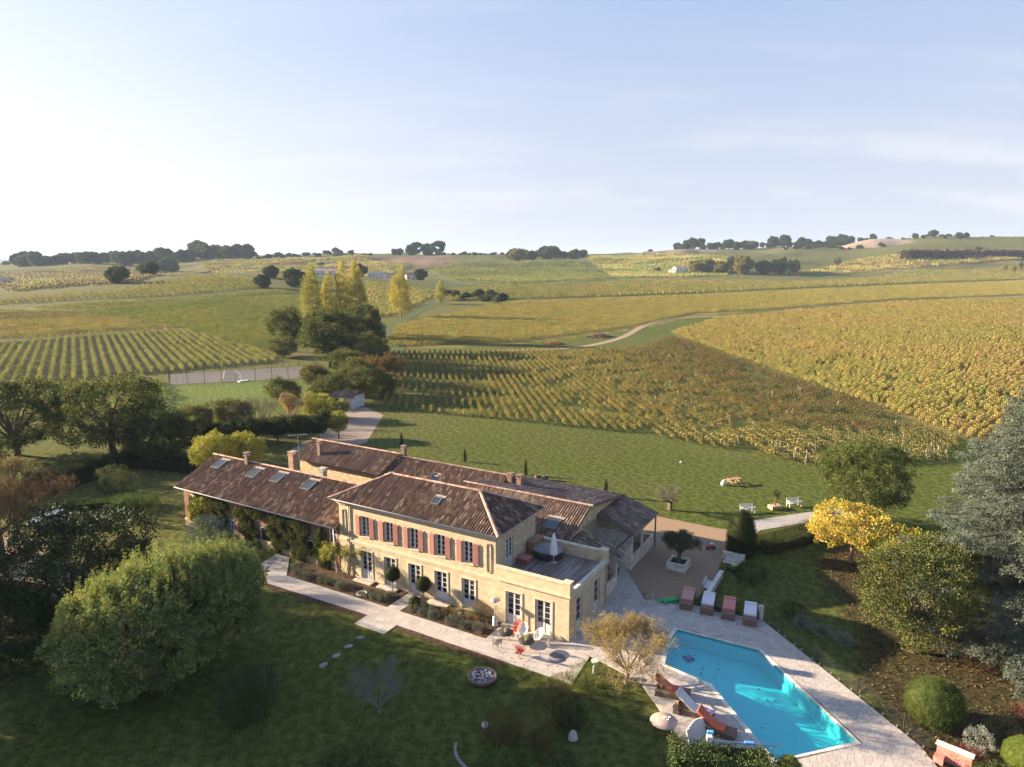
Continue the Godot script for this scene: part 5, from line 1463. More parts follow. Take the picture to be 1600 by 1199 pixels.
	hedge("garden_hedge", "bright green low hedge in the shaded left garden", Vector3(-50, 0, -74.5), Vector3(-41, 0, -76.5), 1.8, 1.2, [Color(0.05, 0.08, 0.02), Color(0.065, 0.095, 0.022)], 0.4)
	hedge("garden_hedge", "dark hedge along the meadow behind the purple twigs", Vector3(-52, 0, -110), Vector3(-36, 0, -114), 1.8, 1.8, dark, 0.5)
	# ---- unseen trees beyond the left edge, placed and sized to shade the lawn
	for q in [[-53, -51, 15.0, 13.0], [-44, -40, 13.5, 12.0], [-58, -62, 9.0, 9.0], [-40, -30, 11.0, 11.0]]:
		leafy_tree("unseen_shade_tree", "unseen dark garden tree beyond the left edge of view, sized to shade the lawn", "tree", Vector3(q[0], 0, q[1]), q[2], q[3], oak, {"size": 0.85, "dense": 2.0, "low": 0.1, "group": "trees left of the picture"})
	make_far()

func make_cedar():
	rng.seed = 200
	var t := thing("blue_cedar", "tall silver blue cedar filling the right edge", "tree", Vector3(37.6, 0, -46.5))
	var h := 21.0
	var s := Shape.new(true)
	s.tube(Vector3(0, -0.3, 0), Vector3(0, h * 0.5, 0), 0.5, 0.3, 10, Color(0.12, 0.09, 0.07)); s.tube(Vector3(0, h * 0.5, 0), Vector3(0, h, 0), 0.3, 0.04, 8, Color(0.12, 0.09, 0.07))
	part("trunk", s.done(), M.bark, t)
	var b := Shape.new(true)
	var ts := []; var cs := []
	var pal := [Color(0.08, 0.105, 0.085), Color(0.1, 0.125, 0.1), Color(0.06, 0.08, 0.06), Color(0.125, 0.15, 0.13)]
	for k in 26:
		var y := lerpf(1.6, h * 0.97, pow(k / 25.0, 0.95))
		var r := 11.6 * pow(1.0 - y / (h * 1.04), 0.72)
		if k < 3: r *= 0.85
		var n := 6 + int(r * 0.5)
		for i in n:
			var a := TAU * (i + rng.randf() * 0.8) / n + k * 0.7
			var l := r * rng.randf_range(0.7, 1.1)
			var d := Vector3(cos(a), 0, sin(a))
			var p := Vector3(0, y, 0)
			var q := p + d * l + Vector3(0, -0.08 * l + 0.3, 0)
			b.tube(p, q, 0.05 + 0.012 * l, 0.02, 5, Color(0.12, 0.095, 0.075), false)
			var side := Vector3(-d.z, 0, d.x)
			var m := int(l * 7.5)
			for j in m:
				var u := pow((j + rng.randf()) / m, 0.75)
				var wdt := (0.25 + 0.95 * sin(u * PI * 0.85)) * minf(1.0, l * 0.2)
				for e in 3:
					var o := rng.randf_range(-1.25, 1.25) * wdt
					var w := p.lerp(q, u) + side * o + Vector3(0, -absf(o) * 0.28 + rng.randfn(0, 0.08), 0)
					var sc := rng.randf_range(0.42, 0.75)
					ts.append(Transform3D(Basis(Vector3.UP, rng.randf() * TAU) * Basis(Vector3.RIGHT, rng.randfn(0, 0.35)).scaled(Vector3.ONE * sc), w)); cs.append(pick(pal))
	part("branches", b.done(), M.bark, t)
	scatter("needles", K.needle, M.needle, ts, cs, t)

func at_far(s: float, d: float) -> Vector3:
	return on(s * d, -d)

func make_far():
	var g := [Color(0.075, 0.095, 0.035), Color(0.095, 0.115, 0.04), Color(0.06, 0.08, 0.03)]
	var dk := [Color(0.045, 0.065, 0.026), Color(0.058, 0.078, 0.03), Color(0.036, 0.052, 0.022)]
	var ye := [Color(0.2, 0.18, 0.06), Color(0.16, 0.16, 0.05), Color(0.24, 0.19, 0.06)]
	var br := [Color(0.13, 0.085, 0.045), Color(0.11, 0.09, 0.04)]
	var kinds := {
		"dark": make_far_tree("far_tree", "dark green tree at the left end of the plateau wood on the right ridge", "tree", dk, 301, 16, 17),
		"green": make_far_tree("far_tree", "round green tree in the wood on the left hill", "tree", g, 302, 15, 16),
		"yellow": make_far_tree("far_tree", "yellow green tree beside the white house", "tree", ye, 303, 15, 14),
		"pine": make_far_tree("far_pine", "flat topped pine on the left skyline", "tree", dk, 304, 17, 15, {"low": 0.1, "lobes": 6, "gap": -0.2}),
		"slim": make_far_tree("far_poplar", "slim yellow poplar at the right edge under the red hedge", "tree", ye, 305, 16, 6, {"lobes": 5}),
		"bush": make_far_tree("far_bush", "low dark bush on the far slope", "bush", dk, 306, 6, 10, {"low": -0.2}),
	}
	# [kind, first u (px bearing as x over depth), last, depth, count, scale, label, group]
	var rows := [
		["dark", 0.238, 0.505, 1330, 34, 1.25, "dark tree in the long wood along the right ridge", "trees of the wood along the right ridge"],
		["dark", -0.167, -0.105, 1240, 6, 1.4, "dark tree beside the small house on the central skyline", "dark trees on the central skyline"],
		["green", 0.005, 0.098, 1130, 13, 1.25, "dark tree in the copse above the striped slope", "trees of the copse above the striped slope"],
		["green", -0.70, -0.40, 1120, 34, 1.35, "hazy tree in the wood on the left hill", "trees of the wood on the left hill"],
		["pine", -0.44, -0.375, 1180, 6, 1.75, "tall dark tree of the clump on the left skyline", "tall trees on the left skyline"],
		["green", -0.52, -0.475, 960, 5, 1.35, "large green tree in front of the left hill wood", "large trees before the left hill wood"],
		["bush", -0.38, -0.2, 1210, 26, 1.1, "low dark bush in the hedge along the left skyline", "bushes along the left skyline"],
		["bush", -0.11, 0.0, 1260, 16, 0.9, "low dark bush along the central skyline", "bushes along the central skyline"],
		["bush", 0.55, 0.85, 1290, 30, 0.8, "dark bush along the edge of the right plateau", "bushes along the right plateau edge"],
		["bush", 0.53, 0.8, 1010, 22, 0.75, "bush on the dark hedge under the plateau at the right", "bushes under the right plateau"],
		["green", 0.50, 0.64, 1200, 10, 0.7, "pale tree on top of the chalk bank", "trees on the chalk bank"],
		["bush", 0.38, 0.53, 1190, 26, 1.0, "dark bush added for the shadowed band below the wood on the right ridge", "bushes added for the shadowed band on the right ridge"],  # row of bushes added to draw the dark shadowed band of the slope
		["slim", 0.70, 0.78, 880, 9, 1.0, "slim pale poplar at the right edge", "pale poplars at the right edge"],
		["green", -0.9, -0.66, 1300, 18, 1.2, "hazy tree on the far left horizon", "trees on the far left horizon"],
		["green", -0.09, -0.015, 440, 16, 0.36, "dark bush in the hedge beside the grass road", "bushes beside the grass road"],
	]
	rng.seed = 310
	for r in rows:
		var n: int = r[4]
		for i in n:
			var s := lerpf(r[1], r[2], (i + rng.randf_range(-0.3, 0.3)) / maxf(n - 1, 1))
			var d: float = r[3] * rng.randf_range(0.95, 1.05)
			var k: float = r[5] * rng.randf_range(0.55, 1.25)
			copy(kinds[r[0]] if rng.randf() < 0.7 or r[0] == "bush" or r[0] == "slim" else kinds[["dark", "green", "pine"][rng.randi() % 3]], r[6], at_far(s, d) - Vector3(0, 0.5, 0), rng.randf() * TAU, Vector3(k * rng.randf_range(0.85, 1.2), k, k * rng.randf_range(0.85, 1.2)), r[7])
	var ones := [
		["yellow", 1080, 438, 880, 1.2, "rusty brown tree right of the white house"], ["yellow", 1098, 438, 870, 1.3, "tall brown yellow tree beside the white house"], ["yellow", 1120, 440, 860, 1.15, "small yellow tree third to the right of the white house"],
		["yellow", 1153, 441, 840, 1.65, "largest pale yellow tree with a white trunk"], ["green", 1185, 440, 840, 1.2, "green tree right of the largest pale yellow tree"], ["dark", 1205, 440, 850, 1.2, "dark tree in the group right of the white house"], ["slim", 1214, 437, 850, 1.5, "slim yellow poplar in the group right of the white house"], ["slim", 1232, 437, 850, 1.3, "shorter slim yellow poplar at the right end of the group"], ["dark", 1228, 439, 860, 1.1, "dark tree at the right end of the group by the white house"], ["dark", 1138, 438, 880, 1.2, "dark tree behind the pale yellow trees"],
		["bush", 1022, 437, 890, 0.9, "dark bush left of the white house"], ["yellow", 1295, 412, 980, 0.75, "small lone yellow tree on the far right slope"],
		["green", 195, 452, 500, 0.9, "lone round tree standing in the brown field at the left"], ["green", 245, 440, 560, 0.9, "low spreading tree right of the lone round tree"], ["dark", 418, 450, 470, 0.62, "dark round tree at the right end of the knoll"], ["dark", 466, 447, 480, 0.85, "wide dark tree behind the left poplar"], ["green", 432, 442, 520, 0.7, "round green tree between the knoll trees"],
		["dark", 566, 447, 640, 0.85, "dark tree behind the golden poplars"], ["dark", 660, 447, 640, 0.7, "dark tree right of the white farmhouse"], ["green", 532, 400, 1250, 0.75, "single small tree on the skyline above the poplars"], ["green", 1010, 396, 1250, 0.6, "thin tree on the skyline left of the ridge"], ["dark", 1065, 397, 1200, 0.9, "dark round tree at the left end of the right ridge"], ["yellow", 805, 412, 1090, 1.25, "pale willow at the left end of the copse"],
	]
	for o in ones:
		var s: float = (o[1] - 800.0) / 1090.0 / 0.99
		copy(kinds[o[0]], o[5], at_far(s, o[3]) - Vector3(0, 0.3, 0), o[1], Vector3.ONE * o[4])
	var away := {"dark": [0.233, 1300], "green": [-0.5, 1100], "yellow": [0.26, 868], "pine": [-0.42, 1170], "slim": [0.74, 870], "bush": [-0.27, 1000]}
	for k in away: kinds[k].position = at_far(away[k][0], away[k][1])
	# dark red hedge band under the plateau, chalk bank
	var p := at_far(0.555, 960); var q := at_far(0.80, 1010)
	hedge("red_hedge", "long dark red hedge below the plateau at the right", p, q, 14, 10, [Color(0.075, 0.035, 0.03), Color(0.06, 0.03, 0.028), Color(0.07, 0.05, 0.03)], 3.2, K.far, null, 0.15)
	rng.seed = 320
	var s := Shape.new(true)
	var pts := []
	for i in 15:
		var k := i / 14.0
		var b := at_far(lerpf(0.475, 0.63, k), 1150); var tall := 13.0 * sin(PI * minf(k * 1.3 + 0.06, 1.0))
		pts.append([b + Vector3(0, -2, rng.randfn(0, 5)), b + Vector3(0, tall * 0.5 + rng.randfn(0, 1), -14), b + Vector3(0, tall, -40), b + Vector3(0, tall - 6, -90)])
	for i in 14:
		for j in 3: s.quad(pts[i][j], pts[i][j + 1], pts[i + 1][j + 1], pts[i + 1][j], Color(0.27, 0.215, 0.175) if j < 2 else Color(0.1, 0.095, 0.045))
	tag(part("chalk_bank", s.done(), M.soil, self), "bare chalk bank on the right skyline", "", "", "structure")
	# white crumbly bank left of the wood
	s = Shape.new(true)
	pts = []
	for i in 12:
		var b := at_far(lerpf(0.185, 0.29, i / 11.0), 1150)
		pts.append([b + Vector3(0, -1, 0), b + Vector3(0, 5 + rng.randfn(0, 1.2), -10), b + Vector3(0, 7, -40)])
	for i in 11:
		for j in 2: s.quad(pts[i][j], pts[i][j + 1], pts[i + 1][j + 1], pts[i + 1][j], Color(0.19, 0.16, 0.13))
	tag(part("chalk_bank", s.done(), M.soil, self), "low pale bank left of the wood on the ridge", "", "", "structure")

# ---------------------------------------------------------------- garden furniture and small things
func lounger(label: String, at: Vector3, turn: float, cushion: Color, raised: bool) -> Node3D:
	var t := thing("sun_lounger", label, "sun lounger", at, turn, "wicker sun loungers round the pool")
	t.scale = Vector3.ONE * (1.18 if raised else 1.38)
	var s := Shape.new()
	var wick := Color(0.16, 0.1, 0.075)
	if raised:
		s.box(Vector3(0, 0.2, 0.5), Vector3(0.72, 0.28, 1.0), wick)
		s.box(Vector3(-0.32, 0.2, -0.45), Vector3(0.08, 0.28, 0.9), wick); s.box(Vector3(0.32, 0.2, -0.45), Vector3(0.08, 0.28, 0.9), wick); s.box(Vector3(0, 0.2, -0.87), Vector3(0.56, 0.28, 0.06), wick)
	else:
		s.box(Vector3(0, 0.22, 0), Vector3(0.74, 0.34, 2.0), wick)
		for k in 9: s.box(Vector3(0, 0.395, -0.9 + k * 0.225), Vector3(0.7, 0.02, 0.18), wick * 1.2)
	part("wicker_frame", s.done(), M.wicker, t)
	for x in [-0.3, 0.3]:
		for z in [-0.9, 0.9]:
			s = Shape.new(); s.box(Vector3(x, 0.03, z), Vector3(0.06, 0.06, 0.06), Color(0.08, 0.06, 0.05))
			part("leg", s.done(), M.wicker, t)
	s = Shape.new()
	if raised:
		var bs := Basis(Vector3.RIGHT, 0.62)
		s.box(Vector3(0, 0.62, -0.42), Vector3(0.66, 0.04, 0.95), wick, bs)
		part("backrest", s.done(), M.wicker, t)
		s = Shape.new()
		s.box(Vector3(0, 0.69, -0.43), Vector3(0.64, 0.1, 0.98), cushion, bs); s.box(Vector3(0, 0.39, 0.22), Vector3(0.64, 0.1, 0.5), cushion)
		s.box(Vector3(0, 0.98, -0.8), Vector3(0.64, 0.12, 0.24), cushion * 0.85, bs)
	else:
		s.box(Vector3(0, 0.455, -0.22), Vector3(0.68, 0.1, 1.5), cushion)
		s.box(Vector3(0, 0.52, -0.82), Vector3(0.66, 0.05, 0.3), cushion * 0.93)
	part("cushion", s.done(), M.fabric, t)
	return t

func string_chair(label: String, at: Vector3, turn: float, c: Color):
	var t := thing("string_chair", label, "chair", at, turn)
	var s := Shape.new(true)
	var n := 26
	var rim := []; var hub := Vector3(0, 0.33, 0.02)
	for i in n:
		var a := TAU * i / n
		rim.append(Vector3(cos(a) * 0.4, 0.66 + sin(a) * 0.36 + 0.02, -sin(a) * 0.36 + 0.02))
	for i in n:
		s.tube(rim[i], rim[(i + 1) % n], 0.018, 0.018, 5, c, false)
	part("frame", s.done(), M.paint, t)
	s = Shape.new(true)
	for i in n:
		for k in 2:
			var p: Vector3 = rim[i].lerp(rim[(i + 1) % n], k * 0.5)
			var m := p.lerp(hub, 0.55) + Vector3(0, -0.1, -0.06)
			s.tube(p, m, 0.014, 0.014, 4, c, false); s.tube(m, hub, 0.014, 0.012, 4, c, false)
	part("cords", s.done(), M.paint, t)
	for i in 3:
		var a := TAU * i / 3 + 0.5
		s = Shape.new(true); s.tube(hub + Vector3(0, 0.02, 0), Vector3(cos(a) * 0.3, 0, sin(a) * 0.3), 0.014, 0.012, 5, c * 0.7)
		part("leg", s.done(), M.paint, t)

func wire_chair(label: String, at: Vector3, turn: float, c: Color):
	var t := thing("metal_chair", label, "chair", at, turn)
	var s := Shape.new()
	for i in 8: s.bar(Vector3(-0.2 + i * 0.057, 0.45, -0.2), Vector3(-0.2 + i * 0.057, 0.45, 0.22), 0.03, 0.012, c)
	s.bar(Vector3(-0.22, 0.45, -0.2), Vector3(0.22, 0.45, -0.2), 0.025, 0.025, c); s.bar(Vector3(-0.22, 0.45, 0.22), Vector3(0.22, 0.45, 0.22), 0.025, 0.025, c)
	part("seat", s.done(), M.paint, t)
	s = Shape.new()
	for x in [-0.21, 0.21]: s.bar(Vector3(x, 0.45, -0.21), Vector3(x, 0.88, -0.3), 0.022, 0.022, c)
	for i in 4: s.bar(Vector3(-0.21, 0.58 + i * 0.1, -0.235 - i * 0.02), Vector3(0.21, 0.58 + i * 0.1, -0.235 - i * 0.02), 0.02, 0.03, c)
	part("backrest", s.done(), M.paint, t)
	for x in [-0.2, 0.2]:
		for z in [-0.2, 0.22]:
			s = Shape.new(); s.bar(Vector3(x, 0.45, z), Vector3(x * 1.1, 0.0, z * 1.15), 0.022, 0.022, c)
			part("leg", s.done(), M.paint, t)

func round_table(called: String, label: String, at: Vector3, r: float, h: float, c: Color):
	var t := thing(called, label, "table", at)
	var s := Shape.new(true)
	s.lathe([Vector2(0.0, h - 0.04), Vector2(r - 0.02, h - 0.04), Vector2(r, h - 0.02), Vector2(r - 0.01, h), Vector2(0.0, h + 0.002)], Vector3.ZERO, 28, c)
	part("table_top", s.done(), M.paint, t)
	for i in 3:
		var a := TAU * i / 3 + 0.3
		s = Shape.new(true); s.tube(Vector3(cos(a) * 0.08, h - 0.04, sin(a) * 0.08), Vector3(cos(a) * r * 0.75, 0, sin(a) * r * 0.75), 0.018, 0.018, 6, Color(0.05, 0.05, 0.05))
		part("leg", s.done(), M.paint, t)

func bench(label: String, at: Vector3, turn: float):
	var t := thing("garden_bench", label, "bench", at, turn)
	var c := Color(0.62, 0.61, 0.6)
	for i in 5:
		var s := Shape.new(); s.box(Vector3(0, 0.45, -0.2 + i * 0.1), Vector3(1.7, 0.03, 0.08), c)
		part("seat_slat", s.done(), M.paint, t)
	for i in 4:
		var s := Shape.new(); s.box(Vector3(0, 0.58 + i * 0.11, -0.27 - i * 0.025), Vector3(1.7, 0.085, 0.025), c)
		part("back_slat", s.done(), M.paint, t)
	for x in [-0.75, 0.75]:
		for z in [-0.28, 0.24]:
			var s := Shape.new(); s.bar(Vector3(x, 0.0, z), Vector3(x, 0.95 if z < 0 else 0.66, z - (0.08 if z < 0 else 0.0)), 0.06, 0.06, c)
			part("leg", s.done(), M.paint, t)
		var s2 := Shape.new(); s2.box(Vector3(x, 0.67, -0.04), Vector3(0.07, 0.035, 0.56), c)
		part("armrest", s2.done(), M.paint, t)

func planter_box(label: String, at: Vector3, turn: float, w: float, h: float, c: Color, soil := true) -> Node3D:
	var t := thing("stone_planter", label, "planter", at, turn)
	for i in 4:
		var s := Shape.new()
		var bs := Basis(Vector3.UP, PI / 2 * i)
		s.box(bs * Vector3(0, h / 2, w / 2 - 0.09), Vector3(w - 0.364 if i % 2 else w, h, 0.18), c, bs)
		part("side_wall", s.done(), M.plaster, t)
	var s := Shape.new()
	s.box(Vector3(0, h * 0.4, 0), Vector3(w - 0.37, h * 0.8, w - 0.37), Color(0.05, 0.045, 0.045))
	part("soil", s.done(), M.soil, t)
	return t

func farmhouse(label: String, at: Vector3, turn: float, w: float, d: float, h: float, wall: Color, roof: Color, group := "") -> Node3D:
	var t := thing("farmhouse", label, "house", at, turn, group)
	var s := Shape.new()
	s.box(Vector3(0, h / 2 - 0.5, 0), Vector3(w, h + 1, d), wall)
	for x in [-w / 2, w / 2]:
		s.tri(Vector3(x, h, -d / 2), Vector3(x, h + d * 0.22, 0), Vector3(x, h, d / 2), wall)
	part("wall", s.done(), M.plaster, t)
	s = Shape.new()
	for k in [-1, 1]:
		var p := Vector3(0, h + d * 0.11 + 0.1, k * d * 0.25)
		s.box(p, Vector3(w + 0.8, 0.25, d * 0.5 * 1.16), roof, Basis(Vector3.RIGHT, k * 0.414))
	var rf := part("roof", s.done(), M.tile, t)
	s = Shape.new(); s.box(Vector3(w * 0.25, h + d * 0.25, 0), Vector3(0.8, 1.6, 0.8), wall * 0.8)
	part("chimney", s.done(), M.plaster, rf)
	var n := int(w / 3.5)
	for i in n:
		var x := -w / 2 + w * (i + 0.5) / n
		s = Shape.new()
		if i == n / 2:
			s.box(Vector3(x, 1.1, d / 2 + 0.02), Vector3(1.1, 2.2, 0.06), Color(0.12, 0.1, 0.09)); part("door", s.done(), M.paint, t)
		else:
			s.box(Vector3(x, h * 0.55, d / 2 + 0.02), Vector3(1.0, 1.4, 0.06), Color(0.03, 0.035, 0.04)); part("window", s.done(), M.paint, t)
	return t

func make_objects():
	var turn := HOUSE_TURN
	# ---- roof terrace
	var t := thing("hot_tub", "dark oval hot tub with a grey cover on the roof terrace", "hot tub", hw(-1.75, 5.35, 3.56), turn)
	var s := Shape.new(true)
	s.lathe([Vector2(1.0, 0.0), Vector2(1.08, 0.1), Vector2(1.1, 0.55), Vector2(1.02, 0.66)], Vector3.ZERO, 28, Color(0.025, 0.023, 0.025), Vector2(1.2, 0.95))
	part("tub_shell", s.done(), M.wicker, t)
	s = Shape.new(true)
	s.lathe([Vector2(1.0, 0.62), Vector2(1.13, 0.66), Vector2(1.14, 0.74), Vector2(1.05, 0.79), Vector2(0.0, 0.82)], Vector3.ZERO, 28, Color(0.17, 0.18, 0.2), Vector2(1.2, 0.95))
	part("cover", s.done(), M.fabric, t)
	t = thing("parasol", "closed white parasol beside the hot tub on the roof terrace", "parasol", hw(-2.75, 4.55, 3.56), 0.4)
	pipe(t, "pole", Vector3(0, 0, 0), Vector3(0, 2.55, 0), 0.03, Color(0.5, 0.5, 0.5), M.paint)
	s = Shape.new()
	var prof := [Vector2(0.3, 0.72), Vector2(0.34, 0.78), Vector2(0.33, 1.0), Vector2(0.28, 1.6), Vector2(0.17, 2.2), Vector2(0.05, 2.55), Vector2(0.0, 2.6)]
	s.lathe(prof, Vector3.ZERO, 9, Color(0.62, 0.62, 0.64))
	part("canopy", s.done(), M.fabric, t)
	s = Shape.new(true); s.lathe([Vector2(0.0, 0.0), Vector2(0.3, 0.0), Vector2(0.3, 0.07), Vector2(0.05, 0.12), Vector2(0.0, 0.12)], Vector3.ZERO, 14, Color(0.3, 0.3, 0.3))
	part("base", s.done(), M.plaster, t)
	t = thing("wooden_cabinet", "tall brown wooden cabinet against the house wall on the roof terrace", "cabinet", hw(-0.5, 5.6, 3.56), turn)
	s = Shape.new(); s.box(Vector3(0, 0.6, 0), Vector3(0.6, 1.2, 1.7), Color(0.2, 0.115, 0.07)); part("body", s.done(), M.wood, t)
	s = Shape.new(); s.box(Vector3(0, 1.22, 0), Vector3(0.68, 0.05, 1.78), Color(0.25, 0.15, 0.1)); part("top", s.done(), M.wood, t)
	for k in 2:
		s = Shape.new(); s.box(Vector3(0.31, 0.6, -0.42 + k * 0.84), Vector3(0.02, 1.1, 0.8), Color(0.23, 0.13, 0.08)); part("door", s.done(), M.wood, t)
	var cush := func(label: String, p: Vector3, sz: Vector3):
		var q := thing("cushion_box", label, "pouffe", p, turn)
		var a := Shape.new(); a.box(Vector3(0, sz.y * 0.4, 0), Vector3(sz.x, sz.y * 0.8, sz.z), Color(0.2, 0.06, 0.05)); part("base", a.done(), M.fabric, q)
		a = Shape.new(); a.box(Vector3(0, sz.y * 0.9, 0), Vector3(sz.x + 0.05, sz.y * 0.2, sz.z + 0.05), Color(0.32, 0.1, 0.09)); part("cushion", a.done(), M.fabric, q)
	cush.call("dark red cushioned box beside the balcony door", hw(-0.7, 3.4, 3.56), Vector3(0.9, 0.5, 0.9))
	cush.call("dark red cushioned box behind the front parapet", hw(-3.9, 0.75, 3.56), Vector3(1.2, 0.4, 0.6))
	# ---- front terrace
	string_chair("red string armchair in front of the first annex door", hw(-2.6, -1.15, 0.05), turn - 0.2, Color(0.62, 0.1, 0.06))
	string_chair("left of the two white string armchairs on the terrace", hw(-3.2, -1.35, 0.05), turn + 0.1, Color(0.68, 0.68, 0.68))
	string_chair("right of the two white string armchairs on the terrace", hw(-4.6, -1.4, 0.05), turn - 0.5, Color(0.68, 0.68, 0.68))
	string_chair("red string armchair at the front of the terrace below the right table", hw(-4.3, -3.75, 0.05), turn + PI + 0.2, Color(0.68, 0.1, 0.08))
	round_table("terrace_table", "left of the two round black tables on the terrace", hw(-2.35, -2.5, 0.05), 0.62, 0.72, Color(0.025, 0.022, 0.022))
	round_table("terrace_table", "right of the two round black tables on the terrace", hw(-4.25, -2.75, 0.05), 0.62, 0.72, Color(0.025, 0.022, 0.022))
	for q in [[-2.35, -2.5, "yellow green posy in a glass on the left black table"], [-4.25, -2.75, "yellow green posy in a glass on the right black table"]]:
		var v := thing("flower_pot", q[2], "flower pot", hw(q[0], q[1], 0.775), 0)
		s = Shape.new(true); s.lathe([Vector2(0.0, 0.0), Vector2(0.05, 0.0), Vector2(0.07, 0.12), Vector2(0.0, 0.12)], Vector3.ZERO, 10, Color(0.5, 0.5, 0.45)); part("pot", s.done(), M.paint, v)
		rng.seed = 17; var b := blob([[Vector3(0, 0.24, 0), Vector3(0.1, 0.1, 0.1)]], 24, 0.12, 0.5, 0.2, -1.0, [Color(0.4, 0.4, 0.1), Color(0.3, 0.36, 0.1)]); scatter("flowers", K.leaf, M.leaf, b[0], b[1], v)
	wire_chair("dark metal chair at the left end of the terrace", hw(-0.35, -3.1, 0.05), turn + 0.6, Color(0.1, 0.07, 0.055))
	wire_chair("dark metal chair in front of the left black table", hw(-2.4, -3.75, 0.05), turn + PI, Color(0.1, 0.07, 0.055))
	wire_chair("dark metal chair beside the left bed on the terrace", hw(-0.7, -2.0, 0.05), turn + 2.0, Color(0.1, 0.07, 0.055))
	t = thing("patio_heater", "steel patio heater with a round hood at the corner of the annex", "patio heater", hw(-0.55, -1.0, 0.05), turn)
	s = Shape.new(true); s.lathe([Vector2(0.0, 0.0), Vector2(0.26, 0.0), Vector2(0.25, 0.06), Vector2(0.2, 0.1), Vector2(0.2, 0.75), Vector2(0.06, 0.82)], Vector3.ZERO, 16, Color(0.35, 0.35, 0.36)); part("base", s.done(), M.metal, t)
	pipe(t, "pole", Vector3(0, 0.8, 0), Vector3(0, 1.9, 0), 0.03, Color(0.4, 0.4, 0.4), M.metal)
	s = Shape.new(true); s.lathe([Vector2(0.1, 1.88), Vector2(0.11, 2.12), Vector2(0.42, 2.14), Vector2(0.4, 2.2), Vector2(0.12, 2.3), Vector2(0.0, 2.31)], Vector3.ZERO, 18, Color(0.5, 0.5, 0.5)); part("hood", s.done(), M.metal, t)
	t = thing("table_parasol_base", "low round grey disc lying on the end of the terrace", "parasol base", hw(-6.6, -2.6, 0.05))
	s = Shape.new(true); s.lathe([Vector2(0.0, 0.0), Vector2(0.6, 0.0), Vector2(0.62, 0.03), Vector2(0.58, 0.05), Vector2(0.0, 0.055)], Vector3.ZERO, 26, Color(0.16, 0.15, 0.17)); part("disc", s.done(), M.plaster, t)
	t = thing("stone_urn", "pale stone urn on a pedestal in the shrubs at the end of the terrace", "urn", Vector3(5.7, 0, -43.6))
	t.scale = Vector3.ONE * 0.8
	s = Shape.new(); s.box(Vector3(0, 0.35, 0), Vector3(0.36, 0.7, 0.36), Color(0.55, 0.52, 0.46)); part("pedestal", s.done(), M.stone, t)
	s = Shape.new(true); s.lathe([Vector2(0.0, 0.7), Vector2(0.16, 0.7), Vector2(0.08, 0.8), Vector2(0.12, 0.86), Vector2(0.3, 1.1), Vector2(0.34, 1.2), Vector2(0.26, 1.22), Vector2(0.0, 1.12)], Vector3.ZERO, 18, Color(0.6, 0.57, 0.5)); part("bowl", s.done(), M.stone, t)
	t = thing("watering_hose", "white coiled garden hose lying in the bed left of the central door", "hose", hw(11.9, -2.3, 0.08))
	s = Shape.new(true)
	for k in 3:
		for i in 16:
			var a := TAU * i / 16; var b := TAU * (i + 1) / 16; var r := 0.34 + k * 0.05
			s.tube(Vector3(cos(a) * r, 0.03 + k * 0.02, sin(a) * r), Vector3(cos(b) * r, 0.03 + k * 0.02, sin(b) * r), 0.022, 0.022, 5, Color(0.55, 0.53, 0.5), false)
	part("coil", s.done(), M.paint, t)
	# ---- lawn in front
	t = thing("stone_basin", "round stone basin with white pebbles standing on the dark lawn", "basin", Vector3(-2.0, 0, -42.8))
	s = Shape.new(true); s.lathe([Vector2(0.75, 0.0), Vector2(0.98, 0.2), Vector2(1.03, 0.38), Vector2(0.98, 0.42), Vector2(0.84, 0.4), Vector2(0.8, 0.3), Vector2(0.0, 0.28)], Vector3.ZERO, 26, Color(0.15, 0.1, 0.09)); part("bowl", s.done(), M.stone, t)
	rng.seed = 23
	for i in 70:
		var r := sqrt(rng.randf()) * 0.75; var a := rng.randf() * TAU
		s = Shape.new(true); var k := rng.randf_range(0.07, 0.13)
		s.lathe([Vector2(0.0, -k * 0.7), Vector2(k * 0.8, -k * 0.3), Vector2(k, 0.0), Vector2(k * 0.7, k * 0.5), Vector2(0.0, k * 0.7)], Vector3(cos(a) * r, 0.33, sin(a) * r), 7, pick([Color(0.42, 0.42, 0.46), Color(0.34, 0.34, 0.38), Color(0.12, 0.12, 0.14)]), Vector2(1.0, rng.randf_range(0.6, 1.0))); part("pebble", s.done(), M.plaster, t)
	var st := [[-11.4, -48.2], [-12.0, -47.0], [-12.6, -45.8], [-13.2, -44.6]]
	for i in 4:
		s = Shape.new(true); s.lathe([Vector2(0.0, -0.1), Vector2(0.38, -0.1), Vector2(0.38, 0.02), Vector2(0.35, 0.035), Vector2(0.0, 0.04)], Vector3.ZERO, 4 + i, Color(0.24, 0.225, 0.22), Vector2(1.0, 0.72))
		var o := part("stepping_stone", s.done(), M.stone, self); o.position = Vector3(st[i][0], 0, st[i][1]); o.rotation.y = turn + PI / 4 + i * 0.3
		tag(o, ["stepping stone nearest the path", "second stepping stone from the path", "third stepping stone from the path", "stepping stone farthest from the path, at the dark lawn"][i], "stepping stone")
	t = thing("white_rock", "pale upright rock on the shaded lawn below the urn", "rock", Vector3(3.6, 0, -36.9))
	s = Shape.new(); s.lathe([Vector2(0.0, -0.1), Vector2(0.3, -0.1), Vector2(0.26, 0.35), Vector2(0.14, 0.6), Vector2(0.0, 0.66)], Vector3.ZERO, 6, Color(0.42, 0.4, 0.4), Vector2(1, 0.7)); part("stone", s.done(), M.stone, t)
	t = thing("white_sphere", "white globe lamp half hidden behind the brown shrub in the bottom bed", "globe", Vector3(-1.6, 0, -37.0))
	s = Shape.new(true); s.lathe(ball(0.2, 0.9), Vector3.ZERO, 16, Color(0.6, 0.6, 0.6)); part("globe", s.done(), M.paint, t)
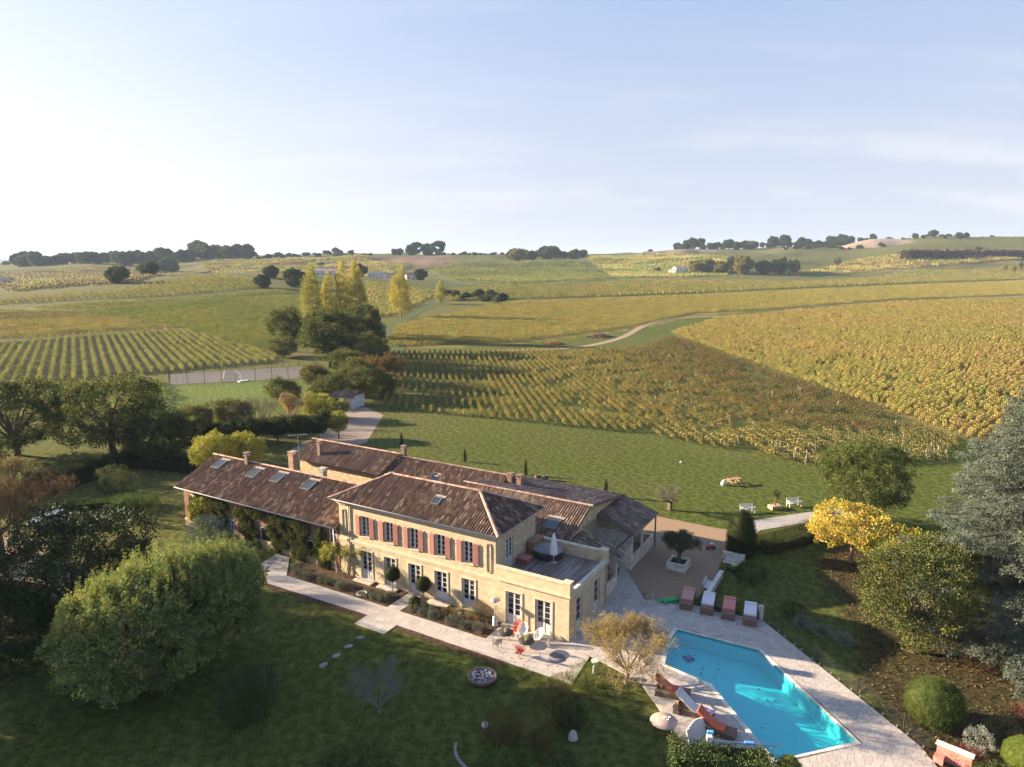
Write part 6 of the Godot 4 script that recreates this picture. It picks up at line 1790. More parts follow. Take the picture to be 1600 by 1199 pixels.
	pipe(t, "post", Vector3(0, -0.1, 0), Vector3(0, 0.62, 0), 0.04, Color(0.2, 0.2, 0.2), M.paint)
	for i in 3:
		s = Shape.new(true)
		var a0 := 2.2 + i * 0.35
		for k in 4:
			var a := a0 + k * 0.085; var b := a + 0.08
			s.bar(Vector3(0.9 + cos(a) * 4.2, 0.06, -36.2 + sin(a) * 3.0), Vector3(0.9 + cos(b) * 4.2, 0.06, -36.2 + sin(b) * 3.0), 0.16, 0.16, Color(0.22, 0.2, 0.21))
		tag(part("edging_stone", s.done(), M.stone, self), ["grey stone edging of the bottom bed, nearest the basin", "grey stone edging in the middle of the bottom bed curve", "grey stone edging at the lower end of the bottom bed curve"][i], "edging")
	# ---- pool side
	var pink := Color(0.42, 0.2, 0.18); var wh := Color(0.56, 0.56, 0.62); var red := Color(0.5, 0.09, 0.06)
	lounger("leftmost lounger of the row above the pool, with a dusty pink cushion", Vector3(14.5, 0.055, -53.5), -0.36, pink, false)
	lounger("lounger with a white cushion left of the small dark table above the pool", Vector3(15.95, 0.055, -52.7), -0.36, wh, false)
	lounger("lounger with a red edged pink cushion right of the small dark table above the pool", Vector3(17.4, 0.055, -51.9), -0.36, Color(0.45, 0.16, 0.14), false)
	lounger("rightmost lounger of the row above the pool, with a white cushion", Vector3(18.8, 0.055, -51.0), -0.36, wh, false)
	lounger("lounger with raised red cushion nearest the brown tree", Vector3(10.4, 0.055, -41.1), 1.3, red, true)
	lounger("lounger with raised white cushion under a blue and pink towel", Vector3(11.3, 0.055, -39.2), 0.95, Color(0.5, 0.5, 0.5), true)
	lounger("lounger with raised orange red cushion nearest the hedge", Vector3(12.2, 0.055, -37.5), 1.05, Color(0.52, 0.1, 0.045), true)
	t = thing("beach_towel", "blue white and pink patterned towel lying on the middle lounger", "towel", Vector3(11.85, 0.585, -38.6), 0.95)
	s = Shape.new()
	for i in 6:
		for j in 4:
			var c: Color = [Color(0.06, 0.08, 0.4), Color(0.4, 0.2, 0.34), Color(0.5, 0.5, 0.6), Color(0.12, 0.1, 0.45)][(i * 2 + j * 3) % 4]
			var y := 0.015 * sin(i * 1.7 + j)
			s.box(Vector3(-0.36 + i * 0.145, 0.03 + y, -0.25 + j * 0.2), Vector3(0.146, 0.03, 0.201), c)
	part("cloth", s.done(), M.fabric, t)
	t = thing("side_table", "small dark table between the white and red loungers", "table", Vector3(16.68, 0.055, -52.2), -0.36)
	s = Shape.new(); s.box(Vector3(0, 0.42, 0), Vector3(0.5, 0.04, 0.5), Color(0.03, 0.035, 0.035)); part("table_top", s.done(), M.wicker, t)
	s = Shape.new(); s.box(Vector3(0, 0.2, 0), Vector3(0.44, 0.4, 0.44), Color(0.025, 0.025, 0.028)); part("base", s.done(), M.wicker, t)
	t = thing("side_table", "small dark table with a bottle beside the towel lounger", "table", Vector3(10.35, 0.055, -39.35), 0.9)
	s = Shape.new(); s.box(Vector3(0, 0.42, 0), Vector3(0.5, 0.04, 0.5), Color(0.06, 0.045, 0.04)); part("table_top", s.done(), M.wicker, t)
	s = Shape.new(); s.box(Vector3(0, 0.2, 0), Vector3(0.44, 0.4, 0.44), Color(0.04, 0.03, 0.03)); part("base", s.done(), M.wicker, t)
	t = thing("bottle", "pale red bottle standing on the dark table beside the towel lounger", "bottle", Vector3(10.38, 0.495, -39.4))
	s = Shape.new(true); s.lathe([Vector2(0.0, 0.0), Vector2(0.05, 0.0), Vector2(0.05, 0.2), Vector2(0.02, 0.27), Vector2(0.02, 0.34), Vector2(0.0, 0.34)], Vector3.ZERO, 10, Color(0.4, 0.16, 0.14)); part("glass", s.done(), M.paint, t)
	t = thing("pool_float", "green inflatable lizard float lying at the edge of the deck", "inflatable", Vector3(13.0, 0.06, -53.6), 0.1)
	s = Shape.new(true); s.lathe([Vector2(0.0, -0.9), Vector2(0.16, -0.75), Vector2(0.26, -0.4), Vector2(0.28, 0.0), Vector2(0.24, 0.4), Vector2(0.12, 0.8), Vector2(0.03, 1.2), Vector2(0.0, 1.25)], Vector3.ZERO, 12, Color(0.02, 0.3, 0.09))
	var fl := part("body", s.done(), M.paint, t); fl.position.y = 0.2; fl.rotation = Vector3(0, 0, PI / 2); fl.scale = Vector3(0.75, 1, 1)
	for q in [[-0.45, 0.34], [-0.45, -0.34], [0.4, 0.32], [0.4, -0.32]]:
		s = Shape.new(true); s.tube(Vector3(q[0], 0.15, q[1] * 0.5), Vector3(q[0] + 0.1, 0.08, q[1] * 1.4), 0.09, 0.06, 8, Color(0.025, 0.33, 0.1)); part("leg", s.done(), M.paint, t)
	t = thing("leaning_panel", "white curved panel leaning behind the orange lounger", "panel", Vector3(10.9, 0.055, -37.0), 0.7)
	s = Shape.new()
	for i in 8:
		var x0 := -0.9 + i * 0.225
		s.box(Vector3(x0 + 0.11, 0.45 + 0.12 * sin(i * 0.45), 0.05), Vector3(0.226, 0.9 + 0.24 * sin(i * 0.45), 0.06), Color(0.58, 0.56, 0.55), Basis(Vector3.RIGHT, -0.3))
	part("panel", s.done(), M.paint, t)
	round_table("garden_table", "round pinkish stone table on the grass beside the deck", Vector3(9.1, 0, -37.6), 0.82, 0.75, Color(0.36, 0.27, 0.24))
	t = thing("plates", "white cups and plates on the round stone table", "tableware", Vector3(9.2, 0.755, -37.85))
	for q in [[0.0, 0.0, 0.12], [0.28, -0.02, 0.09], [0.14, 0.2, 0.07]]:
		s = Shape.new(true); s.lathe([Vector2(0.0, 0.0), Vector2(q[2] * 0.6, 0.0), Vector2(q[2], 0.05), Vector2(q[2] * 0.9, 0.05), Vector2(0.0, 0.02)], Vector3(q[0], 0, q[1]), 12, Color(0.6, 0.58, 0.55)); part("plate", s.done(), M.paint, t)
	t = thing("pool_lift", "grey and blue pool pole and net rack lying over the hedge", "pool equipment", Vector3(11.6, 1.45, -34.9), -0.12)
	pipe(t, "pole", Vector3(-0.6, 0.0, 0), Vector3(3.3, 0.05, 0.15), 0.05, Color(0.4, 0.42, 0.45), M.paint); pipe(t, "pole", Vector3(0.2, 0.06, 0.12), Vector3(3.0, 0.1, 0.22), 0.03, Color(0.15, 0.3, 0.5), M.paint)
	s = Shape.new(); s.box(Vector3(-0.55, 0.12, 0), Vector3(0.3, 0.3, 0.3), Color(0.55, 0.55, 0.55)); s.box(Vector3(-0.5, 0.42, -0.1), Vector3(0.34, 0.14, 0.2), Color(0.1, 0.35, 0.62)); part("head", s.done(), M.paint, t)
	s = Shape.new(); s.box(Vector3(1.6, 0.08, 0.1), Vector3(0.5, 0.14, 0.2), Color(0.08, 0.25, 0.6)); part("clamp", s.done(), M.paint, t)
	pipe(t, "support", Vector3(-0.55, 0.0, 0), Vector3(-0.55, -1.45, 0), 0.04, Color(0.4, 0.42, 0.45), M.paint)
	t = thing("pool_cleaner", "blue pool cleaning robot under the water near the top corner", "pool cleaner", Vector3(13.1, -1.23, -47.3), 0.4)
	s = Shape.new(); s.box(Vector3(0, 0.12, 0), Vector3(0.5, 0.16, 0.4), Color(0.02, 0.08, 0.3)); part("body", s.done(), M.paint, t)
	for z in [-0.24, 0.24]:
		s = Shape.new(true); s.tube(Vector3(-0.3, 0.09, z), Vector3(0.3, 0.09, z), 0.09, 0.09, 10, Color(0.015, 0.03, 0.08)); part("roller", s.done(), M.paint, t)
	# leaves on the bottom of the pool
	rng.seed = 29
	var ts := []; var cs := []
	for i in 20:
		var c2: Vector2 = [Vector2(14.2, -45.6), Vector2(17.2, -41.0), Vector2(14.8, -46.2)][rng.randi() % 3]
		var p2 := c2 + Vector2(rng.randfn(0, 0.7), rng.randfn(0, 1.1))
		if Geometry2D.is_point_in_polygon(p2, poly(POOL)):
			ts.append(Transform3D(Basis(Vector3.UP, rng.randf() * TAU).scaled(Vector3.ONE * rng.randf_range(0.14, 0.26)), Vector3(p2.x, -1.22, p2.y))); cs.append(Color(0.02, 0.05, 0.06))
	s = Shape.new(); s.tri(Vector3(-0.5, 0, 0), Vector3(0, 0.06, -0.25), Vector3(0.5, 0, 0)); s.tri(Vector3(-0.5, 0, 0), Vector3(0.5, 0, 0), Vector3(0, 0.06, 0.25))
	tag(scatter("sunken_leaves", s.done(), M.leaf, ts, cs), "dark leaves on the pool floor", "leaves", "", "stuff")
	# glass fence
	t = thing("glass_fence", "frameless glass fence with dark posts along the right side of the pool deck", "fence", Vector3(19.9, 0, -50.4))
	var f0 := Vector3(0, 0, 0); var f1 := Vector3(4.15, 0, 14.6)
	for i in 8:
		var a := f0.lerp(f1, i / 8.0); var b := f0.lerp(f1, (i + 1) / 8.0); var d := (b - a).normalized()
		s = Shape.new(); s.bar((a + d * 0.06) + Vector3(0, 0.62, 0), (b - d * 0.06) + Vector3(0, 0.62, 0), 0.012, 1.08)
		part("glass_panel", s.done(), M.glass, t)
		for e in [0.2, 0.8]:
			s = Shape.new(); s.box(a.lerp(b, e) + Vector3(-0.05, 0.1, 0), Vector3(0.07, 0.16, 0.07), Color(0.6, 0.6, 0.6)); part("clamp", s.done(), M.metal, t)
		if i % 2 == 1 or i == 0:
			s = Shape.new(); s.box(a + Vector3(0, 0.62, 0), Vector3(0.05, 1.24, 0.05), Color(0.03, 0.035, 0.03)); part("post", s.done(), M.paint, t)
	t = thing("gate_post", "pale grey gate post at the top corner of the pool deck", "post", Vector3(19.6, 0, -50.9))
	s = Shape.new(); s.box(Vector3(0, 0.55, 0), Vector3(0.3, 1.1, 0.3), Color(0.4, 0.4, 0.41)); s.box(Vector3(0, 1.12, 0), Vector3(0.36, 0.06, 0.36), Color(0.45, 0.45, 0.46)); part("pillar", s.done(), M.plaster, t)
	t = thing("pink_wall", "pink wall with a white coping at the bottom right of the deck", "wall", Vector3(24.3, 0, -35.4), -0.75)
	s = Shape.new(); s.box(Vector3(0.75, 0.45, 0), Vector3(1.7, 0.9, 0.26), Color(0.45, 0.19, 0.165)); s.box(Vector3(0.1, 0.2, 0.4), Vector3(0.5, 0.4, 0.45), Color(0.45, 0.19, 0.165)); part("wall", s.done(), M.plaster, t)
	s = Shape.new(); s.box(Vector3(0.75, 0.94, 0), Vector3(1.85, 0.07, 0.4), Color(0.62, 0.58, 0.52)); part("coping", s.done(), M.stone, t)
	# ---- gravel yard
	t = planter_box("square white stone planter with a small olive tree on the gravel", Vector3(15.3, 0, -60.2), turn, 1.75, 0.75, Color(0.52, 0.49, 0.45))
	bare_tree("olive_tree", "small olive tree growing in the white planter", "tree", Vector3(15.3, 0.6, -60.2), 0.9, 0.16, 0.62, 5, Color(0.12, 0.1, 0.08), 5, 0.55, 0.15, {"n": 2, "keep": 0.9, "size": 0.36, "mesh": K.leafy, "pal": [Color(0.075, 0.09, 0.06), Color(0.095, 0.105, 0.075), Color(0.06, 0.075, 0.05)]})
	bare_tree("olive_tree", "gnarled grey olive tree on the lawn beside the gravel", "tree", Vector3(17.9, 0, -75.2), 0.9, 0.24, 0.6, 5, Color(0.14, 0.115, 0.09), 5, 0.5, 0.2, {"n": 1, "keep": 0.85, "size": 0.32, "mesh": K.sparse, "pal": [Color(0.2, 0.2, 0.17), Color(0.16, 0.165, 0.14)]})
	t = thing("garden_wall", "low white rendered wall between gravel yard and lawn", "wall", Vector3(18.7, 0, -58.3), atan2(-4.9, -2.7) + PI)
	var wl := Vector2(-2.7, 4.7).length()
	t.rotation.y = atan2(-4.7, -2.7)
	s = Shape.new(); s.box(Vector3(wl / 2, 0.3, 0), Vector3(wl, 0.6, 0.3), Color(0.46, 0.43, 0.4)); part("wall", s.done(), M.plaster, t)
	s = Shape.new(); s.box(Vector3(wl / 2, 0.63, 0), Vector3(wl + 0.06, 0.05, 0.38), Color(0.5, 0.47, 0.44)); part("coping", s.done(), M.stone, t)
	t = thing("garden_wall", "white rendered wall and steps at the foot of the yew column", "wall", Vector3(20.4, 0, -62.2), -0.45)
	s = Shape.new(); s.box(Vector3(0.6, 0.35, 0), Vector3(2.0, 0.7, 0.3), Color(0.52, 0.5, 0.47)); part("wall", s.done(), M.plaster, t)
	for k in 3:
		s = Shape.new(); s.box(Vector3(0.5 + 0.1 * k, 0.08 + k * 0.12 - 0.05, 0.9 - k * 0.3), Vector3(1.5, 0.12 + 0.02 * k, 0.32), Color(0.45, 0.43, 0.42)); part("step", s.done(), M.stone, t)
	t = thing("white_bench", "white curved garden seat against the low wall by the gravel", "bench", Vector3(16.9, 0.02, -56.0), 1.1)
	for i in 6:
		s = Shape.new(); s.box(Vector3(0, 0.42, -0.2 + i * 0.08), Vector3(1.6, 0.03, 0.065), Color(0.52, 0.52, 0.56)); part("seat_slat", s.done(), M.paint, t)
	for i in 4:
		s = Shape.new(); s.box(Vector3(0, 0.55 + i * 0.1, -0.26 - i * 0.04), Vector3(1.6, 0.08, 0.03), Color(0.52, 0.52, 0.56)); part("back_slat", s.done(), M.paint, t)
	for x in [-0.7, 0.7]:
		for z in [-0.25, 0.2]:
			s = Shape.new(); s.box(Vector3(x, 0.21, z), Vector3(0.07, 0.42, 0.07), Color(0.4, 0.35, 0.3)); part("leg", s.done(), M.paint, t)
	t = thing("ride_on_toy", "red white and blue child's ride-on toy by the wall", "toy", Vector3(19.4, 0.02, -64.4), 0.5)
	s = Shape.new(true); s.lathe([Vector2(0.0, 0.15), Vector2(0.16, 0.15), Vector2(0.2, 0.3), Vector2(0.12, 0.42), Vector2(0.0, 0.44)], Vector3.ZERO, 12, Color(0.45, 0.05, 0.05), Vector2(2.0, 0.9)); part("body", s.done(), M.paint, t)
	s = Shape.new(); s.box(Vector3(0.2, 0.5, 0), Vector3(0.3, 0.12, 0.28), Color(0.55, 0.55, 0.6)); part("seat", s.done(), M.paint, t)
	s = Shape.new(); s.bar(Vector3(-0.3, 0.35, 0), Vector3(-0.35, 0.75, 0), 0.05, 0.05, Color(0.05, 0.1, 0.4)); s.bar(Vector3(-0.35, 0.75, -0.22), Vector3(-0.35, 0.75, 0.22), 0.05, 0.05, Color(0.05, 0.1, 0.4)); part("handlebar", s.done(), M.paint, t)
	for q in [[-0.35, 0.0], [0.3, 0.24], [0.3, -0.24]]:
		s = Shape.new(true); s.tube(Vector3(q[0], 0.16, q[1] - 0.05), Vector3(q[0], 0.16, q[1] + 0.05), 0.16, 0.16, 14, Color(0.03, 0.03, 0.06)); part("wheel", s.done(), M.paint, t)
	t = thing("green_box", "yellow green and dark garden crate at the end of the low wall", "crate", Vector3(20.3, 0, -59.6), 0.4)
	s = Shape.new(); s.box(Vector3(0, 0.2, 0), Vector3(1.2, 0.4, 0.9), Color(0.02, 0.02, 0.025)); part("crate", s.done(), M.paint, t)
	s = Shape.new(true); s.lathe([Vector2(0.0, 0.4), Vector2(0.32, 0.42), Vector2(0.3, 0.55), Vector2(0.0, 0.6)], Vector3(0.1, 0, -0.1), 12, Color(0.4, 0.42, 0.05)); part("lid", s.done(), M.paint, t)
	for q in [[10.85, -53.2, "dark slim garden torch stand at the corner of gravel and deck"], [11.5, -53.0, "thin pale clothes stand beside the dark torch stand"]]:
		t = thing("garden_stand", q[2], "stand", Vector3(q[0], 0.05, q[1]), 0.3)
		var dk := Color(0.05, 0.05, 0.06) if q[0] < 11 else Color(0.3, 0.3, 0.32)
		for i in 3:
			var a := TAU * i / 3
			s = Shape.new(); s.bar(Vector3(0, 0.9, 0), Vector3(cos(a) * 0.35, 0, sin(a) * 0.35), 0.03, 0.03, dk); part("leg", s.done(), M.paint, t)
		s = Shape.new(); s.bar(Vector3(-0.3, 0.95, 0), Vector3(0.3, 0.95, 0), 0.05, 0.05, dk); s.bar(Vector3(0, 0.9, 0), Vector3(0, 1.3, 0), 0.04, 0.04, dk); part("top", s.done(), M.paint, t)
	# ---- back lawn
	bench("left of the two white benches by the pale path", Vector3(26.4, 0, -74.4), 0.25)
	bench("right of the two white benches by the pale path", Vector3(32.4, 0, -76.4), 0.25)
	for q in [[29.9, -75.6, "small palm in a square wooden planter between the white benches"]]:
		t = thing("wooden_planter", q[2], "planter", Vector3(q[0], 0, q[1]), 0.25)
		for i in 3:
			s = Shape.new(); s.box(Vector3(0, 0.1 + i * 0.14, 0), Vector3(1.3, 0.125, 0.9), Color(0.42, 0.28, 0.17)); part("plank", s.done(), M.wood, t)
		s = Shape.new(); s.box(Vector3(0, 0.42, 0), Vector3(1.1, 0.03, 0.7), Color(0.08, 0.06, 0.05)); part("soil", s.done(), M.soil, t)
		pipe(t, "trunk", Vector3(0, 0.4, 0), Vector3(0, 1.5, 0), 0.09, Color(0.14, 0.1, 0.07), M.bark)
		rng.seed = 31; var b := blob([[Vector3(0, 1.75, 0), Vector3(0.35, 0.35, 0.35)]], 50, 0.35, 0.4, 0.2, -1.0, [Color(0.07, 0.09, 0.03), Color(0.09, 0.1, 0.035)]); scatter("leaves", K.leafy, M.leaf, b[0], b[1], t)
	bare_tree("sapling", "thin young tree on the lawn left of the white benches", "tree", Vector3(23.3, 0, -73.6), 0.9, 0.03, 0.4, 3, Color(0.14, 0.1, 0.07), 4, 0.4, 0.3, {"n": 1, "keep": 0.8, "size": 0.2, "mesh": K.sparse, "pal": [Color(0.14, 0.15, 0.05)]})
	t = thing("picnic_table", "brown wooden picnic table with a white sack on the back lawn", "picnic table", Vector3(28.0, 0, -84.4), 0.3)
	for i in 5:
		s = Shape.new(); s.box(Vector3(0, 0.75, -0.3 + i * 0.15), Vector3(1.8, 0.04, 0.135), Color(0.33, 0.19, 0.12)); part("top_plank", s.done(), M.wood, t)
	for z in [-0.75, 0.75]:
		s = Shape.new(); s.box(Vector3(0, 0.45, z), Vector3(1.8, 0.05, 0.28), Color(0.36, 0.2, 0.13)); part("seat_plank", s.done(), M.wood, t)
	for x in [-0.65, 0.65]:
		s = Shape.new(); s.bar(Vector3(x, 0.0, -0.7), Vector3(x, 0.73, -0.2), 0.06, 0.1, Color(0.28, 0.16, 0.1)); s.bar(Vector3(x, 0.0, 0.7), Vector3(x, 0.73, 0.2), 0.06, 0.1, Color(0.28, 0.16, 0.1)); s.bar(Vector3(x, 0.42, -0.8), Vector3(x, 0.42, 0.8), 0.05, 0.09, Color(0.28, 0.16, 0.1)); part("leg_frame", s.done(), M.wood, t)
	t = thing("white_sack", "white sack on the grass beside the picnic table", "sack", Vector3(26.6, 0, -84.0))
	s = Shape.new(true); s.lathe([Vector2(0.0, 0.0), Vector2(0.3, 0.02), Vector2(0.34, 0.3), Vector2(0.2, 0.6), Vector2(0.06, 0.7), Vector2(0.0, 0.7)], Vector3.ZERO, 10, Color(0.5, 0.55, 0.5), Vector2(1.2, 0.9)); part("bag", s.done(), M.fabric, t)
	s = Shape.new(true); s.lathe(ball(0.16, 0.16), Vector3.ZERO, 12, Color(0.6, 0.6, 0.6))
	tag(part("ball", s.done(), M.paint, self), "small white ball lying on the back lawn", "ball").position = Vector3(23.5, 0, -93.6)
	for q in [[3.3, -86.2, "left of two small brown wooden tubs on the back lawn"], [4.3, -86.0, "right of two small brown wooden tubs on the back lawn"]]:
		t = thing("wooden_tub", q[2], "tub", Vector3(q[0], 0, q[1]))
		s = Shape.new(); s.lathe([Vector2(0.3, 0.0), Vector2(0.4, 0.35), Vector2(0.36, 0.7), Vector2(0.3, 0.68), Vector2(0.0, 0.62)], Vector3.ZERO, 12, Color(0.1, 0.07, 0.05)); part("barrel", s.done(), M.wood, t)
		for y in [0.2, 0.52]:
			s = Shape.new(); s.lathe([Vector2(0.39, y), Vector2(0.41, y + 0.01), Vector2(0.4, y + 0.06)], Vector3.ZERO, 12, Color(0.05, 0.05, 0.05)); part("hoop", s.done(), M.metal, t)
	# ---- shed, court, car, heaps, far houses
	t = thing("garden_shed", "small white shed with a tiled roof at the end of the gravel drive", "shed", Vector3(-29.9, 0, -131.0), -0.35)
	off = Vector3.ZERO
	s = Shape.new(); s.box(Vector3(-2.4, 1.2, 0), Vector3(6.0, 2.4, 4.2), Color(0.48, 0.47, 0.46)); part("wall", s.done(), M.plaster, t)
	tiled(t, Vector3(-5.7, 2.3, 2.4), Vector3(1, 0, 0), Vector3(0, 0.9, -2.4), [0, 0, 6.6, 0, 6.6, 2.56, 0, 2.56], 91, [Color(0.4, 0.26, 0.2), Color(0.32, 0.18, 0.14), Color(0.46, 0.34, 0.28)])
	tiled(t, Vector3(-5.7, 2.3, -2.4), Vector3(1, 0, 0), Vector3(0, 0.9, 2.4), [0, 0, 6.6, 0, 6.6, 2.56, 0, 2.56], 92, [Color(0.4, 0.26, 0.2), Color(0.32, 0.18, 0.14), Color(0.46, 0.34, 0.28)])
	for x in [-1.2, -3.0]:
		s = Shape.new(); s.box(Vector3(x, 0.95, 2.12), Vector3(0.9, 1.9, 0.06), Color(0.05, 0.045, 0.045)); part("door", s.done(), M.paint, t)
	sheet("tennis_court", "grey tennis court surface beyond the meadow", [-84.3, -169.6, -77.1, -154.5, -46, -165.0, -52.7, -183.1], 0.03, Color(0.14, 0.135, 0.13), M.gravel)
	var cc := [Vector3(-84.3, 0, -169.6), Vector3(-77.1, 0, -154.5), Vector3(-46, 0, -165.0), Vector3(-52.7, 0, -183.1)]
	t = thing("court_fence", "thin dark wire fence with posts round the tennis court", "fence", cc[0])
	var wires := Shape.new()
	for i in 4:
		var a: Vector3 = cc[i] - cc[0]; var b: Vector3 = cc[(i + 1) % 4] - cc[0]
		var n := int(a.distance_to(b) / 3.6)
		for k in n:
			var p := a.lerp(b, float(k) / n)
			s = Shape.new(); s.box(p + Vector3(0, 1.5, 0), Vector3(0.08, 3.0, 0.08), Color(0.05, 0.06, 0.055)); part("post", s.done(), M.paint, t)
		for y in 7: wires.bar(a + Vector3(0, 0.1 + y * 0.48, 0), b + Vector3(0, 0.1 + y * 0.48, 0), 0.018, 0.018, Color(0.05, 0.06, 0.055))
	part("wires", wires.done(), M.paint, t)
	t = thing("tennis_net", "tennis net across the grey court", "net", Vector3(-66.5, 0, -162.0))
	s = Shape.new()
	for k in 7: s.bar(Vector3(0, 0.15 + k * 0.13, 4.2), Vector3(-5.4, 0.15 + k * 0.13, -10.5), 0.015, 0.015 if k < 6 else 0.06, Color(0.2, 0.2, 0.21))
	part("mesh", s.done(), M.fabric, t)
	for p in [Vector3(0, 0.55, 4.25), Vector3(-5.4, 0.55, -10.6)]:
		s = Shape.new(); s.box(p, Vector3(0.12, 1.1, 0.12), Color(0.45, 0.45, 0.45)); part("post", s.done(), M.paint, t)
	t = thing("umpire_stand", "white tubular stand on the far side of the tennis court", "stand", Vector3(-63.0, 0, -159.8), 0.9)
	for x in [-0.5, 0.5]:
		s = Shape.new(); s.bar(Vector3(x * 0.5, 0, 0.6), Vector3(x * 0.5, 2.6, -1.6), 0.06, 0.06, Color(0.5, 0.5, 0.52)); part("rail", s.done(), M.paint, t)
	for k in 6:
		s = Shape.new(); s.bar(Vector3(-0.25, 0.3 + k * 0.42, 0.34 - k * 0.36), Vector3(0.25, 0.3 + k * 0.42, 0.34 - k * 0.36), 0.05, 0.04, Color(0.5, 0.5, 0.52)); part("rung", s.done(), M.paint, t)
	s = Shape.new(); s.box(Vector3(0, 0.12, 0.9), Vector3(2.4, 0.2, 1.0), Color(0.55, 0.55, 0.55)); part("base", s.done(), M.paint, t)
	make_car()
	rng.seed = 37
	for q in [[31.3, -251.6, 5.5, 1.6, Color(0.14, 0.1, 0.08), "large grey brown heap of vine cuttings beside the track"], [14.0, -231.0, 3.2, 1.0, Color(0.2, 0.11, 0.06), "smaller rusty heap of cuttings on the grass strip"]]:
		t = thing("brush_heap", q[5], "brush heap", on(q[0], q[1]))
		var core := Shape.new(); core.lathe([Vector2(q[2] * 0.8, -0.2), Vector2(q[2] * 0.45, q[3] * 0.55), Vector2(0.0, q[3] * 0.8)], Vector3.ZERO, 14, q[4] * 0.8, Vector2(1, 0.6)); part("heap", core.done(), M.bark, t)
		s = Shape.new()
		for i in 420:
			var a := rng.randf() * TAU; var r := sqrt(rng.randf()); var p := Vector3(cos(a) * r * q[2], q[3] * (1 - r) * 0.95, sin(a) * r * q[2] * 0.6); var d := rdir(); d.y *= 0.4
			s.bar(p - d * 0.9, p + d * 0.9, 0.07, 0.07, q[4] * rng.randf_range(0.6, 2.2))
		part("branch", s.done(), M.bark, t, "stuff")
	var white := Color(0.6, 0.58, 0.55); var rt := Color(0.28, 0.17, 0.13)
	var fp := func(u: float, d: float) -> Vector3: return at_far((u - 800.0) / 1090.0 / 0.99, d)
	farmhouse("white house with several roofs left of the pale tree group", fp.call(1057, 880), 0.25, 16, 9, 6.5, Color(0.68, 0.64, 0.6), Color(0.4, 0.3, 0.26))
	farmhouse("low white outbuilding just left of the white house", fp.call(1046, 868), -0.5, 9, 8, 4, Color(0.68, 0.64, 0.6), Color(0.4, 0.3, 0.26))
	farmhouse("long white barn with a pinkish roof behind the poplars", fp.call(515, 640), 0.1, 22, 10, 5, white, Color(0.34, 0.26, 0.25))
	farmhouse("white farmhouse with a dark roof right of the golden poplars", fp.call(594, 660), -0.2, 15, 9, 4.5, white, Color(0.1, 0.11, 0.15))
	farmhouse("low tiled outbuilding joined to the dark roofed farmhouse", fp.call(612, 668), 0.3, 9, 7, 4, white, rt)
	farmhouse("white farmhouse with a tiled roof right of the lone poplar", fp.call(648, 655), 0.35, 13, 8, 5, white, rt)
	farmhouse("small house among the dark trees on the central skyline", fp.call(642, 1235), 0.0, 14, 9, 5, white, Color(0.4, 0.36, 0.33))
	farmhouse("pale building at the far left edge", fp.call(2, 620), 0.2, 12, 8, 5, Color(0.55, 0.55, 0.56), rt)
	farmhouse("small grey building just right of the pale one at the far left", fp.call(22, 640), 0.2, 14, 8, 3.5, Color(0.4, 0.38, 0.37), Color(0.2, 0.18, 0.17))
	t = thing("wooden_pole", "tall dark wooden utility pole at the corner of the near vineyard", "utility pole", on(-37.6, -206.5))
	pipe(t, "pole", Vector3(0, -0.3, 0), Vector3(0, 8.5, 0), 0.16, Color(0.09, 0.065, 0.05), M.bark)
	s = Shape.new(); s.box(Vector3(0, 8.1, 0), Vector3(0.9, 0.1, 0.1), Color(0.1, 0.08, 0.06)); part("crossarm", s.done(), M.bark, t)

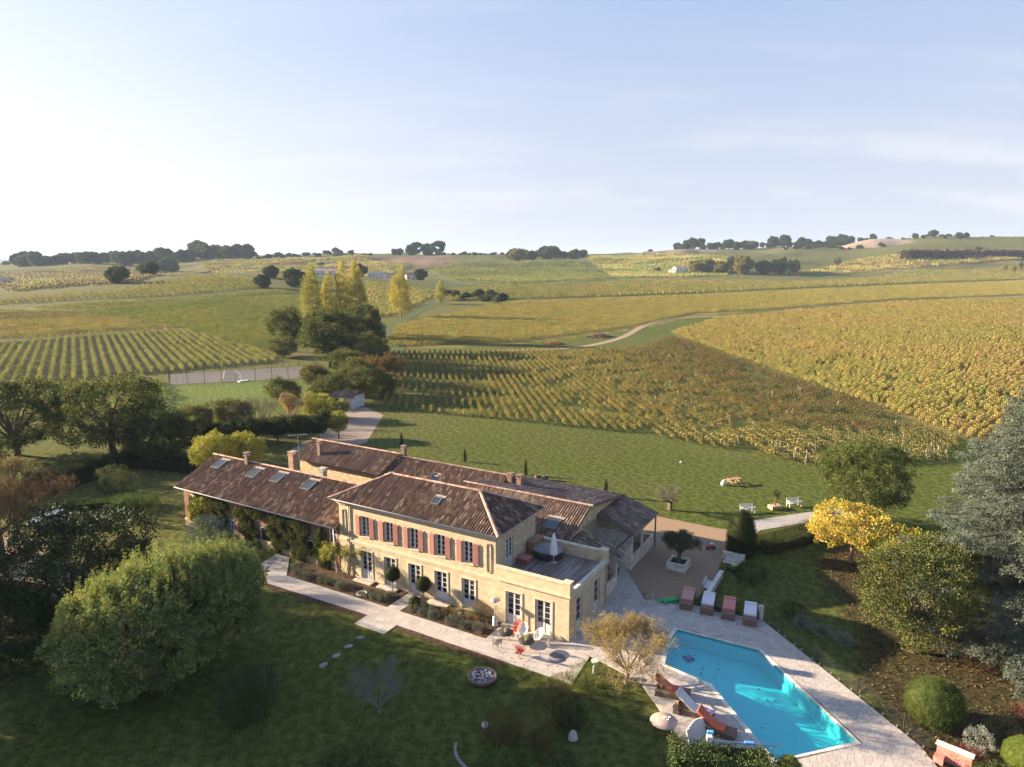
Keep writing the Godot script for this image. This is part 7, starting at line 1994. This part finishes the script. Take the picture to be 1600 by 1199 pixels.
func make_car():
	var t := thing("parked_car", "silver blue car parked under the brown tree at the left", "car", Vector3(-49.0, 0.02, -70.6), 0.5)
	var c := Color(0.3, 0.34, 0.4)
	var body := [-2.1, 0.35, -2.15, 0.6, -2.0, 0.82, -1.1, 0.95, 1.6, 0.98, 2.0, 0.9, 2.1, 0.6, 2.05, 0.35]
	var extrude := func(pr: Array, w: float, col: Color) -> ArrayMesh:
		var s := Shape.new()
		var pl := poly(pr)
		var ids := Geometry2D.triangulate_polygon(pl)
		for i in range(0, ids.size(), 3):
			var q := [pl[ids[i]], pl[ids[i + 1]], pl[ids[i + 2]]]
			s.tri(Vector3(q[0].x, q[0].y, w), Vector3(q[1].x, q[1].y, w), Vector3(q[2].x, q[2].y, w), col); s.tri(Vector3(q[0].x, q[0].y, -w), Vector3(q[2].x, q[2].y, -w), Vector3(q[1].x, q[1].y, -w), col)
		for i in pl.size():
			var a := pl[i]; var b := pl[(i + 1) % pl.size()]
			s.quad(Vector3(a.x, a.y, w), Vector3(b.x, b.y, w), Vector3(b.x, b.y, -w), Vector3(a.x, a.y, -w), col)
		return s.done()
	part("body", extrude.call(body, 0.86, c), M.metal, t)
	part("cabin", extrude.call([-1.05, 0.96, -0.45, 1.38, 1.0, 1.42, 1.6, 0.99], 0.7, c), M.metal, t)
	part("windscreen", extrude.call([-1.1, 0.985, -0.5, 1.36, -0.46, 1.36, -1.02, 0.985], 0.64, Color.WHITE), M.pane, t)
	part("rear_window", extrude.call([1.04, 1.4, 1.6, 1.01, 1.64, 1.01, 1.08, 1.4], 0.64, Color.WHITE), M.pane, t)
	for z in [-0.705, 0.705]:
		part("side_window", extrude.call([-0.85, 1.02, -0.42, 1.33, 0.95, 1.36, 1.35, 1.03], 0.008, Color.WHITE), M.pane, t).position.z = z
	for x in [-1.3, 1.3]:
		for z in [-0.78, 0.78]:
			var s := Shape.new(true); s.tube(Vector3(x, 0.31, z - 0.1), Vector3(x, 0.31, z + 0.1), 0.31, 0.31, 18, Color(0.02, 0.02, 0.02))
			var w := part("wheel", s.done(), M.paint, t)
			s = Shape.new(true); s.tube(Vector3(x, 0.31, z - 0.11), Vector3(x, 0.31, z + 0.11), 0.17, 0.17, 12, Color(0.4, 0.4, 0.42)); part("rim", s.done(), M.metal, w)
	for z in [-0.6, 0.6]:
		var s := Shape.new(); s.box(Vector3(-2.08, 0.68, z), Vector3(0.14, 0.16, 0.36), Color(0.6, 0.62, 0.65)); part("headlight", s.done(), M.paint, t)
